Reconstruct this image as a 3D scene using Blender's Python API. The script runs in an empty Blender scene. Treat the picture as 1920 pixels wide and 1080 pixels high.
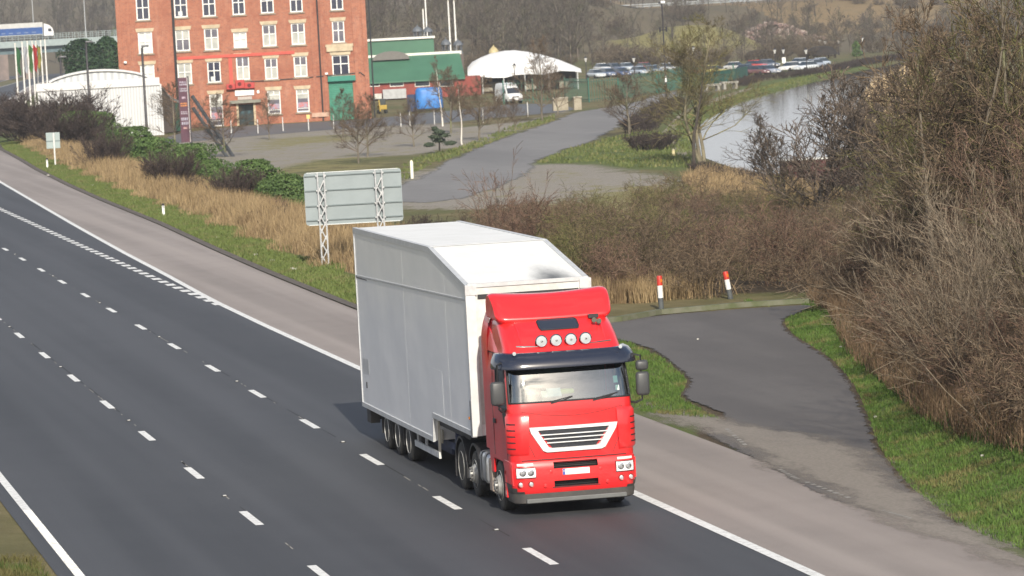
import bpy, bmesh, math, random
import numpy as np
from mathutils import Vector, Matrix
R_ = math.radians
scene = bpy.context.scene
COL = scene.collection

# ------------------------------------------------------------------ camera
CAM_POS = np.array([0.0, 0.0, 9.992])
CAM_F = 7760.7                      # focal length in pixels of a 1920 wide frame
CR = np.array([0.97788099, -0.20230846, -0.05310415])
CU = np.array([0.06579711, 0.05653636, 0.99623008])
CF = np.array([0.19854346, 0.97768856, -0.06859714])
cam_data = bpy.data.cameras.new("camera")
cam = bpy.data.objects.new("camera", cam_data)
COL.objects.link(cam)
cam.matrix_world = Matrix(((CR[0], CU[0], -CF[0], CAM_POS[0]), (CR[1], CU[1], -CF[1], CAM_POS[1]),
                           (CR[2], CU[2], -CF[2], CAM_POS[2]), (0, 0, 0, 1)))
cam_data.sensor_width = 36.0
cam_data.lens = 36.0 * CAM_F / 1920.0
cam_data.clip_start = 1.0
cam_data.clip_end = 9000.0
cam_data.dof.use_dof = True
cam_data.dof.focus_distance = 84.0
cam_data.dof.aperture_fstop = 5.6
scene.camera = cam

# ------------------------------------------------------------------ sky, sun, exposure
SUN_DIR = Vector((0.65, 8.4, -4.75)).normalized()      # the way the light travels
SUN_EL = math.asin(-SUN_DIR.z)
world = bpy.data.worlds.new("World")
scene.world = world
world.use_nodes = True
wn = world.node_tree
wn.nodes.clear()
sky = wn.nodes.new("ShaderNodeTexSky")
sky.sky_type = 'NISHITA'
sky.sun_disc = False
sky.sun_elevation = SUN_EL
sky.sun_rotation = math.atan2(-SUN_DIR.x, -SUN_DIR.y)
sky.air_density = 1.0
sky.dust_density = 2.5
sky.ozone_density = 1.0
bg = wn.nodes.new("ShaderNodeBackground")
bg.inputs['Strength'].default_value = 0.12
wo = wn.nodes.new("ShaderNodeOutputWorld")
# broken white cloud, thickest low over the far hills
tc = wn.nodes.new("ShaderNodeTexCoord")
sep = wn.nodes.new("ShaderNodeSeparateXYZ")
wn.links.new(tc.outputs['Generated'], sep.inputs[0])
mp_ = wn.nodes.new("ShaderNodeMapping")
mp_.inputs['Scale'].default_value = (1.6, 1.6, 5.0)
wn.links.new(tc.outputs['Generated'], mp_.inputs['Vector'])
cn = wn.nodes.new("ShaderNodeTexNoise")
cn.inputs['Scale'].default_value = 1.7
cn.inputs['Detail'].default_value = 6
cn.inputs['Roughness'].default_value = .6
wn.links.new(mp_.outputs[0], cn.inputs['Vector'])
low = wn.nodes.new("ShaderNodeMapRange")
low.interpolation_type = 'SMOOTHSTEP'
for k_, v_ in (('From Min', .02), ('From Max', .55), ('To Min', .30), ('To Max', -.06)):
    low.inputs[k_].default_value = v_
wn.links.new(sep.outputs['Z'], low.inputs['Value'])
ad = wn.nodes.new("ShaderNodeMath")
ad.operation = 'ADD'
wn.links.new(cn.outputs['Fac'], ad.inputs[0])
wn.links.new(low.outputs[0], ad.inputs[1])
cf = wn.nodes.new("ShaderNodeMapRange")
cf.interpolation_type = 'SMOOTHSTEP'
for k_, v_ in (('From Min', .44), ('From Max', .66), ('To Min', 0), ('To Max', .9)):
    cf.inputs[k_].default_value = v_
wn.links.new(ad.outputs[0], cf.inputs['Value'])
cm_ = wn.nodes.new("ShaderNodeMix")
cm_.data_type = 'RGBA'
cm_.inputs[7].default_value = (6.2, 6.3, 6.5, 1)
wn.links.new(cf.outputs[0], cm_.inputs[0])
wn.links.new(sky.outputs[0], cm_.inputs[6])
wn.links.new(cm_.outputs[2], bg.inputs['Color'])
wn.links.new(bg.outputs[0], wo.inputs['Surface'])
sun_data = bpy.data.lights.new("sun", 'SUN')
sun_data.energy = 4.6
sun_data.angle = R_(0.53)
sun_data.color = (1.0, 0.93, 0.80)
sun = bpy.data.objects.new("sun", sun_data)
sun.rotation_euler = SUN_DIR.to_track_quat('-Z', 'Y').to_euler()
sun.location = (0, -50, 60)
COL.objects.link(sun)
scene.view_settings.view_transform = 'Standard'
scene.view_settings.look = 'None'
scene.view_settings.exposure = 0.28
scene.view_settings.gamma = 1.0
scene.view_settings.use_curve_mapping = False
scene.cycles.max_bounces = 8
scene.cycles.transparent_max_bounces = 16
scene.cycles.use_denoising = True

# ------------------------------------------------------------------ helpers
rng = np.random.default_rng(7)
random.seed(7)

def ray(px, py):
    return CF + CR * (px - 960) / CAM_F - CU * (py - 540) / CAM_F
def P(px, py, z=0.0):
    """point of the level plane z seen at that spot of the 1920x1080 frame"""
    d = ray(px, py)
    return CAM_POS + d * ((z - CAM_POS[2]) / d[2])
def PY(px, py, Y):
    d = ray(px, py)
    return CAM_POS + d * (Y / d[1])
def PX(px, py, X):
    d = ray(px, py)
    return CAM_POS + d * (X / d[0])
def mpp(Y):
    """metres per 1920-frame pixel at distance Y"""
    return Y * 1.03 / CAM_F
def smooth(t):
    t = np.clip(t, 0, 1)
    return t * t * (3 - 2 * t)
def lerp(a, b, t):
    return a + (b - a) * t

def nodes_of(name):
    m = bpy.data.materials.new(name)
    m.use_nodes = True
    nt = m.node_tree
    b = nt.nodes['Principled BSDF']
    return m, nt, b
def col4(c):
    return (c[0], c[1], c[2], 1.0)
def nnode(nt, t, **kw):
    n = nt.nodes.new(t)
    for k, v in kw.items():
        setattr(n, k, v)
    return n
def coord(nt, kind):
    if kind == 'POS':
        return nnode(nt, 'ShaderNodeNewGeometry').outputs['Position']
    return nnode(nt, 'ShaderNodeTexCoord').outputs['Object']
def noise(nt, vec, scale, detail=4, rough=.6, stretch=None):
    if stretch is not None:
        mp = nnode(nt, 'ShaderNodeMapping')
        mp.inputs['Scale'].default_value = stretch
        nt.links.new(vec, mp.inputs['Vector'])
        vec = mp.outputs[0]
    n = nnode(nt, 'ShaderNodeTexNoise')
    n.inputs['Scale'].default_value = scale
    n.inputs['Detail'].default_value = detail
    n.inputs['Roughness'].default_value = rough
    nt.links.new(vec, n.inputs['Vector'])
    return n.outputs['Fac']
def ramp(nt, fac, lo, hi, a=0.0, b=1.0):
    r = nnode(nt, 'ShaderNodeMapRange')
    r.interpolation_type = 'SMOOTHSTEP'
    r.inputs['From Min'].default_value = lo
    r.inputs['From Max'].default_value = hi
    r.inputs['To Min'].default_value = a
    r.inputs['To Max'].default_value = b
    nt.links.new(fac, r.inputs['Value'])
    return r.outputs[0]
def mixc(nt, fac, a, b, blend='MIX'):
    m = nnode(nt, 'ShaderNodeMix')
    m.data_type = 'RGBA'
    m.blend_type = blend
    for s, v in ((m.inputs[0], fac), (m.inputs[6], a), (m.inputs[7], b)):
        if hasattr(v, 'default_value'):
            nt.links.new(v, s)
        elif isinstance(v, (int, float)):
            s.default_value = v
        else:
            s.default_value = col4(v)
    return m.outputs[2]
def math_(nt, op, a, b=0.0):
    m = nnode(nt, 'ShaderNodeMath')
    m.operation = op
    for i, v in enumerate((a, b)):
        if hasattr(v, 'default_value'):
            nt.links.new(v, m.inputs[i])
        else:
            m.inputs[i].default_value = v
    return m.outputs[0]
def bump(nt, b, fac, strength, dist=0.02):
    n = nnode(nt, 'ShaderNodeBump')
    n.inputs['Strength'].default_value = strength
    n.inputs['Distance'].default_value = dist
    nt.links.new(fac, n.inputs['Height'])
    nt.links.new(n.outputs[0], b.inputs['Normal'])
MATS = {}
def mat(name, c1, c2=None, scale=4.0, lo=.35, hi=.65, rough=.8, metal=0.0, spec=.5, coat=0.0, bmp=0.0, bscale=20.0,
        bdist=.02, kind='OBJ', rnd=0.0, stretch=None, objcol=False, transl=0.0):
    """a plain procedural material: two tones mixed by noise, a bump, a small change from object to object"""
    if name in MATS:
        return MATS[name]
    m, nt, b = nodes_of(name)
    b.inputs['Roughness'].default_value = rough
    b.inputs['Metallic'].default_value = metal
    b.inputs['Specular IOR Level'].default_value = spec
    b.inputs['Coat Weight'].default_value = coat
    b.inputs['Coat Roughness'].default_value = .06
    v = coord(nt, kind)
    if c2 is None:
        c2 = tuple(x * .86 for x in c1)
    c = mixc(nt, ramp(nt, noise(nt, v, scale, 5, .6, stretch), lo, hi), c1, c2)
    oi = nnode(nt, 'ShaderNodeObjectInfo')
    if objcol:
        c = mixc(nt, 1.0, c, oi.outputs['Color'], 'MULTIPLY')
    if rnd:
        f = math_(nt, 'MULTIPLY_ADD', oi.outputs['Random'], 2 * rnd)
        f.node.inputs[2].default_value = 1 - rnd
        hs = nnode(nt, 'ShaderNodeHueSaturation')
        nt.links.new(c, hs.inputs['Color'])
        nt.links.new(f, hs.inputs['Value'])
        c = hs.outputs[0]
    nt.links.new(c, b.inputs['Base Color'])
    if bmp:
        bump(nt, b, noise(nt, v, bscale, 3), bmp, bdist)
    MATS[name] = m
    return m

class MB:
    """collects shapes; build() links them as one mesh object"""
    def __init__(self):
        self.v, self.f, self.m, self.mats = [], [], [], []
    def mi(self, m):
        if m is None:
            return 0
        if m not in self.mats:
            self.mats.append(m)
        return self.mats.index(m)
    def add(self, vs, fs, m=None):
        o = len(self.v)
        k = self.mi(m)
        self.v += [tuple(map(float, p)) for p in vs]
        for f in fs:
            self.f.append(tuple(i + o for i in f))
            self.m.append(k)
        return self
    def box(self, c, s, m=None, rz=0.0, rx=0.0, ry=0.0, taper=1.0):
        hx, hy, hz = s[0] / 2, s[1] / 2, s[2] / 2
        M = Matrix.Rotation(rz, 3, 'Z') @ Matrix.Rotation(ry, 3, 'Y') @ Matrix.Rotation(rx, 3, 'X')
        vs = []
        for z in (-hz, hz):
            t = taper if z > 0 else 1.0
            for x, y in ((-hx, -hy), (hx, -hy), (hx, hy), (-hx, hy)):
                vs.append(Vector(c) + M @ Vector((x * t, y * t, z)))
        return self.add(vs, [(3, 2, 1, 0), (4, 5, 6, 7), (0, 1, 5, 4), (1, 2, 6, 5), (2, 3, 7, 6), (3, 0, 4, 7)], m)
    def bbox(self, c, s, m=None, b=.02):
        """box with chamfered edges"""
        bm = bmesh.new()
        bmesh.ops.create_cube(bm, size=1.0)
        for v in bm.verts:
            v.co = Vector((v.co.x * s[0], v.co.y * s[1], v.co.z * s[2])) + Vector(c)
        bmesh.ops.bevel(bm, geom=bm.edges[:], offset=b, segments=2, affect='EDGES', profile=.5)
        bm.verts.index_update()
        self.add([v.co for v in bm.verts], [[v.index for v in f.verts] for f in bm.faces], m)
        bm.free()
        return self
    def tube(self, pts, r, m=None, n=6, cap=True):
        pts = [Vector(p) for p in pts]
        rs = r if isinstance(r, (list, tuple)) else [r] * len(pts)
        vs, fs = [], []
        for i, p in enumerate(pts):
            d = (pts[min(i + 1, len(pts) - 1)] - pts[max(i - 1, 0)])
            d = d.normalized() if d.length > 1e-9 else Vector((0, 0, 1))
            a = d.orthogonal().normalized() if abs(d.z) < .99 else Vector((1, 0, 0))
            if abs(d.z) < .99:
                a = d.cross(Vector((0, 0, 1))).normalized()
            b = d.cross(a)
            for k in range(n):
                t = 2 * math.pi * (k + .5) / n
                vs.append(p + (a * math.cos(t) + b * math.sin(t)) * rs[i])
        for i in range(len(pts) - 1):
            for k in range(n):
                fs.append((i * n + k, i * n + (k + 1) % n, (i + 1) * n + (k + 1) % n, (i + 1) * n + k))
        if cap:
            fs.append(tuple(reversed(range(n))))
            fs.append(tuple(range((len(pts) - 1) * n, len(pts) * n)))
        return self.add(vs, fs, m)
    def prism(self, poly, axis, a, b, m=None):
        """polygon in the two other axes, pushed along axis from a to b"""
        def mk(p, t):
            if axis == 'x':
                return (t, p[0], p[1])
            if axis == 'y':
                return (p[0], t, p[1])
            return (p[0], p[1], t)
        n = len(poly)
        vs = [mk(p, a) for p in poly] + [mk(p, b) for p in poly]
        fs = [tuple(reversed(range(n))), tuple(range(n, 2 * n))] + [(i, (i + 1) % n, n + (i + 1) % n, n + i) for i in range(n)]
        return self.add(vs, fs, m)
    def lathe(self, prof, c=(0, 0, 0), axis='z', n=20, m=None):
        vs, fs = [], []
        for r, h in prof:
            for k in range(n):
                t = 2 * math.pi * k / n
                x, y = r * math.cos(t), r * math.sin(t)
                p = (x, y, h) if axis == 'z' else ((h, x, y) if axis == 'x' else (x, h, y))
                vs.append((p[0] + c[0], p[1] + c[1], p[2] + c[2]))
        for i in range(len(prof) - 1):
            for k in range(n):
                fs.append((i * n + k, i * n + (k + 1) % n, (i + 1) * n + (k + 1) % n, (i + 1) * n + k))
        fs.append(tuple(reversed(range(n))))
        fs.append(tuple(range((len(prof) - 1) * n, len(prof) * n)))
        return self.add(vs, fs, m)
    def grid(self, g, m=None, closed=False):
        """g[i][j] points"""
        nu, nv = len(g), len(g[0])
        vs = [p for row in g for p in row]
        fs = []
        for i in range(nu - 1):
            for j in range(nv if closed else nv - 1):
                j2 = (j + 1) % nv
                fs.append((i * nv + j, i * nv + j2, (i + 1) * nv + j2, (i + 1) * nv + j))
        return self.add(vs, fs, m)
    def build(self, name, mats=None, parent=None, smooth_=False, angle=40, loc=None, rz=None, fix=True):
        me = bpy.data.meshes.new(name)
        me.from_pydata(self.v, [], self.f)
        ml = self.mats if self.mats else ([mats] if mats is not None else [])
        for mm in ml:
            me.materials.append(mm)
        if len(ml) > 1:
            me.polygons.foreach_set('material_index', self.m)
        if fix:
            bm = bmesh.new()
            bm.from_mesh(me)
            bmesh.ops.recalc_face_normals(bm, faces=bm.faces[:])
            bm.to_mesh(me)
            bm.free()
        if smooth_:
            me.polygons.foreach_set('use_smooth', [True] * len(me.polygons))
            me.set_sharp_from_angle(angle=R_(angle))
        me.update()
        o = bpy.data.objects.new(name, me)
        COL.objects.link(o)
        if parent is not None:
            o.parent = parent
        if loc is not None:
            o.location = loc
        if rz is not None:
            o.rotation_euler.z = rz
        return o

def tag(o, label=None, cat=None, group=None, kind=None):
    if label:
        o['label'] = label
    if cat:
        o['category'] = cat
    if group:
        o['group'] = group
    if kind:
        o['kind'] = kind
    return o
def thing(name, label, cat, loc=(0, 0, 0), rz=0.0, group=None):
    o = bpy.data.objects.new(name, None)
    o.empty_display_size = .3
    COL.objects.link(o)
    o.location = tuple(map(float, loc))
    o.rotation_euler = (0, 0, rz)
    return tag(o, label, cat, group)
def copy_tree(o, loc=None, rz=None, label=None, group=None, scale=None, parent=None):
    c = o.copy()
    COL.objects.link(c)
    if parent is not None:
        c.parent = parent
    if loc is not None:
        c.location = tuple(map(float, loc))
    if rz is not None:
        c.rotation_euler.z = rz
    if scale is not None:
        c.scale = scale if isinstance(scale, (tuple, list)) else (scale,) * 3
    if label:
        c['label'] = label
    if group:
        c['group'] = group
    for ch in list(o.children):
        copy_tree(ch, parent=c)
    return c
def mesh_np(name, v, f, m, parent=None, smooth_=False, attrs=None):
    """fast mesh from arrays; f is (N,3) or (N,4)"""
    me = bpy.data.meshes.new(name)
    v = np.ascontiguousarray(v, dtype=np.float32)
    f = np.ascontiguousarray(f, dtype=np.int32)
    k = f.shape[1]
    me.vertices.add(len(v))
    me.vertices.foreach_set('co', v.ravel())
    me.loops.add(f.size)
    me.loops.foreach_set('vertex_index', f.ravel())
    me.polygons.add(len(f))
    me.polygons.foreach_set('loop_start', np.arange(0, f.size, k, dtype=np.int32))
    me.polygons.foreach_set('loop_total', np.full(len(f), k, dtype=np.int32))
    if smooth_:
        me.polygons.foreach_set('use_smooth', np.ones(len(f), dtype=bool))
    attrs = dict(attrs or {})
    if m is not None and m.name.startswith(('twig', 'bark', 'wood')):
        nv = len(v)
        if m.name.startswith('bark'):
            attrs['tone'] = np.full(nv, .5)
        else:
            tr = np.random.default_rng(nv).random(nv // 6 + 1)
            attrs['tone'] = np.repeat(tr, 6)[:nv]
    for a, arr in attrs.items():
        at = me.attributes.new(a, 'FLOAT', 'POINT')
        at.data.foreach_set('value', np.ascontiguousarray(arr, dtype=np.float32))
    if m is not None:
        me.materials.append(m)
    me.update(calc_edges=True)
    o = bpy.data.objects.new(name, me)
    COL.objects.link(o)
    if parent is not None:
        o.parent = parent
    return o
def poly_sd(X, Y, poly):
    """signed distance to a polygon, negative inside"""
    X = np.asarray(X, float)
    Y = np.asarray(Y, float)
    d = np.full(X.shape, 1e18)
    ins = np.zeros(X.shape, bool)
    n = len(poly)
    for i in range(n):
        ax, ay = poly[i][0], poly[i][1]
        bx, by = poly[(i + 1) % n][0], poly[(i + 1) % n][1]
        ex, ey = bx - ax, by - ay
        t = np.clip(((X - ax) * ex + (Y - ay) * ey) / (ex * ex + ey * ey + 1e-12), 0, 1)
        d = np.minimum(d, (X - ax - t * ex) ** 2 + (Y - ay - t * ey) ** 2)
        if ay != by:
            ins ^= ((ay > Y) != (by > Y)) & (X < (bx - ax) * (Y - ay) / (by - ay) + ax)
    return np.where(ins, -1, 1) * np.sqrt(d)
def spline(pts, n=8, closed=False):
    """Catmull-Rom through 2-D points"""
    pts = [np.array(p[:2], float) for p in pts]
    out = []
    N = len(pts)
    rngi = range(N) if closed else range(N - 1)
    for i in rngi:
        if closed:
            a, b, c, d = pts[i - 1], pts[i], pts[(i + 1) % N], pts[(i + 2) % N]
        else:
            a, b, c, d = pts[max(i - 1, 0)], pts[i], pts[i + 1], pts[min(i + 2, N - 1)]
        for k in range(n):
            t = k / n
            out.append(.5 * ((2 * b) + (c - a) * t + (2 * a - 5 * b + 4 * c - d) * t * t + (3 * b - a - 3 * c + d) * t ** 3))
    if not closed:
        out.append(pts[-1])
    return [(float(p[0]), float(p[1])) for p in out]

# ------------------------------------------------------------------ lie of the land
E_Y = [0, 140, 160, 179, 205, 239, 261, 296, 355, 420, 500, 580, 634, 757, 900, 1000, 1150, 1500]
E_X = [22.45, 22.45, 22.7, 23.1, 23.8, 24.3, 24.8, 25.8, 28.2, 32.5, 39.3, 46.8, 52.5, 66, 82, 96, 118, 170]
def EDGE(Y):
    return np.interp(Y, E_Y, E_X)                       # outer edge of the hard shoulder
def SOLID(Y):
    return np.interp(Y, [0, 132, 146, 165, 180, 208, 275, 355, 2000], [18.76, 18.72, 18.8, 19.2, 19.45, 20.05, 21.7, 24.6, 24.6]) \
        if np.isscalar(Y) and Y < 300 else EDGE(Y) - 3.6
PLAIN = -2.5
LAYBY = spline([P(*q)[:2] for q in [(1100, 609), (1165, 603), (1240, 592), (1400, 579), (1515, 573), (1492, 588), (1466, 600), (1478, 625), (1540, 665), (1580, 705), (1602, 740), (1622, 790),
          (1640, 840), (1672, 885), (1700, 915), (1748, 958), (1800, 1000), (1560, 935), (1440, 872), (1330, 815), (1365, 786),
          (1330, 764), (1285, 745), (1296, 715), (1270, 688), (1225, 656), (1175, 640), (1120, 628)]], 4, True)
CANAL = spline([P(*q, -2.8)[:2] for q in ((1560, 352), (1440, 330), (1352, 303), (1322, 285), (1312, 262), (1322, 232), (1350, 212),
                (1400, 188), (1475, 166), (1545, 147), (1640, 127), (1760, 105), (1800, 122), (1700, 140), (1655, 150), (1612, 170), (1594, 205),
                (1592, 250), (1606, 300), (1650, 345))], 6, True)
MOUND = P(1285, 112, PLAIN)
RUBBLE = P(1478, 92, PLAIN)
def TERR(X, Y):
    X = np.asarray(X, float)
    Y = np.asarray(Y, float)
    e = EDGE(Y)
    road = PLAIN * smooth((Y - 300) / 320)
    s = X - e
    B = np.interp(Y, [0, 60, 100, 118, 128, 140, 160, 190, 250, 400], [16, 20, 24, 22, 17, 12, 7, 4, 3.5, 4])
    t = smooth((s - B) / 13)
    sdl = poly_sd(X, Y, LAYBY)
    z = lerp(road + .07 * smooth((s - .25) / .8) * smooth((sdl - .3) / 2.5), PLAIN, t)
    z = np.where(s < .1, road - .02, z)
    side = (X > np.interp(Y, [60, 97, 105, 115, 121, 126.5], [22.5, 26.5, 28, 30, 31, 34]))
    bank = smooth(sdl / 6) * side * smooth((126.5 - Y) / 8) * smooth((s - .4) / 2) * 1.25 * (1 - smooth((s - 14) / 10))
    z = z + bank
    z = np.where(sdl < .5, np.minimum(z, -.02), z)
    z = np.where(X < 6.4, np.maximum(z, .05 * smooth((6.4 - X) / .6) + road - .01), z)
    sd = poly_sd(X, Y, CANAL)
    z = np.where(sd < 3, np.minimum(z, lerp(-4.3, PLAIN, smooth((sd + 1.2) / 2.4))), z)
    az = X / np.maximum(Y, 1)
    z = z + 6.4 * np.exp(-(((X - MOUND[0] - 4) / 14) ** 2 + ((Y - MOUND[1] - 14) / 14) ** 2) ** 1.4)
    z = z + 5.2 * np.exp(-((X - RUBBLE[0]) / 9) ** 2 - ((Y - RUBBLE[1] - 12) / 10) ** 2)
    right = smooth((az - .222) / .02)
    z = z + right * 9.2 * smooth((Y - 880) / 90)
    mid = smooth((az - .145) / .03) * (1 - right)
    z = z + mid * 13 * smooth((Y - 660) / 330)
    left = 1 - smooth((az - .145) / .03)
    z = z + left * 22 * smooth((Y - 1120) / 380)
    z = z + 34 * smooth((Y - 1250) / 1100)
    return z
def TZ(x, y):
    return float(TERR(np.array([x]), np.array([y]))[0])
def G(px, py, z=PLAIN):
    """point on the land near that level"""
    p = P(px, py, z)
    return (float(p[0]), float(p[1]), TZ(p[0], p[1]))

# ------------------------------------------------------------------ ground material with regions
def ground_material():
    m, nt, b = nodes_of('rough_ground')
    b.inputs['Roughness'].default_value = .95
    b.inputs['Specular IOR Level'].default_value = .2
    v = coord(nt, 'POS')
    n1 = noise(nt, v, .35, 5, .65)
    n2 = noise(nt, v, 2.2, 5, .7)
    n3 = noise(nt, v, 9.0, 4, .7)
    n4 = noise(nt, v, .06, 3, .6)
    base = mixc(nt, ramp(nt, n1, .35, .65), (.115, .10, .045), (.20, .165, .085))
    base = mixc(nt, ramp(nt, n4, .42, .62), base, (.11, .115, .045))
    def layer(attr, ca, cb, c, edge=.55):
        at = nnode(nt, 'ShaderNodeAttribute', attribute_name=attr)
        f = math_(nt, 'ADD', at.outputs['Fac'], math_(nt, 'MULTIPLY', math_(nt, 'SUBTRACT', n2, .5), edge))
        f = math_(nt, 'ADD', f, math_(nt, 'MULTIPLY', math_(nt, 'SUBTRACT', n1, .5), edge))
        f = ramp(nt, f, .38, .62)
        cc = mixc(nt, ramp(nt, n3, .3, .7), ca, cb)
        return mixc(nt, f, c, cc)
    base = layer('scrub', (.17, .135, .095), (.115, .10, .06), base, .8)
    c = layer('straw', (.29, .21, .11), (.18, .125, .065), base)
    c = layer('gravel', (.33, .30, .26), (.20, .18, .155), c, 1.1)
    c = layer('moss', (.19, .18, .06), (.25, .215, .11), c, 1.3)
    c = layer('green', (.075, .115, .028), (.13, .145, .05), c, .9)
    c = layer('mud', (.07, .05, .03), (.10, .075, .05), c, .5)
    nt.links.new(c, b.inputs['Base Color'])
    bump(nt, b, n3, .6, .12)
    return m
def build_ground():
    ys = [34.0]
    while ys[-1] < 2600:
        ys.append(ys[-1] * 1.0075)
    ys = np.array(ys)
    a = np.concatenate([np.linspace(-.6, .04, 26), np.linspace(.045, .37, 300), np.linspace(.38, .95, 26)])
    A, Yg = np.meshgrid(a, ys)
    X = (A * Yg).ravel()
    Y = Yg.ravel()
    Z = TERR(X, Y)
    e = EDGE(Y)
    s = X - e
    def inside(poly, soft):
        return np.clip(.5 - poly_sd(X, Y, poly) / soft, 0, 1)
    def px(pts, z=PLAIN):
        return [P(*q, z)[:2] for q in pts]
    green = np.clip(.5 - (np.abs(s - 1.3) - 1.35) / .8, 0, 1) * (Y > 60)
    green = np.maximum(green, inside(px([(1120, 612), (1180, 640), (1270, 680), (1296, 715), (1285, 748), (1365, 790), (1200, 775), (1100, 720)], 0), .9))
    bankp = px([(1440, 572), (1540, 590), (1600, 640), (1690, 730), (1740, 790), (1810, 830), (2050, 930), (2050, 1130), (1690, 925), (1640, 840), (1600, 735), (1540, 660), (1460, 612)], 0)
    green = np.maximum(green, inside(bankp, 1.2))
    green = np.maximum(green, inside(px([(1000, 308), (1060, 280), (1150, 258), (1205, 246), (1260, 250), (1300, 300), (1290, 322), (1200, 318), (1110, 308)]), 9))
    green = np.maximum(green, inside(px([(1235, 250), (1240, 222), (1300, 190), (1400, 160), (1500, 140), (1620, 118), (1640, 128), (1540, 146), (1400, 187), (1320, 228), (1312, 288)]), 5))
    green = np.maximum(green, .62 * inside(px([(760, 338), (800, 312), (880, 285), (960, 250), (1040, 225), (1045, 218), (960, 240), (860, 282), (780, 300), (750, 315)]), 6))
    moss = .62 * inside(px([(460, 320), (600, 292), (700, 285), (760, 300), (745, 325), (600, 335), (500, 345)]), 14)
    moss = np.maximum(moss, .85 * inside(px([(1000, 395), (1130, 352), (1250, 345), (1400, 350), (1450, 385), (1290, 400), (1100, 420)]), 12))
    moss = np.maximum(moss, .58 * inside(px([(430, 262), (560, 255), (700, 247), (760, 256), (640, 268), (520, 285), (430, 285)]), 10))
    moss = np.maximum(moss, .95 * np.exp(-(((X - MOUND[0] - 4) / 17) ** 2 + ((Y - MOUND[1] - 14) / 17) ** 2) ** 2))
    straw = np.clip(.5 - (np.abs(s - 5.2) - 2.6) / 1.5, 0, 1) * (Y > 132)
    straw = np.maximum(straw, inside(px([(1290, 335), (1330, 322), (1420, 335), (1500, 352), (1560, 380), (1480, 410), (1330, 372)]), 5))
    straw = np.maximum(straw, inside(px([(1600, 240), (1592, 205), (1620, 170), (1690, 140), (1760, 150), (1730, 210), (1650, 262)], -2.9), 5))
    straw = np.maximum(straw, .6 * (X / Y > .2) * (Y > 900) * (np.sin(X * .05) > .1))
    gravel = inside(px([(330, 330), (330, 262), (460, 240), (700, 224), (800, 215), (860, 240), (1000, 225), (1060, 208), (1000, 232), (900, 270), (840, 278), (780, 290), (600, 300), (470, 330)]), 5)
    gravel = np.maximum(gravel, inside(px([(750, 392), (750, 335), (800, 318), (1000, 306), (1110, 306), (1180, 318), (1240, 335), (1320, 355), (1290, 385), (1100, 390), (1000, 378), (900, 392)]), 9))
    moss = np.maximum(moss, .33 * np.minimum(gravel, 1))
    mud = np.clip(.5 + (-2.78 - Z) / .3, 0, 1) * (Y > 200)
    sdl = poly_sd(X, Y, LAYBY)
    mud = np.maximum(mud, .72 * np.clip(1 - np.abs(sdl - .1) / .7, 0, 1))
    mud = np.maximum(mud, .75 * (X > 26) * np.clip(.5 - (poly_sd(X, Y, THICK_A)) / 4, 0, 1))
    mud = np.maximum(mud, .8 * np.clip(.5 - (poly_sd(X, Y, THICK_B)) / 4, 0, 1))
    mud = np.maximum(mud, .55 * np.exp(-((X - RUBBLE[0]) / 14) ** 2 - ((Y - RUBBLE[1] - 10) / 14) ** 2))
    scrub = np.clip(((Y - 640) / 200), 0, .62) * (X / Y > .14)
    scrub = np.maximum(scrub, np.clip((Y - 1000) / 200, 0, .9))
    ny, nx = len(ys), len(a)
    i = np.arange(ny - 1)[:, None] * nx + np.arange(nx - 1)[None, :]
    F = np.stack([i, i + 1, i + nx + 1, i + nx], -1).reshape(-1, 4)
    o = mesh_np('ground', np.stack([X, Y, Z], 1), F, ground_material(), smooth_=True,
                attrs=dict(green=green, straw=straw, gravel=gravel, mud=mud, moss=moss, scrub=scrub))
    tag(o, kind='structure')
    b2 = MB().add([(-6000, -6000, -9), (6000, -6000, -9), (6000, 9000, -9), (-6000, 9000, -9)], [(0, 1, 2, 3)])
    tag(b2.build('ground_plain', mat('far_ground', (.10, .10, .05), (.07, .075, .04), .02, kind='POS')), kind='structure')

THICK_A = [(29.0, 131.5), (33.8, 131.2), (36.5, 129.2), (48, 131), (58, 150), (62, 200), (58, 228), (44, 222), (36, 196), (31, 160)]
THICK_B = [(36.3, 128.6), (35.0, 122)] + [tuple(P(*q, .75)[:2]) for q in ((1620, 615), (1690, 668), (1760, 730), (1830, 775), (1940, 820), (2080, 870))] + [(45, 62), (52, 100), (56, 131), (46, 131)]

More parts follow.
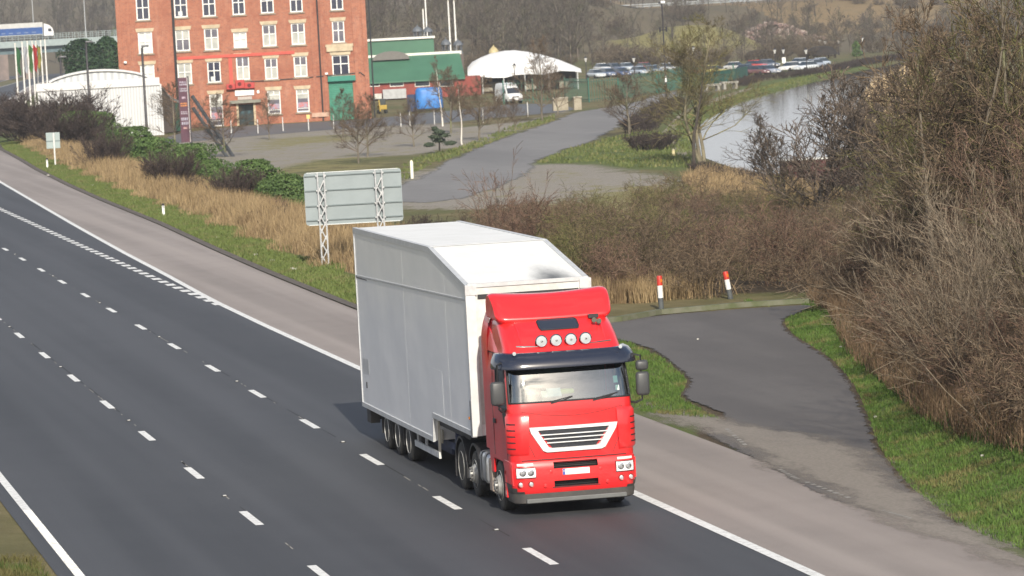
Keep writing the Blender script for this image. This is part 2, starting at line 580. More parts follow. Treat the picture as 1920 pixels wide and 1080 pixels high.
def strip(name, ys, fl, fr, dz, m, n=1):
    v, f = [], []
    ys = np.asarray(ys, float)
    L = np.array([fl(float(y)) for y in ys])
    Rr = np.array([fr(float(y)) for y in ys])
    Zr = PLAIN * smooth((ys - 300) / 320) + dz
    cols = np.linspace(0, 1, n + 1)
    X = L[:, None] * (1 - cols) + Rr[:, None] * cols
    V = np.stack([X, np.repeat(ys[:, None], n + 1, 1), np.repeat(Zr[:, None], n + 1, 1)], -1).reshape(-1, 3)
    i = np.arange(len(ys) - 1)[:, None] * (n + 1) + np.arange(n)[None, :]
    F = np.stack([i, i + 1, i + n + 2, i + n + 1], -1).reshape(-1, 4)
    return tag(mesh_np(name, V, F, m), kind='structure')
def asphalt(name, ca, cb, lane=None, patch=.25, rough=.68, grit=(.8, 1.25)):
    """tarmac: grit, long soft bands along the lanes, faint patches"""
    m, nt, b = nodes_of(name)
    b.inputs['Specular IOR Level'].default_value = .35
    v = coord(nt, 'POS')
    b.inputs['Specular IOR Level'].default_value = .45
    c = mixc(nt, ramp(nt, noise(nt, v, patch, 5, .6, (1, .12, 1)), .3, .7), ca, cb)
    c = mixc(nt, ramp(nt, noise(nt, v, .5, 3, .6), .4, .75, 0, .35), c, tuple(x * .82 for x in ca))
    if lane:
        c = mixc(nt, ramp(nt, noise(nt, v, .9, 2, .5, (1, .012, 1)), .36, .70, 0, .6), c, tuple(x * 1.3 for x in cb))
    g = noise(nt, v, 26, 4, .8)
    c = mixc(nt, 1.0, c, mixc(nt, ramp(nt, g, .3, .7), (grit[0],) * 3, (grit[1],) * 3), 'MULTIPLY')
    sp = nnode(nt, 'ShaderNodeTexVoronoi')
    sp.inputs['Scale'].default_value = 1.7
    nt.links.new(v, sp.inputs['Vector'])
    c = mixc(nt, ramp(nt, sp.outputs['Distance'], .016, .03, .55, 0), c, (.36, .35, .33))
    nt.links.new(c, b.inputs['Base Color'])
    b.inputs['Roughness'].default_value = rough
    bump(nt, b, g, .35, .02)
    return m
def paint():
    m, nt, b = nodes_of('road_paint')
    v = coord(nt, 'POS')
    c = mixc(nt, ramp(nt, noise(nt, v, 6, 6, .75), .25, .62), (.46, .45, .43), (.80, .80, .78))
    nt.links.new(c, b.inputs['Base Color'])
    b.inputs['Roughness'].default_value = .6
    return m
def build_roads():
    near = list(np.arange(30, 300, 6.0))
    far = list(np.arange(300, 1150, 14.0))
    tar = asphalt('carriageway_tarmac', (.040, .042, .047), (.055, .057, .063), True)
    shl = asphalt('shoulder_tarmac', (.225, .192, .172), (.285, .245, .222), True, grit=(.9, 1.1))
    lay = asphalt('layby_tarmac', (.088, .078, .072), (.118, .106, .098), False, .5)
    acc = asphalt('access_tarmac', (.155, .147, .142), (.205, .195, .187), False, .15)
    pt = paint()
    strip('motorway', near + [300], lambda y: 6.55, lambda y: SOLID(y), 0, tar, 6)
    strip('motorway_beyond', [300, 360, 500, 800, 1150], lambda y: 6.55, lambda y: 18.6, -.004, tar, 2)
    strip('slip_road', far, lambda y: SOLID(y) - 7.4, lambda y: SOLID(y), 0, tar, 2)
    strip('slip_road_opposite', far[3:], lambda y: SOLID(y) - 20.5, lambda y: SOLID(y) - 12.5, 0, tar, 2)
    strip('hard_shoulder', near + far, lambda y: SOLID(y), lambda y: EDGE(y), .004, shl, 3)
    strip('gutter', [128, 134] + [y for y in near if y > 134] + far, lambda y: EDGE(y) - .02, lambda y: EDGE(y) + .34, .045,
          mat('gutter_earth', (.075, .06, .048), (.12, .1, .08), 3, kind='POS'))
    strip('edge_line', near + far, lambda y: SOLID(y) - .1, lambda y: SOLID(y) + .12, .008, pt)
    strip('edge_line_far_side', far, lambda y: SOLID(y) - 7.2, lambda y: SOLID(y) - 7.0, .006, pt)
    strip('edge_line_opposite', far[3:], lambda y: SOLID(y) - 12.9, lambda y: SOLID(y) - 12.7, .006, pt)
    # ribbed line along the central reserve
    tag_ = strip('edge_line_reserve', near, lambda y: 6.84, lambda y: 7.02, .008, pt)
    rb = MB()
    y = 48.0
    while y < 86:
        rb.box((6.93, y, .016), (.17, .07, .012))
        y += .24
    tag(rb.build('edge_line_ribs', pt), kind='structure')
    dm = MB()
    for i in range(-4, 30):
        for x, y0 in ((15.037, 71.55), (11.037, 71.53)):
            y = y0 + 9 * i
            dm.add([(x - .085, y, .005), (x + .085, y, .005), (x + .085, y + 2.46, .005), (x - .085, y + 2.46, .005)], [(0, 1, 2, 3)])
    y = 143.6
    while y < 300:
        x = np.interp(y, [143, 160, 190, 233, 300], [18.72, 18.5, 18.38, 18.3, 18.3])
        dm.add([(x - .17, y, .012), (x + .17, y, .012), (x + .17, y + 1.15, .012), (x - .17, y + 1.15, .012)], [(0, 1, 2, 3)])
        y += 2.05
    tag(dm.build('lane_markings', pt, fix=False), kind='structure')
    for k in range(9):
        for x, y0 in ((15.06, 76.9 + 18 * k), (11.06, 76.9 + 18 * k - 9)):
            if y0 > 60:
                s_ = MB().box((0, 0, .004), (.12, .16, .010), mat('stud_rubber', (.05, .05, .05)))
                s_.bbox((0, -.02, .018), (.07, .07, .016), mat('stud_white', (.50, .50, .48), rough=.4), .004)
                o_ = s_.build('road_stud', loc=(x, y0, .002))
                tag(o_, 'small white reflective stud set between the lane dashes', 'road stud', 'reflective studs between the lane dashes')
    # seams, worn paint remnants and tar lines
    sm = MB()
    rr = random.Random(5)
    for x in (15.09, 11.09):
        y = 50.0
        while y < 150:
            L = rr.uniform(1, 4)
            if rr.random() < .6:
                sm.add([(x, y, .003), (x + .035, y, .003), (x + .03 + rr.uniform(-.02, .02), y + L, .003), (x, y + L, .003)], [(0, 1, 2, 3)])
            y += L + rr.uniform(.3, 2)
    tag(sm.build('tarmac_seam', mat('seam_tar', (.022, .022, .024)), fix=False), kind='structure')
    wm = MB()
    for x in (15.06, 11.06):
        for k in range(46):
            y = rr.uniform(60, 170)
            L = rr.uniform(.2, .9)
            wm.add([(x, y, .0045), (x + .03, y, .0045), (x + .04, y + L, .0045), (x + .01, y + L, .0045)], [(0, 1, 2, 3)])
    for q, q2 in (((1362, 805), (1400, 838)), ((1462, 882), (1500, 902)), ((1512, 905), (1600, 938)), ((1655, 958), (1712, 975))):
        a, b_ = P(*q), P(*q2)
        for t in np.linspace(0, .85, 8):
            p0 = lerp(a, b_, t)
            p1 = lerp(a, b_, t + rr.uniform(.04, .09))
            wm.add([(p0[0] - .05, p0[1], .019), (p0[0] + .05, p0[1], .019), (p1[0] + .05, p1[1], .019), (p1[0] - .05, p1[1], .019)], [(0, 1, 2, 3)])
    tag(wm.build('worn_markings', mat('worn_paint', (.30, .285, .26), (.2, .19, .175), 8), fix=False), kind='structure')
    # emergency lay-by off the shoulder
    def soft_sheet(name, poly, z, m, fade, step=(.16, .5)):
        """a thin layer whose edge crumbles away: alpha from the distance to its outline"""
        xs = np.arange(min(p[0] for p in poly) - fade, max(p[0] for p in poly) + fade, step[0])
        ys = np.arange(min(p[1] for p in poly) - fade, max(p[1] for p in poly) + fade, step[1])
        X, Y = np.meshgrid(xs, ys)
        sd = poly_sd(X.ravel(), Y.ravel(), poly)
        i_ = np.arange(len(ys) - 1)[:, None] * len(xs) + np.arange(len(xs) - 1)[None, :]
        F = np.stack([i_, i_ + 1, i_ + len(xs) + 1, i_ + len(xs)], -1).reshape(-1, 4)
        F = F[(sd[F] < fade).any(1)]
        used, inv = np.unique(F, return_inverse=True)
        V = np.stack([X.ravel(), Y.ravel(), np.full(X.size, z)], 1)[used]
        o = mesh_np(name, V, inv.reshape(-1, 4), m, attrs=dict(cover=np.clip(.5 - sd / (2 * fade), 0, 1)[used]))
        return tag(o, kind='structure')
    def crumble(m, lo, hi, top=1.0, scale=1.6, amount=.8, stretch=(1, .5, 1)):
        nt = m.node_tree
        b = nt.nodes['Principled BSDF']
        v = coord(nt, 'POS')
        at = nnode(nt, 'ShaderNodeAttribute', attribute_name='cover')
        f = math_(nt, 'ADD', at.outputs['Fac'], math_(nt, 'MULTIPLY', math_(nt, 'SUBTRACT', noise(nt, v, scale, 7, .75, stretch), .5), amount))
        tr = nnode(nt, 'ShaderNodeBsdfTransparent')
        mx = nnode(nt, 'ShaderNodeMixShader')
        nt.links.new(ramp(nt, f, lo, hi, 0, top), mx.inputs[0])
        nt.links.new(tr.outputs[0], mx.inputs[1])
        nt.links.new(b.outputs[0], mx.inputs[2])
        nt.links.new(mx.outputs[0], nt.nodes['Material Output'].inputs['Surface'])
        return m
    rj = random.Random(3)
    soft_sheet('lay_by', LAYBY, .012, crumble(lay, .42, .58, 1, 2.2, .9), .4)
    silt = spline([P(*q)[:2] for q in ((1215, 748), (1300, 772), (1370, 792), (1450, 805), (1540, 815), (1620, 850), (1690, 905), (1770, 962), (1860, 1010), (1960, 1062), (1880, 1060),
                                       (1700, 992), (1600, 950), (1500, 900), (1420, 860), (1330, 818), (1220, 772))], 4, True)
    sm_, nt, b = nodes_of('gravel_silt')
    v = coord(nt, 'POS')
    b.inputs['Roughness'].default_value = .95
    nt.links.new(mixc(nt, ramp(nt, noise(nt, v, 14, 5, .8), .3, .7), (.20, .175, .15), (.31, .275, .24)), b.inputs['Base Color'])
    soft_sheet('gravel_wash', silt, .016, crumble(sm_, .30, .80, .85, .9, 1.3, (1, .3, 1)), .9)
    kb = MB()
    kp = [P(*q)[:2] for q in ((1080, 614), (1165, 604), (1240, 591), (1400, 577), (1520, 570))]
    for a, b_ in zip(kp[:-1], kp[1:]):
        a, b_ = np.array(a), np.array(b_)
        d = b_ - a
        L = np.hypot(*d)
        c = (a + b_) / 2 + np.array([0, .25])
        kb.box((c[0], c[1], .09), (L, .22, .16), rz=math.atan2(d[1], d[0]))
    tag(kb.build('kerb', mat('kerb_concrete', (.15, .15, .11), (.085, .10, .045), 1.6, kind='POS')), kind='structure')
    # roads on the low ground
    def sheet(name, pts, m, dz=.02, z=PLAIN):
        w = spline([P(*q, z)[:2] for q in pts], 5, True)
        bm = bmesh.new()
        fc = bm.faces.new([bm.verts.new((x, y, z + dz)) for x, y in w])
        bmesh.ops.triangulate(bm, faces=[fc])
        me = bpy.data.meshes.new(name)
        bm.to_mesh(me)
        bm.free()
        me.materials.append(m)
        o = bpy.data.objects.new(name, me)
        COL.objects.link(o)
        return tag(o, kind='structure')
    soft_sheet('access_road', spline([P(*q, PLAIN)[:2] for q in [(700, 372), (757, 347), (790, 333), (850, 299), (905, 274), (950, 257), (1000, 241), (1050, 223), (1080, 211), (1130, 203), (1190, 192),
                          (1225, 180), (1262, 172), (1268, 180), (1245, 190), (1215, 201), (1178, 226), (1110, 263), (1060, 281), (1012, 300), (980, 330), (900, 362), (800, 380)]], 5, True), PLAIN + .02, crumble(acc, .40, .62, 1, .35, 1.0, (1, .35, 1)), 1.6, (.7, 2.2))
    sheet('mill_yard', [(318, 268), (330, 252), (440, 238), (560, 231), (700, 222), (800, 212), (870, 205), (960, 196), (1040, 196), (1075, 206), (1000, 215), (900, 224),
                        (840, 230), (700, 238), (560, 248), (440, 258)], asphalt('yard_tarmac', (.095, .098, .105), (.12, .122, .128), False, .2))
    sheet('towpath', [(1238, 345 - 90), (1250, 240), (1262, 225), (1285, 208), (1330, 188), (1400, 166), (1404, 170), (1345, 193), (1300, 212), (1275, 232), (1266, 256), (1290, 292), (1276, 294), (1250, 268)],
          mat('trodden_earth', (.25, .21, .15), (.17, .15, .09), .6, kind='POS'), .03)
    wm_, nt, b = nodes_of('canal_water')
    b.inputs['Base Color'].default_value = (.035, .04, .035, 1)
    b.inputs['Roughness'].default_value = .04
    b.inputs['IOR'].default_value = 1.33
    b.inputs['Specular IOR Level'].default_value = .9
    v = coord(nt, 'POS')
    bump(nt, b, noise(nt, v, .9, 3, .5, (1, .45, 1)), .10, .06)
    xs = [p[0] for p in CANAL]
    ysx = [p[1] for p in CANAL]
    wb = MB().add([(min(xs) - 6, min(ysx) - 6, -2.8), (max(xs) + 6, min(ysx) - 6, -2.8), (max(xs) + 6, max(ysx) + 6, -2.8), (min(xs) - 6, max(ysx) + 6, -2.8)], [(0, 1, 2, 3)])
    tag(wb.build('canal_water', wm_), kind='structure')
build_ground()
build_roads()

# ------------------------------------------------------------------ the lorry in the near lane
def gloss(name, c, rough=.3, coat=.6, c2=None, bmp=0, bs=1.0, spec=.5, metal=0, bd=.02):
    return mat(name, c, c2 or tuple(x * .94 for x in c), 2.0, lo=.3, hi=.7, rough=rough, coat=coat, bmp=bmp, bscale=bs, spec=spec, metal=metal, bdist=bd)
def glass_mat(name, tint, refl=.35, rough=.02):
    if name in MATS:
        return MATS[name]
    m = bpy.data.materials.new(name)
    m.use_nodes = True
    nt = m.node_tree
    nt.nodes.clear()
    t = nnode(nt, 'ShaderNodeBsdfTransparent')
    t.inputs[0].default_value = col4(tint)
    g = nnode(nt, 'ShaderNodeBsdfGlossy')
    g.inputs['Roughness'].default_value = rough
    g.inputs[0].default_value = (.9, .95, .97, 1)
    fr = nnode(nt, 'ShaderNodeFresnel')
    fr.inputs[0].default_value = 1.5
    f = math_(nt, 'ADD', fr.outputs[0], refl)
    mx = nnode(nt, 'ShaderNodeMixShader')
    nt.links.new(f, mx.inputs[0])
    nt.links.new(t.outputs[0], mx.inputs[1])
    nt.links.new(g.outputs[0], mx.inputs[2])
    o = nnode(nt, 'ShaderNodeOutputMaterial')
    nt.links.new(mx.outputs[0], o.inputs[0])
    MATS[name] = m
    return m

def build_lorry():
    root = thing('articulated_lorry', 'articulated lorry with a red cab and tall white trailer driving in the near lane', 'lorry', (17.0, 78.45, 0))
    red = gloss('red_cab_paint', (.74, .020, .024), .30, .6, (.64, .024, .026))
    red2 = red
    blk = mat('black_plastic', (.022, .022, .025), rough=.5)
    dark = mat('dark_chassis', (.03, .03, .034), (.05, .046, .04), 3, rough=.75)
    navy = mat('navy_chassis', (.035, .05, .11), (.028, .035, .07), 3, rough=.6)
    chrome = mat('chrome', (.75, .75, .76), rough=.12, metal=1)
    silver = mat('silver_paint', (.78, .79, .80), rough=.35, metal=.15)
    grey = mat('grey_step', (.12, .125, .125), rough=.6)
    lens = gloss('lamp_lens', (.42, .45, .47), .10, 1.0)
    glass = glass_mat('windscreen_glass', (.42, .54, .50), .22)
    sglass = glass_mat('side_glass', (.30, .34, .35), .10)
    # ---- cab shell: rings from the sill to the roof
    T = np.array([  # z, half width, front, rear, corner radius, bulge
        (1.02, 1.235, .10, 2.25, .20, .05), (1.30, 1.24, .075, 2.25, .22, .06), (1.75, 1.24, .055, 2.25, .24, .07), (2.10, 1.24, .07, 2.25, .25, .08),
        (2.24, 1.235, .10, 2.25, .25, .09), (2.60, 1.225, .20, 2.25, .26, .09), (2.95, 1.205, .32, 2.25, .28, .09), (3.10, 1.19, .38, 2.25, .30, .08), (3.22, 1.165, .46, 2.25, .32, .07),
        (3.40, 1.155, .64, 2.25, .36, .07), (3.58, 1.135, .88, 2.25, .40, .06), (3.72, 1.11, 1.14, 2.25, .42, .05), (3.80, 1.06, 1.36, 2.25, .42, .03)])
    NL, NC, NF = 12, 7, 17
    def ringp(z, off=0.0):
        hw, f, b, rc, bu = [np.interp(z, T[:, 0], T[:, k]) for k in range(1, 6)]
        pts = []
        for i in range(NL):
            pts.append((-hw, b + (f + rc - b) * i / NL, -1, 0))
        for i in range(NC):
            t = math.pi / 2 * i / (NC - 1)
            pts.append((-hw + rc - rc * math.cos(t), f + rc - rc * math.sin(t), -math.cos(t), -math.sin(t)))
        for i in range(1, NF):
            x = (-hw + rc) + 2 * (hw - rc) * i / NF
            pts.append((x, f, 0, -1))
        for i in range(NC):
            t = math.pi / 2 * (1 - i / (NC - 1))
            pts.append((hw - rc + rc * math.cos(t), f + rc - rc * math.sin(t), math.cos(t), -math.sin(t)))
        for i in range(NL - 1, -1, -1):
            pts.append((hw, b + (f + rc - b) * i / NL, 1, 0))
        out = []
        for x, y, nx, ny in pts:
            y -= bu * max(0, 1 - (x / hw) ** 2) * (1 if y < f + rc else 0)
            out.append((x + nx * off, y + ny * off, z))
        return out
    zs = [1.02, 1.15, 1.3, 1.45, 1.6, 1.75, 1.9, 2.0, 2.1, 2.18, 2.24, 2.35, 2.48, 2.6, 2.72, 2.84, 2.93, 3.02, 3.1, 3.16, 3.22, 3.31, 3.40, 3.49, 3.58, 3.65, 3.72, 3.76, 3.80]
    N = len(ringp(1.5))
    WS = range(NL + 2, N - NL - 3)
    cab = MB()
    rings = [ringp(z) for z in zs]
    vs = [p for r in rings for p in r]
    fs = []
    for i in range(len(zs) - 1):
        for j in range(N):
            zc = (zs[i] + zs[i + 1]) / 2
            if 2.24 < zc < 2.93 and j in WS:
                continue
            if 2.10 < zc < 2.93 and (6 <= j <= 11 or N - 13 <= j <= N - 8):
                continue
            fs.append((i * N + j, i * N + (j + 1) % N, (i + 1) * N + (j + 1) % N, (i + 1) * N + j))
    fs.append(tuple(range((len(zs) - 1) * N, len(zs) * N)))
    cab.add(vs, fs, red)
    # side skirts down to the wheel arch and sill
    for s in (-1, 1):
        arch = [(.12, 1.02), (.12, .62), (.62, .62)] + [(1.40 + .66 * math.cos(a), .50 + .66 * math.sin(a)) for a in np.linspace(math.radians(165), math.radians(50), 9)] + [(1.95, 1.02)]
        cab.prism(arch, 'x', s * 1.235, s * 1.19, red)
        cab.prism([(1.86, 1.03), (1.90, .72), (2.24, .72), (2.25, 1.03)], 'x', s * 1.235, s * 1.19, red)
    cab_o = cab.build('cab', parent=root, smooth_=True, angle=35)
    # dark seams of the doors and bonnet panel
    r1 = lambda z, x: (x, -.005 + float(np.interp(z, T[:, 0], T[:, 2])) - float(np.interp(z, T[:, 0], T[:, 5])) * (1 - (x / 1.24) ** 2), z)
    def seam(pts, r):
        MB().tube(pts, r, blk, 4).build('panel_seam', parent=cab_o)
    for s in (-1, 1):
        seam([(s * 1.243, 1.68, 1.1), (s * 1.246, 1.68, 2.1), (s * 1.213, 1.68, 2.95), (s * 1.18, 1.68, 3.2)], .006)
        seam([(s * 1.238, .46, 1.1), (s * 1.247, .44, 1.6), (s * 1.247, .44, 2.1)], .006)
        seam([(s * 1.2, .5, 3.08), (s * 1.21, 1.0, 3.1), (s * 1.2, 1.68, 3.12), (s * 1.2, 2.2, 3.12)], .007)
        # big bonnet panel: sloping shut-lines beside the grille
        seam([r1(2.06, s * 1.0), r1(1.9, s * 1.0), r1(1.55, s * .96), r1(1.25, s * .82), r1(1.15, s * .78)], .006)
        # moulded ridge of the high roof
        x = s * .86
        MB().tube([(x * .98, float(np.interp(z, T[:, 0], T[:, 2])) - .012, z) for z in (3.25, 3.4, 3.58, 3.7)], [.012, .03, .028, .01], red, 6).build('roof_ridge', parent=cab_o, smooth_=True)
    seam([r1(z, x) for x, z in ((-1.0, 2.06), (-.6, 1.98), (-.3, 1.945), (0, 1.935), (.3, 1.945), (.6, 1.98), (1.0, 2.06))], .005)
    seam([r1(1.10, x) for x in np.linspace(-1.05, 1.05, 9)], .010)
    # windscreen
    g = []
    for z in (2.225, 2.35, 2.48, 2.6, 2.72, 2.84, 2.945):
        r = ringp(z, -.004)
        g.append([r[j] for j in range(NL + 2, N - NL - 2)])
    ws = MB().grid(g).build('windscreen', glass, root, True, 60)
    wf = MB()
    loop = [ringp(2.225, .004)[j] for j in range(NL + 2, N - NL - 2)]
    loop2 = [ringp(2.945, .004)[j] for j in range(NL + 2, N - NL - 2)]
    wf.tube(loop, .018, blk, 5)
    for q in (NL + 2, N - NL - 3):
        wf.tube([ringp(z, .003)[q] for z in (2.225, 2.4, 2.6, 2.8, 2.945)], .022, blk, 5)
    wf.build('windscreen_seal', parent=ws, smooth_=True)
    for s in (-1, 1):
        rr = [[ringp(z, -.006)[j if s < 0 else N - 1 - j] for j in range(6, 13)] for z in (2.10, 2.35, 2.6, 2.84, 2.93)]
        sw = MB().grid(rr).build('side_window', sglass, root, True, 60)
        fr = MB()
        fr.tube([rr[0][i] for i in range(7)], .018, blk, 5).tube([rr[-1][i] for i in range(7)], .018, blk, 5)
        fr.tube([r[0] for r in rr], .02, blk, 5).tube([r[-1] for r in rr], .026, blk, 5)
        fr.build('window_frame', parent=sw, smooth_=True)
        # dark triangle below the quarter light
        tri = MB().prism([(.44, 2.10), (.44, 1.62), (.62, 1.80), (.80, 2.10)], 'x', s * 1.243, s * 1.252, blk)
        tri.build('quarter_panel', parent=root)
        MB().bbox((s * 1.25, 1.55, 1.78), (.03, .20, .09), blk, .01).build('door_handle', parent=root)
    # inside of the cab
    ins = MB()
    ins.box((0, 1.2, 2.02), (2.36, 1.9, .04), dark)
    ins.prism([(.30, 2.05), (.62, 2.05), (.62, 2.22), (.50, 2.32), (.28, 2.27)], 'x', -1.1, 1.1, mat('dashboard', (.06, .062, .062), rough=.8))
    ins.box((0, 2.1, 2.5), (2.3, .05, 1.0), mat('cab_lining', (.10, .105, .10), rough=.9))
    for x in (-.62, .62):
        ins.bbox((x, 1.35, 2.32), (.52, .16, .75), mat('seat_cloth', (.09, .09, .10), (.05, .05, .06), 8), .06)
    ins.tube([(-.62 + .21 * math.cos(a), .70 + .07 * math.sin(a), 2.38 + .17 * math.sin(a)) for a in np.linspace(0, 2 * math.pi, 15)], .02, blk, 5)
    ins.box((-.28, .36, 2.33), (.28, .14, .20), mat('dash_papers', (.45, .56, .74), (.6, .66, .75), 9), rx=-.7)
    ins.box((-.47, .37, 2.31), (.12, .12, .15), mat('dash_card', (.8, .8, .78)), rx=-.7)
    ins.bbox((-.12, .52, 2.36), (.55, .22, .10), mat('folded_hi_vis', (.50, .56, .10), (.36, .42, .1), 9), .04)
    ins.build('cab_interior', parent=root)
    st = MB()
    st.box((.925, .135 + .03, 2.56), (.085, .004, .14), mat('sticker_green', (.42, .62, .6)), rx=-.31)
    st.box((.945, .085 + .03, 2.40), (.075, .004, .10), mat('sticker_white', (.70, .76, .72)), rx=-.31)
    st.build('windscreen_stickers', parent=root)
    # sun visor
    g = []
    vj = list(range(NL - 1, N - NL + 1))
    for z, off in ((3.17, .01), (3.19, .10), (3.16, .16), (3.04, .215), (2.91, .235), (2.88, .22), (2.90, .19), (3.02, .17)):
        r = ringp(z, off)
        g.append([r[j] for j in vj])
    vis = MB().grid(g, gloss('dark_visor', (.018, .022, .038), .16, .8)).build('sun_visor', parent=root, smooth_=True, angle=50)
    for s in (-1, 1):
        MB().lathe([(.01, -.02), (.036, -.016), (.04, .0), (.036, .02)], (s * 1.06, .17, 3.19), 'y', 12, lens).build('marker_lamp', parent=vis, smooth_=True)
    # wipers
    for x0, x1, z1 in ((-.42, .12, 2.30), (.42, .95, 2.29)):
        w = MB()
        w.tube([(x0, .005, 2.19), ((x0 + x1) / 2, -.005, 2.245), (x1 - .1, .02, z1)], .014, blk, 5)
        w.tube([(x0 + .02, -.0, 2.225), (x1, .055, z1 + .025)], .012, blk, 4)
        w.build('wiper', parent=root)
    # roof hatch, horns, lights
    def roofp(x, z, off=.0):
        f = float(np.interp(z, T[:, 0], T[:, 2]))
        bu = float(np.interp(z, T[:, 0], T[:, 5]))
        hw = float(np.interp(z, T[:, 0], T[:, 1]))
        return (x, f - bu * (1 - (x / hw) ** 2) - off, z + off * .8)
    hp = [[roofp(x * (1 if k else .92), z, .012) for x in np.linspace(-.40, .40, 7)] for k, z in ((0, 3.555), (1, 3.60), (1, 3.66), (1, 3.71))]
    hp.append([roofp(x * .9, 3.735, .012) for x in np.linspace(-.40, .40, 7)])
    hat = MB().grid(hp, gloss('hatch_glass', (.03, .035, .05), .12, .8)).build('roof_hatch', parent=root, smooth_=True)
    hf = MB()
    hf.tube(hp[0] + [r[-1] for r in hp] + hp[-1][::-1] + [r[0] for r in hp[::-1]], .012, blk, 5)
    hf.build('hatch_frame', parent=hat)
    hn = MB()
    for dx in (0, .095):
        x = .70 + dx
        hn.lathe([(.012, .30), (.02, .05), (.028, .0), (.05, -.05), (.052, -.055)], (x, .82, 3.70 - dx * .3), 'y', 10, chrome)
    hn.box((.75, 1.08, 3.76), (.20, .10, .07), blk)
    hn.build('air_horn', parent=root, smooth_=True)
    for x in (-.455, -.16, .135, .43):
        rl = MB().lathe([(.03, .13), (.09, .09), (.118, .02), (.126, -.02), (.118, -.03)], (x, .44, 3.38), 'y', 18, blk)
        rl.lathe([(.117, -.034), (.110, -.042), (.100, -.034)], (x, .44, 3.38), 'y', 18, chrome)
        rlo = rl.build('roof_light', parent=root, smooth_=True)
        MB().lathe([(.002, -.050), (.05, -.046), (.106, -.034), (.108, -.028)], (x, .44, 3.38), 'y', 18, lens).build('lamp_glass', parent=rlo, smooth_=True)
        MB().lathe([(.002, -.062), (.024, -.058), (.028, -.045)], (x, .44, 3.38), 'y', 10, chrome).build('bulb_shield', parent=rlo, smooth_=True)
    MB().tube([(-.95, .50, 3.30), (-.5, .47, 3.27), (.5, .47, 3.27), (.95, .50, 3.30)], .016, chrome, 6).build('light_bar', parent=root)
    # roof spoiler: a bull-nosed wing, its front face leaning back
    g = []
    for u in np.concatenate([np.linspace(-1, -.86, 8), np.linspace(-.8, .8, 17), np.linspace(.86, 1, 8)]):
        e = max(0, abs(u) - .84) / .16
        k_ = math.sqrt(max(0, 1 - e * e * .96))
        q = u * u
        row = []
        for k, (y, z) in enumerate(((1.22, 3.68), (1.135, 3.73), (1.125, 3.765), (1.15, 3.81), (1.29, 3.955), (1.45, 4.075), (1.60, 4.16), (1.74, 4.215), (1.90, 4.225), (2.05, 4.16), (2.12, 4.04), (2.12, 3.70))):
            zc, yc = 3.98, 1.75
            zz = zc + (z - zc) * (.72 + .28 * k_) + (.07 * q if k > 3 else .015 * q)
            yy = yc + (y - yc) * (.70 + .30 * k_) + .05 * q + (.06 * (1 - q) if k in (4, 5) else 0)
            row.append((u * (1.15 + .05 * min(1, k / 6)), yy, zz))
        g.append(row)
    sp = MB().grid(g, red)
    for row in (g[0], g[-1]):
        sp.add(row, [tuple(range(len(row)))], red)
    sp.build('roof_spoiler', parent=root, smooth_=True, angle=60)
    # side air deflectors at the back of the cab
    for s in (-1, 1):
        g = []
        for z in np.linspace(1.15, 3.86, 14):
            k = max(0, (z - 3.3) / .56)
            x0 = s * (1.21 - .10 * k * k)
            g.append([(x0, 2.10 + .0 * z, z), (x0 + s * .02, 2.32, z), (x0 + s * .015, 2.62 - .1 * k, z), (x0 - s * .04, 2.66 - .1 * k, z), (x0 - s * .06, 2.34, z)])
        MB().grid(g, red).build('side_deflector', parent=root, smooth_=True)
        # dished shoulder of the high roof
        g = []
        for y in np.linspace(1.1, 2.3, 7):
            k = (y - 1.1) / 1.2
            g.append([(s * (1.19 + .02 * k), y, 3.14), (s * (1.17 + .03 * k), y + .0, 3.14 + .25 * k), (s * (1.13 + .03 * k), y, 3.2 + .46 * k), (s * .95, y, 3.2 + .5 * k)])
        MB().grid(g, red).build('roof_shoulder', parent=root, smooth_=True)
    # grille
    gr = MB()
    def fy(x, z):
        return r1(z, x)[1]
    out = [(-.89, 1.745), (.89, 1.745), (.86, 1.64), (.63, 1.27), (.55, 1.235), (-.55, 1.235), (-.63, 1.27), (-.86, 1.64)]
    inn = [(-.70, 1.675), (.70, 1.675), (.67, 1.61), (.50, 1.345), (.44, 1.325), (-.44, 1.325), (-.50, 1.345), (-.67, 1.61)]
    n = len(out)
    vs, fs = [], []
    for off, L in ((.0, out), (.045, [(x * .985, 1.49 + (z - 1.49) * .97) for x, z in out]), (.045, [(x * 1.02, 1.49 + (z - 1.49) * 1.04) for x, z in inn]), (-.02, inn)):
        vs += [(x, fy(x, z) - off, z) for x, z in L]
    for k in range(3):
        fs += [(k * n + i, k * n + (i + 1) % n, (k + 1) * n + (i + 1) % n, (k + 1) * n + i) for i in range(n)]
    gr.add(vs, fs, silver)
    grille = gr.build('grille', parent=root, smooth_=True, angle=25)
    gi = MB()
    gi.grid([[(x, fy(x, z) - .016, z) for x in np.linspace(-(.44 + (z - 1.325) / .35 * .26), .44 + (z - 1.325) / .35 * .26, 9)] for z in np.linspace(1.325, 1.675, 6)], mat('grille_mesh', (.02, .022, .028), (.035, .038, .045), 40, rough=.4))
    gi.build('grille_mesh', parent=grille)
    for z in (1.425, 1.505, 1.585):
        hw = .44 + (z - 1.325) / .35 * .26
        MB().tube([(x, fy(x, z) - .045, z) for x in np.linspace(-hw - .03, hw + .03, 9)], .013, silver, 6).build('grille_bar', parent=grille)
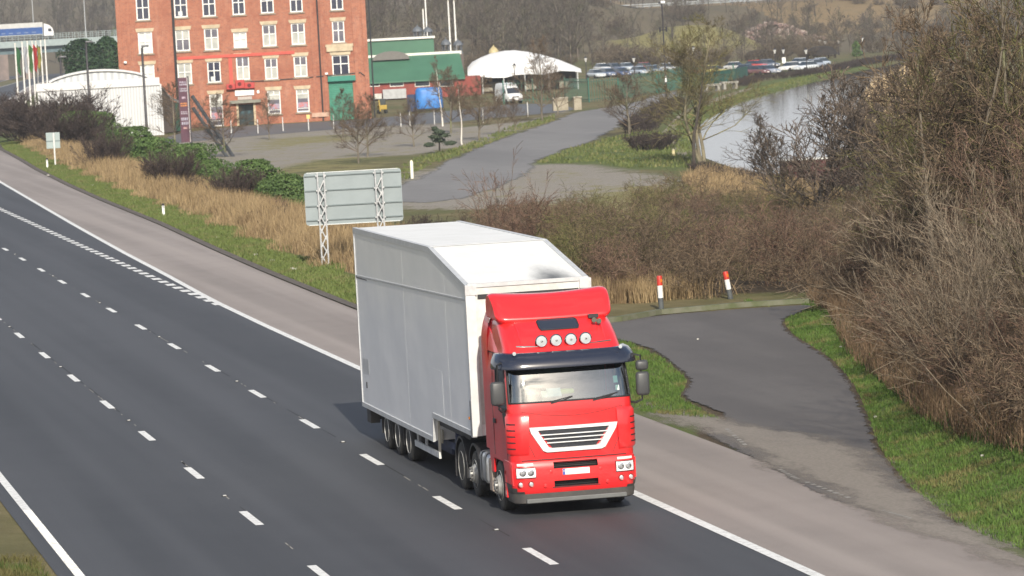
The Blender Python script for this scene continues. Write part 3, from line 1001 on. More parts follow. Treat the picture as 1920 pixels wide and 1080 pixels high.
    # corner air guides with slots
    for s in (-1, 1):
        g = []
        for z in (1.20, 1.26, 1.6, 1.95, 2.02):
            inset = .03 if z in (1.20, 2.02) else 0
            row = []
            for j in range(NL, NL + NC + 1):
                q = ringp(z, .05 - inset * 1.6)
                jj = j if s < 0 else N - 1 - j
                row.append(q[jj])
            g.append(row)
        ag = MB().grid(g, red).build('corner_air_guide', parent=root, smooth_=True, angle=50)
        sl = MB()
        for z in (1.34, 1.46, 1.58, 1.70, 1.82):
            q = ringp(z, .054)
            idx = [NL + 1, NL + 2, NL + 3, NL + 4]
            pts = [q[j if s < 0 else N - 1 - j] for j in idx]
            vs = [(p[0], p[1], z - .012) for p in pts] + [(p[0], p[1], z + .014) for p in pts]
            sl.add(vs, [(i, i + 1, i + 5, i + 4) for i in range(3)], blk)
        q0 = [ringp(z, .03)[(NL) if s < 0 else N - 1 - NL] for z in (1.22, 2.0)]
        sl.tube(q0, .012, blk, 4)
        sl.build('air_slots', parent=ag)
    # bumper
    BT = np.array([(.42, 1.20, .06, .26), (.50, 1.235, .01, .28), (.62, 1.245, -.02, .28), (.80, 1.25, -.03, .28), (.98, 1.25, -.02, .28), (1.07, 1.245, .02, .28), (1.085, 1.22, .06, .28)])
    def bring(z, off=0):
        hw, f, rc = [float(np.interp(z, BT[:, 0], BT[:, k])) for k in (1, 2, 3)]
        pts = [(-hw - off, .80, z), (-hw - off, .55, z)]
        for t in np.linspace(0, math.pi / 2, 7):
            pts.append((-hw + rc - (rc + off) * math.cos(t), f + rc - (rc + off) * math.sin(t), z))
        for x in np.linspace(-hw + rc, hw - rc, 23)[1:-1]:
            pts.append((x, f - off - .03 * (1 - (x / (hw - rc)) ** 2), z))
        for t in np.linspace(math.pi / 2, 0, 7):
            pts.append((hw - rc + (rc + off) * math.cos(t), f + rc - (rc + off) * math.sin(t), z))
        return pts + [(hw + off, .55, z), (hw + off, .80, z)]
    bz = [.42, .50, .56, .62, .68, .74, .80, .86, .92, .98, 1.05, 1.07, 1.085]
    rings = [bring(z) for z in bz]
    nb = len(rings[0])
    bp = MB()
    vs = [p for r in rings for p in r]
    fs = []
    holes = MB()
    for i in range(len(bz) - 1):
        for j in range(nb - 1):
            a, b_ = rings[i][j], rings[i][j + 1]
            xc = (a[0] + b_[0]) / 2
            zc = (bz[i] + bz[i + 1]) / 2
            if abs(xc) < .455 and a[1] < .2 and (.56 < zc < .68 or .92 < zc < 1.05):
                continue
            fs.append((i * nb + j, i * nb + j + 1, (i + 1) * nb + j + 1, (i + 1) * nb + j))
    bp.add(vs, fs, red)
    bumper = bp.build('bumper', parent=root, smooth_=True, angle=35)
    bi = MB()
    for z0, z1 in ((.555, .685), (.915, 1.055)):
        bi.box((0, .14, (z0 + z1) / 2), (.98, .02, z1 - z0 + .05), dark)
        bi.box((0, .04, z0 - .004), (.95, .16, .012), blk)
        for k in range(3):
            bi.box((0, .10, z0 + .03 + k * .035), (.92, .02, .008), blk)
    bi.build('bumper_grating', parent=bumper)
    lip = MB()
    g = [[p for p in bring(.45, .012)], [p for p in bring(.40, .03)], [(p[0] * .985, p[1], .27) for p in bring(.43, .02)], [(p[0] * .96, p[1] + .06, .24) for p in bring(.43, 0)]]
    lip.grid(g, mat('bumper_lip', (.045, .043, .043), (.06, .055, .05), 4, rough=.6))
    # dark corners under the lamps
    for s in (-1, 1):
        q = [[bring(z, .006)[j if s < 0 else nb - 1 - j] for j in range(0, 8)] for z in (.42, .50, .57, .64)]
        vs = [p for r in q for p in r]
        fs = []
        for i in range(3):
            for j in range(7):
                if j < 7 - 2 * i:
                    fs.append((i * 8 + j, i * 8 + j + 1, (i + 1) * 8 + j + 1, (i + 1) * 8 + j))
        lip.add(vs, fs, mat('bumper_lip', (.045, .043, .043)))
    lip.build('bumper_lip', parent=root, smooth_=True, angle=40)
    MB().bbox((0, .02, .31), (2.0, .10, .085), grey, .015).build('front_step', parent=root)
    pl = MB().bbox((0, -.058, .845), (.54, .012, .118), mat('plate_white', (.80, .80, .78), rough=.4), .004)
    plo = pl.build('number_plate', parent=root)
    MB().box((-.245, -.068, .845), (.045, .004, .112), mat('plate_blue', (.08, .10, .42))).build('plate_band', parent=plo)
    MB().box((-.245, -.0705, .862), (.016, .002, .03), mat('plate_mark', (.7, .7, .5))).build('plate_emblem', parent=plo)
    for x in (-.62, .62):
        MB().lathe([(.002, -.02), (.035, -.015), (.04, .03)], (x, -.05, .60), 'y', 10, red).build('tow_cover', parent=bumper, smooth_=True)
        MB().lathe([(.002, -.02), (.03, -.015), (.034, .03)], (x * .8, -.05, .86), 'y', 10, red).build('tow_cover', parent=bumper, smooth_=True)
    for s in (-1, 1):
        def bpoint(x, z, off):
            r = bring(z, off)
            xs = [p[0] for p in r[2:-2]]
            ysx = [p[1] for p in r[2:-2]]
            return (s * x, float(np.interp(-x, xs, ysx)), z)
        hl = MB()
        xx = np.linspace(.80, 1.17, 7)
        hl.grid([[bpoint(x, z, o) for x in xx] for z, o in ((.765, -.005), (.775, .016), (.965, .016), (.975, -.005))], gloss('headlight_glass', (.70, .72, .73), .08, 1.0))
        h = hl.build('headlight', parent=root, smooth_=True, angle=30)
        fr = MB()
        loop = [bpoint(x, .77, .012) for x in xx] + [bpoint(x, .97, .012) for x in xx[::-1]]
        fr.tube(loop + [loop[0]], .012, mat('lamp_surround', (.12, .012, .014), rough=.5), 4)
        fr.build('lamp_surround', parent=h)
        for x in (.90, 1.05):
            c = bpoint(x, .87, .02)
            MB().lathe([(.002, .0), (.05, -.008), (.066, .0), (.07, .01)], c, 'y', 16, chrome).build('reflector', parent=h, smooth_=True)
            MB().lathe([(.002, -.016), (.024, -.012), (.028, .0)], c, 'y', 12, mat('bulb_dark', (.30, .31, .33), rough=.2)).build('bulb', parent=h, smooth_=True)
        il = MB().grid([[bpoint(x, z, .014) for x in np.linspace(.84, 1.15, 6)] for z in (1.005, 1.05)], gloss('indicator_glass', (.80, .66, .60), .12, 1))
        il.build('indicator', parent=root, smooth_=True)
        for x in (.90, 1.10):
            c = bpoint(x, .65, .0)
            f = MB().lathe([(.05, .03), (.062, -.012), (.058, -.022), (.045, -.015)], c, 'y', 16, mat('fog_rim', (.30, .03, .03), rough=.4))
            fo = f.build('fog_light', parent=root, smooth_=True)
            MB().lathe([(.002, -.022), (.03, -.020), (.045, -.010), (.046, .01)], c, 'y', 14, lens).build('lamp_glass', parent=fo, smooth_=True)
        # mirrors on their arms
        X = 1.40 if s < 0 else 1.47
        mh = mat('mirror_housing', (.055, .057, .06), rough=.45)
        mir = MB().bbox((s * (X + .02), .25, 2.43), (.27, .14, .47), mh, .06).build('mirror', parent=root, smooth_=True, angle=60)
        MB().tube([(s * 1.20, .42, 2.98), (s * 1.32, .30, 3.02), (s * X, .26, 2.98), (s * X, .26, 2.66)], .022, blk, 6).build('mirror_arm', parent=mir, smooth_=True)
        MB().tube([(s * 1.235, .42, 2.08), (s * 1.34, .30, 2.06), (s * X, .26, 2.12), (s * X, .26, 2.22)], .022, blk, 6).build('mirror_arm', parent=mir, smooth_=True)
        if s > 0:
            MB().bbox((s * (X + .02), .25, 2.79), (.25, .14, .20), mh, .055).build('wide_mirror', parent=mir, smooth_=True, angle=60)
        MB().box((s * (X + .02), .326, 2.43), (.21, .006, .40), mat('mirror_glass', (.5, .55, .6), rough=.05, metal=1)).build('mirror_glass', parent=mir)
    # wheels
    tyre = mat('tyre_rubber', (.022, .022, .022), (.035, .033, .031), 5, rough=.85)
    rimg = mat('wheel_steel', (.36, .36, .35), (.25, .24, .22), 4, rough=.45, metal=.3)
    rimb = mat('wheel_bright', (.56, .56, .55), (.42, .41, .39), 4, rough=.4, metal=.3)
    hubd = mat('hub_dark', (.14, .14, .14), (.09, .085, .08), 5, rough=.6)
    def wheel(x, y, r, w, out, conv=False, bright=False):
        """out = +1 / -1: the side facing outwards"""
        e = thing('wheel', None, None)
        e.parent = root
        e.location = (x, y, r)
        hw = w / 2
        t = MB().lathe([(r * .60, -hw), (r * .86, -hw), (r * .96, -hw * .88), (r, -hw * .65), (r, -hw * .3), (r * .985, -hw * .28), (r * .985, -hw * .2), (r, -hw * .18), (r, hw * .18), (r * .985, hw * .2), (r * .985, hw * .28), (r, hw * .3), (r, hw * .65), (r * .96, hw * .88), (r * .86, hw), (r * .60, hw)], axis='x', n=36, m=tyre)
        t.build('tyre', parent=e, smooth_=True, angle=50)
        o = out
        if conv:
            prof = [(r * .62, o * hw * .95), (r * .60, o * (hw + .01)), (r * .56, o * hw * .7), (r * .46, o * (hw * .9)), (r * .36, o * (hw + .04)), (r * .34, o * (hw + .07)), (r * .2, o * (hw + .075)), (r * .18, o * (hw + .12)), (.01, o * (hw + .125))]
            m_ = rimg
        else:
            prof = [(r * .62, o * hw * .95), (r * .60, o * (hw + .01)), (r * .57, o * hw * .8), (r * .53, o * .0), (r * .32, o * -.02), (r * .30, o * hw * .35), (r * .14, o * hw * .45), (.01, o * hw * .46)]
            m_ = rimb if bright else rimg
        rim = MB().lathe(prof, axis='x', n=28, m=m_)
        nb_ = rim
        for k in range(10):
            a = 2 * math.pi * k / 10
            rr = r * .27
            xx_ = o * ((hw + .08) if conv else hw * .38)
            nb_.lathe([(.018, 0), (.018, o * .035)], (xx_, rr * math.cos(a), rr * math.sin(a)), 'x', 6, hubd)
        rim.build('rim', parent=e, smooth_=True, angle=35)
        return e
    for s in (-1, 1):
        wheel(s * 1.075, 1.40, .50, .31, s, True)
        wheel(s * 1.075, 4.02, .47, .28, s, True)
        wheel(s * 1.08, 5.42, .50, .30, s)
        wheel(s * .74, 5.42, .50, .30, -s)
        for y in (11.45, 12.85, 14.25):
            wheel(s * 1.075, y, .45, .36, s, bright=True)
    # mudguards
    for s in (-1, 1):
        def guard(y, r, a0, a1, x0, x1, m_, nm='mudguard', flap=None):
            g = []
            for a in np.linspace(math.radians(a0), math.radians(a1), 13):
                yy, zz = y + r * math.cos(a), .5 + r * math.sin(a)
                g.append([(s * x0, yy, zz), (s * x1, yy, zz), (s * x1, y + (r - .05) * math.cos(a), .5 + (r - .05) * math.sin(a))])
            mb = MB().grid(g, m_)
            if flap:
                for yy, z0, z1 in flap:
                    mb.box((s * (x0 + x1) / 2, yy, (z0 + z1) / 2), (abs(x1 - x0), .02, z1 - z0), blk)
            return mb.build(nm, parent=root, smooth_=True, angle=50)
        guard(1.40, .64, 12, 172, .80, 1.20, blk, flap=[(2.02, .22, .62)])
        guard(4.02, .60, 10, 170, .85, 1.23, blk, flap=[(3.45, .30, .66)])
        guard(5.42, .62, 8, 172, .66, 1.24, blk, flap=[(6.05, .22, .66), (4.80, .30, .66)])
        for y in (11.45, 12.85, 14.25):
            g = MB().box((s * 1.07, y + .62, .52), (.38, .02, .42), blk)
            g.build('mud_flap', parent=root)
    # tank, steps and chassis
    tk = MB().bbox((-1.0, 2.86, .72), (.54, .82, .62), mat('tank_aluminium', (.62, .63, .64), (.5, .5, .5), 3, rough=.32, metal=.7), .10)
    tko = tk.build('fuel_tank', parent=root, smooth_=True, angle=60)
    sb = MB()
    for y in (2.62, 3.08):
        sb.bbox((-1.0, y, .72), (.56, .05, .64), mat('tank_strap', (.30, .31, .32), rough=.4, metal=.6), .10)
    sb.build('tank_strap', parent=tko, smooth_=True)
    sp_ = MB().bbox((-1.13, 2.30, .62), (.22, .30, .66), mat('step_panel', (.34, .27, .22), (.2, .17, .15), 6), .03)
    sp_.build('cab_step', parent=root)
    MB().bbox((1.0, 2.9, .72), (.50, 1.1, .60), dark, .05).build('battery_box', parent=root)
    MB().box((-1.20, .74, .60), (.10, .16, .52), red).build('bumper_end', parent=root)
    ch = MB()
    for s in (-1, 1):
        ch.box((s * .40, 4.2, .82), (.10, 4.6, .26), dark)
    ch.box((0, 5.3, 1.08), (.9, 1.0, .12), dark)
    ch.box((0, 3.1, 1.0), (1.9, 1.6, .08), dark)
    for y in (1.4, 4.02, 5.42):
        ch.tube([(-1.0, y, .5), (1.0, y, .5)], .08, dark, 8)
    ch.box((0, 1.2, .75), (1.7, 1.4, .5), dark)
    ch.build('tractor_chassis', parent=root)
    sus = MB()
    for k in range(3):
        pts = []
        for t in np.linspace(0, 10 * math.pi, 60):
            pts.append((-.3 + k * .3 + .05 * math.cos(t), 2.5 + .9 * t / (10 * math.pi), 1.75 + .05 * math.sin(t) - .3 * math.sin(t / 10)))
        sus.tube(pts, .012, mat('air_hose', ((.5, .06, .05), (.05, .06, .09), (.45, .35, .05))[k]), 4)
    sus.build('air_hoses', parent=root)
    # ---- trailer
    tw, nt, b = nodes_of('trailer_panel')
    v = coord(nt, 'OBJ')
    c = mixc(nt, ramp(nt, noise(nt, v, .7, 4, .6, (1, .5, 1.6)), .3, .7), (.88, .88, .89), (.84, .845, .86))
    c = mixc(nt, ramp(nt, noise(nt, v, 3, 6, .8, (1, 1, .18)), .55, .8, 0, .16), c, (.5, .49, .47))
    nt.links.new(c, b.inputs['Base Color'])
    b.inputs['Roughness'].default_value = .16
    b.inputs['Specular IOR Level'].default_value = .5
    bump(nt, b, noise(nt, v, .62, 2, .4, (1, .8, 1.3)), .12, .22)
    # the roof and its slope: same white, dusty, sooted above the exhaust
    tr_, nt, b = nodes_of('trailer_roof')
    v = coord(nt, 'OBJ')
    c = mixc(nt, ramp(nt, noise(nt, v, 1.2, 5, .7), .3, .75), (.78, .78, .765), (.70, .70, .68))
    mp = nnode(nt, 'ShaderNodeVectorMath', operation='SUBTRACT')
    nt.links.new(v, mp.inputs[0])
    mp.inputs[1].default_value = (.60, 3.66, 4.33)
    sc_ = nnode(nt, 'ShaderNodeVectorMath', operation='MULTIPLY')
    nt.links.new(mp.outputs[0], sc_.inputs[0])
    sc_.inputs[1].default_value = (1.9, .62, .3)
    ln = nnode(nt, 'ShaderNodeVectorMath', operation='LENGTH')
    nt.links.new(sc_.outputs[0], ln.inputs[0])
    d = math_(nt, 'ADD', ln.outputs['Value'], math_(nt, 'MULTIPLY', math_(nt, 'SUBTRACT', noise(nt, v, 5, 4, .7, (1, .4, 1)), .5), .5))
    c = mixc(nt, ramp(nt, d, .05, 1.15, .92, 0), c, (.03, .03, .03))
    nt.links.new(c, b.inputs['Base Color'])
    b.inputs['Roughness'].default_value = .5
    alu = mat('trailer_aluminium', (.60, .61, .62), (.48, .49, .50), 6, rough=.4, metal=.35)
    trim = mat('trailer_trim', (.52, .53, .54), (.45, .46, .47), 5, rough=.35)
    XL, XR = -1.275, 1.275
    y0, yb, y1 = 3.68, 7.65, 17.3
    zt0, zt1 = 4.33, 4.93
    side = [(y0, 1.27), (8.10, 1.27), (8.22, .76), (y1, .74), (y1, zt1), (yb, zt1), (y0, zt0)]
    body = MB().prism(side, 'x', XL, XR, tw)
    tb = body.build('trailer_body', parent=root)
    me = tb.data
    me.materials.append(tr_)
    for p in me.polygons:
        if p.normal.z > .5:
            p.material_index = 1
    fw_ = MB()
    fw_.box((0, y0 - .012, 2.9), (2.40, .02, 2.8), mat('trailer_front', (.60, .60, .58), (.48, .48, .46), 3))
    fw_.box((0, y0 - .03, 4.10), (2.1, .03, .09), blk)  # black strip stands in for the shade in the gap behind the cab
    fw_.build('front_wall', parent=tb)
    tr = MB()
    for s, x in ((-1, XL), (1, XR)):
        xo = x + s * .006
        tr.prism([(y0 - .01, zt0 + .015), (yb, zt1 + .015), (y1 + .01, zt1 + .015), (y1 + .01, zt1 - .10), (yb - .01, zt1 - .10), (y0 - .01, zt0 - .09)], 'x', xo - s * .09, xo + s * .012, trim)
        tr.prism([(y0, 1.265), (8.12, 1.265), (8.12, 1.37), (y0, 1.37)], 'x', xo - s * .03, xo + s * .016, trim)
        tr.prism([(8.20, .735), (y1, .735), (y1, .84), (8.20, .845)], 'x', xo - s * .03, xo + s * .016, trim)
        tr.prism([(8.08, 1.26), (8.11, 1.26), (8.24, .75), (8.20, .75)], 'x', xo - s * .05, xo + s * .018, trim)
        tr.prism([(y1 - .05, .74), (y1 + .012, .74), (y1 + .012, zt1), (y1 - .05, zt1)], 'x', xo - s * .05, xo + s * .01, trim)
        tr.box((xo - s * .08, y0 - .02, 2.72), (.20, .09, 2.90), mat('corner_post', (.62, .625, .62), (.53, .535, .53), 3, rough=.6))
        tr.box((xo - s * .02, y0 + .02, 1.62), (.10, .16, .74), mat('post_foot', (.24, .25, .26), rough=.5))
        tr.box((xo - s * .09, y0 - .01, 4.24), (.24, .14, .20), alu)
        tr.lathe([(.005, 0), (.03, -.02), (.03, .02)], (xo + s * .01, y0 + .25, 1.62), 'x', 8, mat('amber', (.6, .2, .03)))
    tr.box((0, yb, zt1 + .012), (2.5, .08, .012), trim)
    tr.box((0, y0, zt0 + .0), (2.50, .10, .08), trim)
    tr.build('trailer_trim', parent=tb)
    ss = MB()
    for s, x in ((-1, XL), (1, XR)):
        xo = x + s * .004
        ss.prism([(y0, 4.03), (y1, 3.80), (y1, 3.835), (y0, 4.065)], 'x', xo - s * .02, xo + s * .010, trim)
        ss.prism([(y0, 4.022), (y1, 3.792), (y1, 3.80), (y0, 4.03)], 'x', xo - s * .02, xo + s * .004, mat('seam_grey', (.25, .26, .28)))
        ss.prism([(15.8, 3.775), (y1, 3.757), (y1, 3.785), (15.8, 3.795)], 'x', xo - s * .02, xo + s * .003, mat('seam_dirt', (.12, .11, .1)))
        for y in (6.05, 11.0):
            ss.prism([(y, .85 if y > 8.2 else 1.37), (y + .012, .85 if y > 8.2 else 1.37), (y + .012, 4.82 if y > 7.6 else 4.5), (y, 4.82 if y > 7.6 else 4.5)], 'x', xo - s * .02, xo + s * -.0030, mat('panel_joint', (.66, .67, .68), rough=.26, spec=.35))
        ss.prism([(16.15, 1.55), (17.0, 1.55), (17.0, 1.90), (16.15, 1.90)], 'x', xo - s * .02, xo - s * .0025, trim)
        ss.prism([(16.5, 1.22), (16.62, 1.22), (16.62, 1.36), (16.5, 1.36)], 'x', xo - s * .02, xo + s * .006, blk)
        ss.prism([(6.85, 1.40), (8.35, 1.40), (8.35, 2.35), (6.85, 2.35)], 'x', xo - s * .02, xo + s * -.0028, tw)
    ss.build('side_seams', parent=tb)
    uc = MB()
    uc.box((0, 12.3, .66), (1.9, 9.4, .14), navy)
    uc.box((-.85, 9.6, .58), (.06, 2.6, .32), navy)
    uc.box((.85, 9.6, .58), (.06, 2.6, .32), navy)
    uc.box((0, 7.2, .95), (1.7, 1.4, .60), navy)
    uc.box((0, 6.5, 1.16), (2.3, 3.6, .14), dark)
    for s in (-1, 1):
        uc.box((s * .95, 7.15, .85), (.10, .12, .80), navy)
        uc.box((s * 1.1, 10.65, .60), (.12, .5, .30), dark)
        uc.box((s * 1.12, 16.8, .55), (.22, .5, .32), dark)
    for y in (11.45, 12.85, 14.25):
        uc.tube([(-1, y, .45), (1, y, .45)], .08, dark, 8)
    uc.box((0, 17.1, .48), (2.3, .10, .12), dark)
    uc.build('trailer_chassis', parent=root)
    for s in (-1, 1):
        sg = MB()
        sg.box((s * 1.20, 9.45, .46), (.04, 2.9, .13), alu)
        sg.box((s * 1.20, 8.0, .46), (.05, .06, .14), mat('guard_end', (.7, .7, .66)))
        sg.box((s * 1.17, 8.15, .85), (.05, .06, .75), mat('guard_post', (.45, .42, .36), rough=.7))
        sg.box((s * 1.17, 9.7, .62), (.05, .06, .30), alu)
        sg.box((s * 1.17, 10.7, .62), (.05, .06, .30), alu)
        sg.prism([(7.95, 1.0), (8.25, 1.0), (8.2, .72), (8.08, .70)], 'x', s * 1.10, s * 1.14, mat('bracket', (.34, .32, .27)))
        sg.build('side_guard', parent=root)
    rd = MB()
    rd.box((0, y1 + .006, 2.85), (2.4, .01, 4.0), trim)
    rd.build('rear_door', parent=tb)
    for s in (-1, 1):
        MB().box((s * .9, y1 + .02, .62), (.4, .03, .12), mat('tail_red', (.4, .02, .02))).build('tail_light', parent=root)
    return root
build_lorry()

# ------------------------------------------------------------------ vegetation
def twig_mat(name, ca, cb, moss=None, rnd=.15):
    if name in MATS:
        return MATS[name]
    m, nt, b = nodes_of(name)
    b.inputs['Roughness'].default_value = .85
    b.inputs['Specular IOR Level'].default_value = .25
    v = coord(nt, 'POS')
    c = mixc(nt, ramp(nt, noise(nt, v, 1.1, 3, .6), .35, .65), ca, cb)
    if moss:
        c = mixc(nt, ramp(nt, noise(nt, v, .45, 3, .6), .48, .64, 0, .8), c, moss)
    at = nnode(nt, 'ShaderNodeAttribute', attribute_name='tone')
    tn = ramp(nt, at.outputs['Fac'], 0, 1, .42, 1.5)
    c = mixc(nt, 1.0, c, tn, 'MULTIPLY')
    oi = nnode(nt, 'ShaderNodeObjectInfo')
    f = math_(nt, 'MULTIPLY_ADD', oi.outputs['Random'], 2 * rnd)
    f.node.inputs[2].default_value = 1 - rnd
    hs = nnode(nt, 'ShaderNodeHueSaturation')
    nt.links.new(c, hs.inputs['Color'])
    nt.links.new(f, hs.inputs['Value'])
    nt.links.new(hs.outputs[0], b.inputs['Base Color'])
    MATS[name] = m
    return m
TW_BROWN = twig_mat('twig_brown', (.10, .072, .048), (.155, .115, .077))
TW_OLIVE = twig_mat('twig_olive', (.11, .09, .046), (.155, .13, .066), (.115, .13, .036))
TW_RED = twig_mat('twig_red', (.13, .08, .058), (.18, .118, .085))
TW_PALE = twig_mat('twig_pale', (.155, .125, .09), (.215, .175, .13), None, .1)  # lighter twigs: the sunshine on them is put into the colour
TW_DARK = twig_mat('twig_dark', (.05, .037, .034), (.075, .056, .048))
TW_GREY = twig_mat('twig_grey', (.11, .086, .060), (.155, .122, .086))
TW_UMBER = twig_mat('twig_umber', (.080, .056, .038), (.125, .09, .062))
BARK = twig_mat('bark_grey', (.13, .11, .085), (.20, .175, .135), (.15, .16, .08))
BARK_DK = twig_mat('bark_dark', (.05, .042, .036), (.08, .068, .055))
BIRCH, _nt, _b = nodes_of('birch_bark')
_v = coord(_nt, 'OBJ')
_nt.links.new(mixc(_nt, ramp(_nt, noise(_nt, _v, 5, 4, .7, (1, 1, 2.4)), .58, .66), (.62, .58, .52), (.06, .05, .045)), _b.inputs['Base Color'])
_b.inputs['Roughness'].default_value = .8

def unit(v):
    return v / (np.linalg.norm(v) + 1e-9)
def grow(r, p, d, L, rad, depth, out, *, kids=5, wob=.18, up=.08, ratio=.5, spread=.8, steps=5, k0=.25, tip=.25):
    """one branch that wanders, tapers and bears side shoots; appends (p0, p1, r0, r1, depth)"""
    n = max(2, steps)
    sl = L / n
    q = p.copy()
    d = unit(d)
    bear = np.sort(r.uniform(k0, 1.0, kids)) if depth > 0 else []
    bi = 0
    for i in range(n):
        d = unit(d + r.normal(0, wob, 3) + np.array([0, 0, up]))
        q2 = q + d * sl
        ra = rad * (1 - (1 - tip) * i / n)
        rb = rad * (1 - (1 - tip) * (i + 1) / n)
        out.append((q, q2, ra, rb, depth))
        while bi < len(bear) and bear[bi] <= (i + 1) / n:
            t = bear[bi] * n - i
            b = q + (q2 - q) * t
            s = unit(np.cross(d, r.normal(0, 1, 3)))
            a = spread * r.uniform(.6, 1.25)
            nd = unit(d * math.cos(a) + s * math.sin(a))
            grow(r, b, nd, L * ratio * r.uniform(.6, 1.2) * (1.15 - .5 * bear[bi]), max(rb * .62, .004), depth - 1, out, kids=kids, wob=wob * 1.1, up=up, ratio=ratio, spread=spread,
                 steps=max(2, steps - 1), k0=.15, tip=tip)
            bi += 1
        q = q2
def segs_arrays(segs, rmin=.006, scale=1.0, sides=3):
    p0 = np.array([s[0] for s in segs])
    p1 = np.array([s[1] for s in segs])
    r0 = np.maximum(np.array([s[2] for s in segs]), rmin)
    r1 = np.maximum(np.array([s[3] for s in segs]), rmin * .7)
    d = p1 - p0
    d /= np.linalg.norm(d, axis=1, keepdims=True) + 1e-9
    ref = np.where(np.abs(d[:, 2:3]) > .9, np.array([[1.0, 0, 0]]), np.array([[0, 0, 1.0]]))
    a = np.cross(d, ref)
    a /= np.linalg.norm(a, axis=1, keepdims=True) + 1e-9
    b = np.cross(d, a)
    V = []
    for p, r in ((p0, r0), (p1, r1)):
        for k in range(sides):
            t = 2 * math.pi * k / sides
            V.append(p + (a * math.cos(t) + b * math.sin(t)) * r[:, None])
    V = np.stack(V, 1).reshape(-1, 3)
    o = np.arange(len(segs))[:, None] * 2 * sides
    F = []
    for k in range(sides):
        k2 = (k + 1) % sides
        F.append(np.concatenate([o + k, o + k2, o + sides + k2, o + sides + k], 1))
    F = np.stack(F, 1).reshape(-1, 4)
    return V * scale, F
def bush_segs(seed, stems=16, h=2.4, w=1.5, kids=7, depth=2, lean=.5, rad=.022, wob=.22, up=.03, spread=.8, ratio=.5, steps=5):
    r = np.random.default_rng(seed)
    out = []
    for i in range(stems):
        a = r.uniform(0, 2 * math.pi)
        q = math.sqrt(r.uniform(0, 1))
        base = np.array([math.cos(a) * q * w * .35, math.sin(a) * q * w * .35, -.1])
        d = np.array([math.cos(a) * lean * q * 1.3, math.sin(a) * lean * q * 1.3, 1.0]) + r.normal(0, .16, 3)
        grow(r, base, d, h * r.uniform(.65, 1.1), rad * r.uniform(.7, 1.2), depth, out, kids=kids, wob=wob, up=up, spread=spread, ratio=ratio, steps=steps)
    return out
def tree_segs(seed, h=8.0, trunk_h=.3, limbs=14, rad=.13, kids=6, depth=3, spread=.75, limb=.5, up=.06, wob=.14, forks=1):
    """trunk list and crown list of a bare tree"""
    r = np.random.default_rng(seed)
    tr, cr = [], []
    for f in range(forks):
        a0 = r.uniform(0, 6.28)
        p = np.array([.0, .0, -.2]) + (np.array([math.cos(a0), math.sin(a0), 0]) * .15 * h / 8 if forks > 1 else 0)
        d = np.array([0, 0, 1.0]) + (np.array([math.cos(a0), math.sin(a0), 0]) * .22 if forks > 1 else r.normal(0, .04, 3))
        n = 12
        H = h * (1 if f == 0 else r.uniform(.75, .98))
        for i in range(n):
            d = unit(d + r.normal(0, .06, 3) + np.array([0, 0, .05]))
            q = p + d * H * .92 / n
            ra = rad * (1 - .9 * i / n) / (1 if forks == 1 else 1.3)
            rb = rad * (1 - .9 * (i + 1) / n) / (1 if forks == 1 else 1.3)
            tr.append((p, q, ra, rb, 9))
            t = (i + .5) / n
            if t > trunk_h:
                for k in range(max(1, round(limbs / (n * (1 - trunk_h))))):
                    a = r.uniform(0, 6.28)
                    tt = (t - trunk_h) / (1 - trunk_h)
                    elev = spread * r.uniform(.8, 1.2) * (1.1 - .4 * tt)
                    nd = np.array([math.cos(a) * math.sin(elev), math.sin(a) * math.sin(elev), math.cos(elev)])
                    L = h * limb * (1.0 - .72 * tt) * r.uniform(.7, 1.15)
                    grow(r, p + (q - p) * r.uniform(0, 1), nd, L, rb * .55, depth - 1, cr, kids=kids, wob=wob, up=up, ratio=.5, spread=.7, steps=5)
            p = q
    return tr, cr
def bush_proto(name, mat_, seed, rmin=.006, **kw):
    V, F = segs_arrays(bush_segs(seed, **kw), rmin)
    o = mesh_np(name, V, F, mat_)
    return o
def tree_proto(name, tm, cm, seed, rmin=.008, **kw):
    root = thing(name, None, None)
    tr, cr = tree_segs(seed, **kw)
    V, F = segs_arrays(tr, .01, sides=7)
    t = mesh_np('trunk', V, F, tm, root, True)
    V, F = segs_arrays(cr, rmin)
    mesh_np('crown', V, F, cm, root)
    return root
USED = set()
def place(proto, loc, rz, sc, label, cat, group=None):
    """first use moves the first one itself, later uses copy it with its parts"""
    if proto.name in USED:
        o = copy_tree(proto)
    else:
        USED.add(proto.name)
        o = proto
    o.location = tuple(map(float, loc))
    o.rotation_euler = (0, 0, rz)
    o.scale = sc if isinstance(sc, (tuple, list)) else (sc,) * 3
    for k in ('label', 'category', 'group'):
        if k in o:
            del o[k]
    return tag(o, label, cat, group)

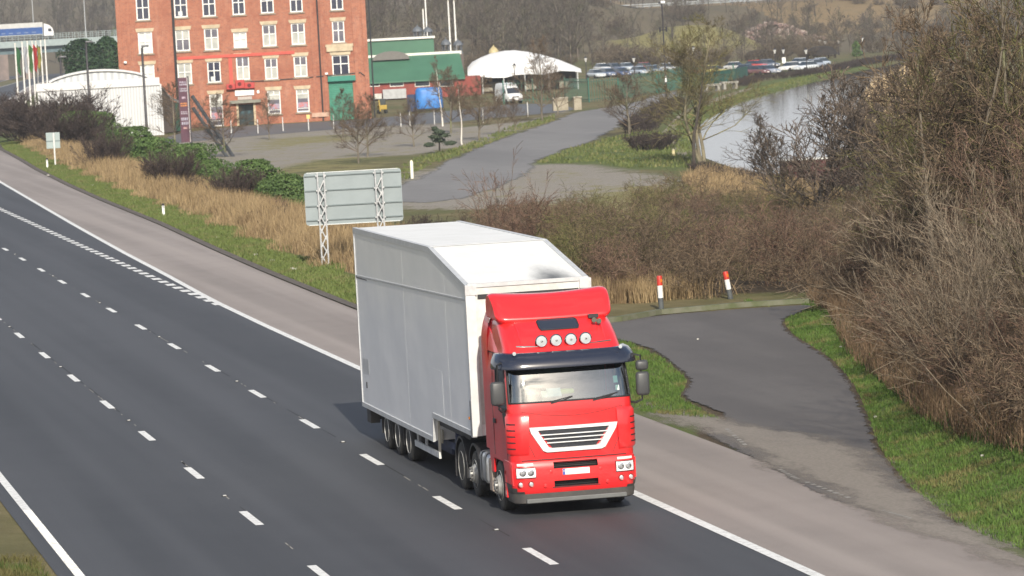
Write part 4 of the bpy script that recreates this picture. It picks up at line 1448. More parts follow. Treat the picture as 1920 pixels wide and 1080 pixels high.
def leaf_cloud(seed, n, h, w, leaf, shape='cone', gap=.45):
    """small leaf faces spread through a crown with an uneven outline"""
    r = np.random.default_rng(seed)
    lob = [(r.uniform(0, 6.28), r.uniform(.05, .95), r.uniform(.10, .28)) for _ in range(26)]
    pts = []
    while len(pts) < n:
        k = n
        z = r.uniform(0, 1, k)
        a = r.uniform(0, 2 * np.pi, k)
        if shape == 'cone':
            R = .5 * np.sqrt(np.clip(1 - z, .02, 1)) * np.clip(z * 6 + .55, 0, 1)
        elif shape == 'column':
            R = .5 * np.clip((1 - z) * 4, 0, 1) ** .5 * np.clip(z * 5 + .6, 0, 1)
        else:
            R = .5 * np.sqrt(np.clip(1 - (2 * z - .8) ** 2 / 1.5, .02, 1))
        R = R * .8
        for la, lz, lw in lob:
            da = np.angle(np.exp(1j * (a - la)))
            R = R + .16 * np.exp(-(da / .45) ** 2 - ((z - lz) / .12) ** 2) * (lw / .2)
        q = R * np.sqrt(r.uniform(.25, 1, k))
        hole = np.sin(a * 3 + z * 19 + seed) * np.sin(z * 23 - a * 2 + seed * 2)
        ok = (hole > -gap - r.uniform(0, .5, k))
        P_ = np.stack([q * np.cos(a) * w, q * np.sin(a) * w, z * h], 1)[ok]
        pts += list(P_)
    pts = np.array(pts[:n])
    d = pts - np.array([0, 0, h * .35])
    d /= np.linalg.norm(d, axis=1, keepdims=True) + 1e-6
    nrm = d + r.normal(0, .6, (n, 3))
    nrm /= np.linalg.norm(nrm, axis=1, keepdims=True)
    a = np.cross(nrm, r.normal(0, 1, (n, 3)))
    a /= np.linalg.norm(a, axis=1, keepdims=True)
    b = np.cross(nrm, a)
    s = leaf * r.uniform(.6, 1.4, (n, 1))
    V = np.stack([pts - a * s * .5, pts + b * s * .28, pts + a * s * .5, pts - b * s * .28], 1).reshape(-1, 3)
    F = np.arange(4 * n).reshape(-1, 4)
    return V, F
def leaf_mat(name, ca, cb):
    if name in MATS:
        return MATS[name]
    m, nt, b = nodes_of(name)
    b.inputs['Roughness'].default_value = .6
    b.inputs['Specular IOR Level'].default_value = .3
    v = coord(nt, 'OBJ')
    c = mixc(nt, ramp(nt, noise(nt, v, 1.6, 4, .7), .35, .65), ca, cb)
    oi = nnode(nt, 'ShaderNodeObjectInfo')
    f = math_(nt, 'MULTIPLY_ADD', oi.outputs['Random'], .3)
    f.node.inputs[2].default_value = .85
    hs = nnode(nt, 'ShaderNodeHueSaturation')
    nt.links.new(c, hs.inputs['Color'])
    nt.links.new(f, hs.inputs['Value'])
    nt.links.new(hs.outputs[0], b.inputs['Base Color'])
    MATS[name] = m
    return m
EVERGREEN = leaf_mat('evergreen_leaf', (.055, .10, .026), (.095, .15, .042))
CONIFER = leaf_mat('conifer_leaf', (.022, .052, .022), (.04, .08, .03))
BLUEGREEN = leaf_mat('pine_leaf', (.035, .05, .03), (.05, .07, .04))

def blades(name, X, Y, Z, H, W, m, lean=.25, seed=1, kind=None, label=None):
    """thin bent blades of grass, two faces each"""
    r = np.random.default_rng(seed)
    n = len(X)
    a = r.uniform(0, 6.28, n)
    la = r.uniform(0, 6.28, n)
    ll = np.abs(r.normal(0, lean, n)) * H
    base = np.stack([X, Y, Z - .02], 1)
    wv = np.stack([np.cos(a), np.sin(a), np.zeros(n)], 1) * (W * .5)[:, None]
    lv = np.stack([np.cos(la), np.sin(la), np.zeros(n)], 1)
    mid = base + lv * (ll * .35)[:, None] + np.array([0, 0, 1.0]) * (H * .55)[:, None]
    tipp = base + lv * ll[:, None] + np.array([0, 0, 1.0]) * H[:, None]
    V = np.stack([base - wv, base + wv, mid + wv * .8, mid - wv * .8, tipp], 1).reshape(-1, 3)
    o = np.arange(n)[:, None] * 5
    F = np.concatenate([np.concatenate([o, o + 1, o + 2], 1), np.concatenate([o, o + 2, o + 3], 1), np.concatenate([o + 3, o + 2, o + 4], 1)], 0)
    ob = mesh_np(name, V, F, m)
    return tag(ob, label, None, None, kind)
def grass_mat(name, ca, cb, cc=None):
    m, nt, b = nodes_of(name)
    b.inputs['Roughness'].default_value = .75
    b.inputs['Specular IOR Level'].default_value = .25
    v = coord(nt, 'POS')
    c = mixc(nt, ramp(nt, noise(nt, v, 1.3, 5, .75), .35, .65), ca, cb)
    if cc:
        c = mixc(nt, ramp(nt, noise(nt, v, .55, 5, .75), .50, .64), c, cc)
    nt.links.new(c, b.inputs['Base Color'])
    return m
def scatter(n, box, keep, seed):
    r = np.random.default_rng(seed)
    X = r.uniform(box[0], box[1], n)
    Y = r.uniform(box[2], box[3], n)
    k = keep(X, Y, r)
    return X[k], Y[k], r

def build_grass():
    # verge and bank: short green grass
    pen = [P(*q)[:2] for q in [(1120, 612), (1180, 640), (1270, 680), (1296, 715), (1285, 748), (1365, 790), (1200, 775), (1100, 720)]]
    bk = [P(*q)[:2] for q in [(1400, 568), (1470, 580), (1560, 560), (1640, 640), (1720, 730), (1780, 780), (1850, 810), (2150, 930), (2150, 1180), (1960, 1075), (1760, 970), (1690, 918), (1640, 840), (1600, 735), (1540, 660), (1462, 605), (1500, 585)]]
    def keep(X, Y, r):
        s = X - EDGE(Y)
        a = (s > .3) & (s < 2.5 + .5 * np.sin(Y * .9)) & ((Y > 131) | (Y < 72))
        b = (poly_sd(X, Y, pen) < -.1) | ((poly_sd(X, Y, bk) < .1) & (s > .35))
        clump = np.sin(X * 5 + np.sin(Y * 2) * 2) * np.sin(Y * 3.1 + X) > -.75
        return (a | b) & (poly_sd(X, Y, LAYBY) > .12) & clump
    X, Y, r = scatter(560000, (22, 40, 58, 133), keep, 3)
    gm = grass_mat('fresh_grass', (.052, .100, .018), (.090, .148, .030), (.14, .125, .05))
    H = r.uniform(.05, .15, len(X))
    blades('verge_grass', X, Y, TERR(X, Y), H, r.uniform(.012, .03, len(X)), gm, .5, 4, 'stuff', 'short green grass on the bank beside the lay-by')
    X, Y, r = scatter(420000, (22, 33, 131, 380), lambda X, Y, r: ((X - EDGE(Y)) > .35) & ((X - EDGE(Y)) < 2.7 + .5 * np.sin(Y * .4)), 5)
    H = r.uniform(.07, .22, len(X))
    blades('verge_grass_strip', X, Y, TERR(X, Y), H, r.uniform(.03, .06, len(X)), grass_mat('verge_grass_mix', (.085, .12, .03), (.125, .155, .045), (.16, .15, .065)), .45, 6, 'stuff',
           'strip of short green grass along the hard shoulder')
    # dry reeds and straw between verge and hedge
    dm = grass_mat('dry_grass', (.22, .155, .08), (.33, .245, .135), (.13, .085, .048))
    def keep2(X, Y, r):
        s = X - EDGE(Y)
        return (s > 2.3 + .6 * np.sin(Y * .5)) & (s < 9.5) & (r.uniform(0, 1, len(X)) < np.clip(1.3 - Y / 420, .2, 1)) & (np.sin(X * 1.7 + np.sin(Y * .33) * 3) * np.sin(Y * .6 + X * .4) > -.55)
    X, Y, r = scatter(300000, (24, 42, 131, 390), keep2, 8)
    s = X - EDGE(Y)
    H = r.uniform(.4, 1.0, len(X)) * np.clip(.55 + (s - 2) / 3, .5, 1.15)
    blades('dry_grass', X, Y, TERR(X, Y), H, r.uniform(.012, .028, len(X)) * np.clip(Y / 150, 1, 2), dm, .38, 9, 'stuff', 'tall straw coloured dry grass behind the verge')
    X, Y, r = scatter(60000, (24, 38, 129.5, 146), lambda X, Y, r: (X - .1 * (Y - 130) > 25) & (X < 32.4 + r.normal(0, .7, len(X))) & (Y > 130.4 + .3 * np.sin(X * 3)), 10)
    H = r.uniform(.3, .95, len(X))
    blades('dry_reeds', X, Y, TERR(X, Y), H, r.uniform(.012, .028, len(X)), dm, .22, 11, 'stuff', 'pale dry reeds behind the red and white posts')
    # foot of the brambles on the right: brown dead stalks
    def keep3(X, Y, r):
        sd = poly_sd(X, Y, THICK_B)
        return (sd < .5) & (sd > -2.6) & (X < 38)
    X, Y, r = scatter(90000, (26, 38, 66, 131), keep3, 12)
    H = r.uniform(.25, .9, len(X))
    blades('dead_bracken', X, Y, TERR(X, Y), H, r.uniform(.010, .024, len(X)), grass_mat('dead_stalks', (.135, .085, .05), (.20, .14, .085), (.10, .065, .04)), .55, 13, 'stuff',
           'brown dead bracken at the foot of the roadside scrub')
    # rough tufts by the canal and reeds on the far bank
    reed = [P(*q, -2.8)[:2] for q in [(1602, 236), (1597, 205), (1622, 170), (1690, 140), (1780, 150), (1740, 215), (1660, 270)]]
    X, Y, r = scatter(60000, (90, 220, 330, 640), lambda X, Y, r: poly_sd(X, Y, reed) < -1, 14)
    blades('canal_reeds', X, Y, np.maximum(TERR(X, Y), -3.3), r.uniform(.8, 2.0, len(X)), r.uniform(.05, .10, len(X)), grass_mat('reed_straw', (.40, .30, .17), (.52, .40, .24)), .2, 15, 'stuff', 'pale straw reeds on the far canal bank')
    st = [P(*q, PLAIN)[:2] for q in [(1290, 338), (1330, 324), (1420, 338), (1500, 352), (1600, 380), (1500, 420), (1330, 378)]]
    X, Y, r = scatter(70000, (50, 90, 225, 300), lambda X, Y, r: poly_sd(X, Y, st) < .5, 16)
    blades('canal_tussocks', X, Y, TERR(X, Y), r.uniform(.3, .9, len(X)), r.uniform(.03, .06, len(X)), dm, .4, 17, 'stuff', 'straw coloured tussocks below the canal hedge')
    # central reserve and rough grass on the low ground
    X, Y, r = scatter(90000, (1.0, 6.4, 44, 78), lambda X, Y, r: np.sin(X * 4 + np.sin(Y * 2)) * np.sin(Y * 2.3) > -.6, 21)
    blades('reserve_grass', X, Y, TERR(X, Y), r.uniform(.05, .2, len(X)), r.uniform(.014, .03, len(X)), grass_mat('reserve_grass', (.075, .075, .022), (.12, .105, .04), (.055, .085, .02)), .5, 22, 'stuff', 'rough brownish grass of the central reserve')
    tri = [P(*q, PLAIN)[:2] for q in [(1005, 306), (1060, 282), (1150, 258), (1205, 247), (1262, 252), (1298, 300), (1288, 322), (1200, 318), (1110, 306)]]
    far = [P(*q, PLAIN)[:2] for q in [(1262, 300), (1250, 240), (1300, 205), (1400, 172), (1500, 146), (1600, 128), (1620, 130), (1500, 155), (1400, 184), (1320, 225), (1306, 290)]]
    lft = [P(*q, PLAIN)[:2] for q in [(760, 340), (800, 312), (880, 285), (960, 252), (1040, 226), (1040, 216), (960, 238), (860, 278), (780, 298), (740, 318)]]
    def keep5(X, Y, r):
        n_ = np.sin(X * .9 + np.sin(Y * .17) * 3) * np.sin(Y * .21 + X * .5)
        return ((poly_sd(X, Y, tri) < 0) | (poly_sd(X, Y, far) < 0) | (poly_sd(X, Y, lft) < 0)) & (n_ > -.45)
    X, Y, r = scatter(420000, (50, 170, 290, 600), keep5, 23)
    blades('field_grass', X, Y, TERR(X, Y), r.uniform(.08, .35, len(X)), r.uniform(.06, .12, len(X)), grass_mat('field_grass', (.075, .105, .028), (.125, .145, .045), (.19, .17, .075)), .6, 24, 'stuff', 'patchy grass beside the access road and the towpath')
    # litter in the verge
    lm = MB()
    for px_, py_ in ((408, 448), (548, 506), (553, 507), (511, 491), (268, 349), (172, 349), (90, 330), (480, 480)):
        p = P(px_, py_, .08)
        lm.box((p[0], p[1], p[2] + .06), (.15, .11, .06), rz=px_)
    for px_, py_ in ((1640, 764), (1842, 864), (1576, 640), (1308, 622)):
        p = P(px_, py_, .25)
        lm.box((p[0], p[1], TZ(p[0], p[1]) + .06), (.06, .05, .03), rz=px_)
    tag(lm.build('litter', mat('litter_white', (.55, .53, .48), rough=.7)), 'scraps of white litter lying in the verge grass', kind='stuff')

def build_thicket():
    fam = []
    for i in range(5):
        fam.append(bush_proto('bare_bush', (TW_BROWN, TW_OLIVE, TW_BROWN, TW_RED, TW_OLIVE)[i], 100 + i, .0075, stems=20, h=2.6, w=2.0, kids=8, depth=2, lean=.62, rad=.02, wob=.26, spread=.95, ratio=.5, steps=5))
    r = random.Random(11)
    hid = []
    # behind the lay-by
    pts = []
    tries = 0
    while tries < 9000 and len(pts) < 125:
        tries += 1
        x, y = r.uniform(28, 62), r.uniform(130, 228)
        if float(poly_sd(np.array([x]), np.array([y]), THICK_A)[0]) > 0:
            continue
        if y > 150 and x < 31 + (y - 150) * .16:
            continue
        if any((x - a) ** 2 + (y - b) ** 2 < (1.9 + (y - 130) * .01) ** 2 for a, b in pts):
            continue
        pts.append((x, y))
    for x, y in pts:
        k = r.randrange(5)
        edge = y < 134
        h = r.uniform(.75, 1.1) * (1.0 if not edge else .85)
        place(fam[k], (x, y, TZ(x, y) - .05), r.uniform(0, 6.28), (h * 1.1, h * 1.1, h * r.uniform(.85, 1.1)),
              'leafless brown bush in the thicket behind the red and white posts', 'bush', 'bushes of the thicket behind the lay-by')
    # bramble and scrub by the right edge
    tall = []
    for i in range(4):
        tall.append(bush_proto('tall_scrub', (TW_UMBER, TW_OLIVE, TW_RED, TW_UMBER)[i], 200 + i, .008, stems=15, h=6.0, w=2.6, kids=9, depth=2, lean=.42, rad=.036, wob=.17, spread=.8, ratio=.42, steps=7))
    pts = []
    tries = 0
    while tries < 9000 and len(pts) < 150:
        tries += 1
        x, y = r.uniform(25, 50), r.uniform(72, 131)
        sd = float(poly_sd(np.array([x]), np.array([y]), THICK_B)[0])
        if sd > -.9 or x / y > .43:
            continue
        if any((x - a) ** 2 + (y - b) ** 2 < (1.25 if sd > -3 else 1.7) ** 2 for a, b, _ in pts):
            continue
        pts.append((x, y, sd))
    for x, y, sd in pts:
        if sd > -2.6:
            h = r.uniform(.55, 1.0)
            place(fam[r.choice((0, 2, 3, 0))], (x, y, TZ(x, y) - .05), r.uniform(0, 6.28), (h * 1.05, h * 1.05, h), 'low brown bush at the front of the roadside scrub', 'bush', 'low bushes fronting the scrub')
        else:
            pxx = 960 + CAM_F * float((np.array([x, y, 1.0]) - CAM_POS) @ CR) / float((np.array([x, y, 1.0]) - CAM_POS) @ CF)
            h = (.58 if pxx < 1700 else .75 if pxx < 1760 else 1.0) * r.uniform(.72, 1.1) * min(1.0, .62 + (-sd - 2.6) * .12)
            place(tall[r.randrange(4)], (x, y, TZ(x, y) - .05), r.uniform(0, 6.28), (h * 1.1, h * 1.1, h), 'tall leafless shrub in the dense scrub above the grass bank', 'shrub', 'tall shrubs of the roadside scrub')
    # sapling fans in front, their sunlit look put into the pale twig colour
    for i, (px_, py_, z, hh, rz, lb) in enumerate(((1890, 770, .9, 5.4, .3, 'pale sunlit sapling fanning its twigs over the scrub, the large one near the frame edge'),
                                              (1800, 700, .9, 4.2, 2.0, 'pale sunlit sapling fanning its twigs over the scrub, the smaller one behind'),
                                              (1960, 740, .9, 6.0, 4.0, 'pale sapling leaning out of the scrub beside the larger pale fan'))):
        p = P(px_, py_, z)
        o = bush_proto('pale_sapling', TW_PALE, 300 + i, .0048, stems=9, h=hh, w=1.4, kids=9, depth=2, lean=.62, rad=.016, wob=.10, up=.02, spread=.55, ratio=.45, steps=7)
        place(o, (p[0], p[1], TZ(p[0], p[1]) - .1), rz, 1.0, lb, 'sapling')
    # taller trees rising from the scrub
    big = [tree_proto('scrub_tree', BARK, (TW_UMBER, TW_OLIVE, TW_BROWN)[i], 400 + i, .011, h=10.0, trunk_h=.22, limbs=18, rad=.14, kids=7, depth=3, spread=.8, limb=.42, wob=.16, forks=2) for i in range(3)]
    spots = [(1660, 590, 3.6, 'low mossy tree at the corner of the lay-by and the scrub'), (1725, 560, 8.0, 'tall bare tree standing in the scrub beyond the grass bank'),
             (1790, 640, 9.5, 'tall forked bare tree rising above the scrub'), (1880, 600, 10.5, 'highest bare tree of the scrub by the frame edge'),
             (1950, 620, 10.5, 'bare tree behind the scrub at the frame edge'), (1690, 500, 4.6, 'small bare tree in the scrub beyond the lay-by corner'),
             (1840, 520, 10.0, 'bare tree deep in the scrub between taller ones'), (1765, 480, 8.6, 'slim bare tree far back in the scrub')]
    for i, (px_, py_, h, lb) in enumerate(spots):
        z = .3
        p = P(px_, py_, z)
        place(big[i % 3], (p[0], p[1], TZ(p[0], p[1])), i * 1.3, h / 10.0, lb, 'tree')

def build_hedge_belt():
    br = [bush_proto('bare_shrub', (TW_DARK, TW_RED, TW_DARK)[i], 500 + i, .008, stems=75, h=2.2, w=2.1, kids=9, depth=2, lean=.42, rad=.012, wob=.10, spread=.5, ratio=.42, steps=5) for i in range(3)]
    for i, (px_, py_, hp, wd, lb) in enumerate(((325, 362, 70, 1.0, 'rounded dark brown shrub in the dry grass opposite the white marker post'),
                                                (198, 325, 66, .9, 'dark bare shrub in the straw below the evergreen bushes'),
                                                (445, 384, 66, 1.1, 'brown shrub in front of the hedge left of the road sign'),
                                                (60, 262, 62, 1.5, 'broad brown shrub at the bend of the slip road'),
                                                (100, 270, 72, 1.5, 'broad brown shrub beside the small square sign'),
                                                (145, 285, 60, 1.3, 'brown shrub in front of the white shed'),
                                                (30, 250, 48, 1.2, 'small brown shrub nearest the far bend'),
                                                (780, 408, 46, 1.3, 'low brown shrub right of the large road sign'),
                                                (835, 420, 52, 1.4, 'brown shrub behind the trailer roof beside the sign'))):
        p = P(px_, py_, -.3 if px_ < 700 else -1.0)
        z = TZ(p[0], p[1])
        h = (1.12 if px_ > 160 else 1.4) * hp * mpp(p[1]) / 2.5
        place(br[(0, 2)[i % 2]], (p[0], p[1], z - .1), i * .9, (h * wd, h * wd, h), lb, 'shrub')
    eg = []
    for i in range(3):
        V, F = leaf_cloud(60 + i, 10000, 2.3, 2.6, .115, 'round', .4)
        eg.append(mesh_np('evergreen_bush', V, F, EVERGREEN))
    for i, (px_, py_, hp) in enumerate(((150, 285, 62), (185, 292, 58), (222, 306, 58), (252, 320, 60), (285, 330, 58), (312, 338, 52), (360, 352, 60), (392, 362, 60), (425, 372, 58), (478, 392, 66),
                                        (512, 402, 72), (545, 408, 70), (126, 272, 54), (570, 414, 60))):
        p = P(px_, py_, -.9)
        z = TZ(p[0], p[1])
        h = (1.10 + .26 * math.sin(i * 2.3)) * hp * mpp(p[1]) / 2.3
        place(eg[i % 3], (p[0], p[1], z - .1), i * 1.1, (h * 1.1, h * 1.1, h), 'green leafy bush in the row behind the dry grass', 'bush', 'evergreen bushes along the slip road')
    # scattered brown stems through the straw
    for i in range(26):
        t = i / 25
        y = 205 + 150 * t + random.uniform(-4, 4)
        x = EDGE(y) + random.uniform(5.0, 9.5)
        place(br[i % 3], (x, y, TZ(x, y) - .1), random.uniform(0, 6), (.42, .42, random.uniform(.3, .5)), 'low tangle of brown twigs in the dry grass', 'shrub', 'low twigs in the dry grass')
build_grass()
build_thicket()
build_hedge_belt()

# ------------------------------------------------------------------ the red brick mill
def plane_frame(px, py, z, yaw):
    """origin on the land below that pixel and a frame turned by yaw: returns origin, along, outward"""
    o = P(px, py, z)
    a = np.array([math.cos(yaw), -math.sin(yaw), 0.0])          # along, to the right
    n = np.array([-math.sin(yaw), -math.cos(yaw), 0.0])         # towards the viewer
    return o, a, n
def on_plane(px, py, o, a, n, out=0.0):
    d = ray(px, py)
    t = ((o - CAM_POS) @ n + out) / (d @ n)
    q = CAM_POS + d * t - o
    return float(q @ a), float(q[2])

def brick_mat():
    m, nt, b = nodes_of('mill_brick')
    v = coord(nt, 'OBJ')
    mp = nnode(nt, 'ShaderNodeMapping')
    mp.inputs['Rotation'].default_value = (R_(90), 0, 0)
    nt.links.new(v, mp.inputs['Vector'])
    br = nnode(nt, 'ShaderNodeTexBrick')
    br.inputs['Color1'].default_value = (.33, .105, .056, 1)
    br.inputs['Color2'].default_value = (.225, .066, .037, 1)
    br.inputs['Mortar'].default_value = (.31, .215, .165, 1)
    br.inputs['Scale'].default_value = 1.0
    br.inputs['Brick Width'].default_value = .48
    br.inputs['Row Height'].default_value = .16
    br.inputs['Mortar Size'].default_value = .018
    nt.links.new(mp.outputs[0], br.inputs['Vector'])
    c = mixc(nt, ramp(nt, noise(nt, v, 2.6, 5, .8), .38, .66), br.outputs['Color'], (.39, .16, .095))
    c = mixc(nt, ramp(nt, noise(nt, v, .45, 6, .75), .44, .68, 0, .7), c, (.24, .075, .045))
    c = mixc(nt, ramp(nt, noise(nt, v, .6, 5, .7, (1, 1, .25)), .56, .74, 0, .4), c, (.50, .29, .21))
    nt.links.new(c, b.inputs['Base Color'])
    b.inputs['Roughness'].default_value = .9
    return m

def build_mill():
    yaw = math.atan2(70.5, 480.0)
    o, a, n = plane_frame(455, 235, PLAIN, yaw)
    root = thing('brick_mill', 'red brick mill of several storeys with white framed windows and stone lintels', 'mill', o, -yaw)
    BR = brick_mat()
    stone = mat('sandstone', (.52, .43, .30), (.40, .33, .23), 1.5, rough=.9)
    sill = mat('stone_sill', (.30, .24, .18), (.22, .18, .14), 2, rough=.9)
    white = mat('white_frame', (.80, .80, .78), rough=.5)
    pane_d = gloss('dark_pane', (.030, .034, .055), .08, .6, (.05, .05, .075))
    pane_b = mat('blind_pane', (.46, .46, .42), (.32, .33, .31), .7, rough=.35, coat=.3)
    pane_v = mat('violet_pane', (.15, .14, .17), (.10, .095, .12), .8, rough=.25, coat=.4)
    pane_w = mat('pale_blind_pane', (.60, .62, .60), (.48, .50, .50), .8, rough=.35, coat=.3)
    blk = mat('drainpipe_black', (.03, .03, .032), rough=.6)
    def uv(px, py):
        return on_plane(px, py, o, a, n)
    x0 = uv(229, 236)[0] + .1
    x1 = uv(691, 222)[0]
    H = 22.5
    WT = .45
    # windows: left, right, top, bottom in the frame, pane kind, bars
    W = []
    def win(l, r_, t, b_, k='b', kind='cross', lintel=True):
        u0, v1 = uv(l, t)
        u1, v0 = uv(r_, b_)
        W.append((u0, u1, v0, v1, k, kind, lintel))
    for l, r_, b_ in ((254, 281, 37), (325, 352, 32), (378, 405, 30), (434, 460, 27), (487, 514, 24), (542, 568, 22), (618, 644, 18)):
        win(l, r_, b_ - 40, b_, 'd')
        win(l - 4, r_ - 4, b_ - 97, b_ - 57, 'd')
    win(258, 287, 60.6, 99.5, 'w'); win(262.5, 291, 122, 157, 'w')
    win(328, 357, 57, 95, 'v'); win(332, 361, 119, 157, 'b')
    win(382, 411, 54, 93, 'b'); win(388, 415, 116, 154, 'd'); win(392, 420, 177, 236, 'v', 'shop')
    win(437, 463.5, 61, 89, 'w'); win(442, 469, 107, 149, 'b', 'cross')
    win(491, 519, 47, 86, 'b'); win(495.5, 522, 110, 148, 'b'); win(500.6, 527.5, 170, 213, 'v', 'shop')
    win(545, 573, 44, 83, 'b'); win(550, 577, 106, 143.5, 'b'); win(554.6, 581, 168, 209.5, 'v', 'shop')
    win(622, 647, 40, 79, 'v'); win(622, 656, 104, 140, 'd')
    # wall with openings: cells between sorted cuts
    us = sorted({round(x0, 3), round(x1, 3)} | {round(w[0], 3) for w in W} | {round(w[1], 3) for w in W})
    wl = MB()
    sd = uv(617, 223)[0], uv(667, 146)[0]
    su0, su1, sv1 = uv(618, 200)[0], uv(664, 200)[0], uv(640, 150)[1]
    du0, du1, dv1 = uv(447, 220)[0], uv(476.5, 220)[0], uv(460, 196)[1]
    opens = [(w[0], w[1], w[2], w[3]) for w in W] + [(su0, su1, -.1, sv1), (du0, du1, -.1, dv1)]
    us = sorted({x0, x1} | {q[0] for q in opens} | {q[1] for q in opens})
    for ua, ub in zip(us[:-1], us[1:]):
        um = (ua + ub) / 2
        if ub - ua < 1e-4:
            continue
        cuts = sorted([(q[2], q[3]) for q in opens if q[0] - 1e-6 < um < q[1] + 1e-6])
        z = -.6
        for c0, c1 in cuts:
            if c0 > z + 1e-3:
                wl.add([(ua, 0, z), (ub, 0, z), (ub, 0, c0), (ua, 0, c0)], [(0, 1, 2, 3)], BR)
            z = max(z, c1)
        wl.add([(ua, 0, z), (ub, 0, z), (ub, 0, H), (ua, 0, H)], [(0, 1, 2, 3)], BR)
    for u0, u1, v0, v1 in opens:                         # reveals
        wl.add([(u0, 0, v0), (u1, 0, v0), (u1, WT, v0), (u0, WT, v0), (u0, 0, v1), (u1, 0, v1), (u1, WT, v1), (u0, WT, v1)],
               [(0, 3, 2, 1), (4, 5, 6, 7), (0, 4, 7, 3), (1, 2, 6, 5)], BR)
    D = 16.0
    wl.add([(x0, 0, -.6), (x0, D, -.6), (x0, D, H), (x0, 0, H), (x1, 0, -.6), (x1, D, -.6), (x1, D, H), (x1, 0, H)],
           [(0, 3, 2, 1), (4, 5, 6, 7), (1, 2, 6, 5), (3, 7, 6, 2)], BR)
    wall = wl.build('wall', parent=root, fix=False)
    # piers
    for l, r_ in ((222, 229.5), (241, 247), (296, 303), (585, 591), (605, 611), (664, 671), (682, 690.5)):
        u0, u1 = uv(l, 110)[0], uv(r_, 110)[0]
        MB().box(((u0 + u1) / 2, -.09, H / 2 - .3), (u1 - u0, .18, H), BR).build('brick_pier', parent=wall)
    MB().box(((x0 + x1) / 2, D / 2, H + .2), (x1 - x0 + .5, D + .5, .5), stone).build('roof', parent=root)
    for u0, u1, v0, v1, k, kind, lin in W:
        um, vm, w, h = (u0 + u1) / 2, (v0 + v1) / 2, u1 - u0, v1 - v0
        f = MB()
        t = .13
        y = .16
        f.box((um, y, v0 + t / 2), (w, .09, t)).box((um, y, v1 - t / 2), (w, .09, t))
        f.box((u0 + t / 2, y, vm), (t, .09, h - 2 * t)).box((u1 - t / 2, y, vm), (t, .09, h - 2 * t))
        if kind == 'cross':
            f.box((um, y - .01, vm), (.11, .09, h - 2 * t))
            zb = v0 + h * .56
            f.box((um, y - .014, zb), (w - 2 * t, .09, .10))
        else:
            zb = v0 + h * .80
            f.box((um, y - .01, zb), (w - 2 * t, .09, .09))
            f.box((um, y - .01, (zb + v1) / 2), (.09, .08, v1 - zb - t))
            f.box((um, y - .01, v0 + h * .17), (w - 2 * t, .09, .07))
        fo = f.build('window', white, root)
        pn = MB().box((um, .225, vm), (w - .04, .02, h - .04), {'d': pane_d, 'b': pane_b, 'v': pane_v, 'w': pane_w}[k])
        pn.build('pane', parent=fo)
        if k == 'd' and random.random() < .5:
            MB().box((um + random.uniform(-.3, .3), .207, v0 + .45), (.5, .012, .5), pane_w).build('blind', parent=fo)
        if kind == 'shop':
            MB().box((um, .207, v0 + h * .32), (w * .8, .012, h * .22), mat('window_display', (.45, .16, .16), (.25, .3, .4), 3)).build('display', parent=fo)
        if k in 'bv' and random.random() < .55:
            MB().box((um, .209, v1 - h * .22), (w - .3, .012, h * .36), pane_b if k == 'v' else pane_v).build('blind', parent=fo)
        if lin:
            MB().prism([(u0 - .14, v1), (u1 + .14, v1), (u1 + .26, v1 + .42), (u0 - .26, v1 + .42)], 'y', -.05, .10, stone).build('lintel', parent=wall)
        MB().box((um, -.02, v0 - .09), (w + .34, .26, .18), sill).build('sill', parent=fo)
    # band and stone over the loading door
    ub0, ub1 = uv(612, 92)[0], uv(661, 90)[0]
    MB().box(((ub0 + ub1) / 2, -.12, uv(636, 91)[1]), (ub1 - ub0, .24, .62), stone).build('stone_band', parent=root)
    MB().box(((ub0 + ub1) / 2, -.10, uv(636, 85)[1]), (ub1 - ub0 + .2, .24, .30), stone).build('stone_band', parent=root)
    # roller shutter
    sh = MB()
    z = 0.0
    gs = mat('green_shutter', (.035, .19, .13), (.045, .22, .15), 1.5, rough=.5)
    while z < sv1 - .02:
        sh.prism([(.14, z), (.10, z + .05), (.10, z + .15), (.14, z + .2)], 'x', su0 + .02, su1 - .02, gs)
        z += .2
    sho = sh.build('roller_shutter', parent=root)
    ua, va = uv(614.5, 151)
    ub, vb = uv(666.5, 143)
    MB().bbox(((ua + ub) / 2, -.22, sv1 + .18), (ub - ua, .46, .62), mat('shutter_box', (.02, .20, .145), rough=.5), .04).build('shutter_box', parent=sho)
    # porch
    pg = MB()
    c0, c1 = uv(431, 194)[0], uv(489, 190)[0]
    zt = uv(460, 190)[1]
    pg.box(((c0 + c1) / 2, -.75, zt), (c1 - c0, 1.5, .34), mat('canopy_stone', (.25, .24, .20), (.18, .18, .15), 2, rough=.9))
    pg.build('porch_canopy', parent=root)
    for l, r_ in ((432, 447), (477, 488)):
        u0, u1 = uv(l, 215)[0], uv(r_, 215)[0]
        MB().box(((u0 + u1) / 2, -.45, (zt - .17) / 2 - .1), (u1 - u0, .9, zt - .17 + .2), BR).build('porch_pier', parent=root)
    for l, r_ in ((444, 448), (476, 480)):
        u0, u1 = uv(l, 215)[0], uv(r_, 215)[0]
        MB().box(((u0 + u1) / 2, -.5, (zt - .17) / 2), (u1 - u0, .85, zt - .18), stone).build('door_jamb', parent=root)
    dr = MB().box(((du0 + du1) / 2, .12, dv1 / 2), (du1 - du0, .08, dv1), mat('dark_door', (.012, .028, .032), rough=.35))
    dro = dr.build('door', parent=root)
    for s in (-1, 1):
        MB().box(((du0 + du1) / 2 + s * .38, .07, dv1 * .62), (.28, .03, .30), mat('door_glass', (.06, .11, .13), rough=.1)).build('door_window', parent=dro)
    MB().box(((du0 + du1) / 2, .07, dv1 / 2), (.05, .03, dv1), mat('door_gap', (.003, .004, .005))).build('door_gap', parent=dro)
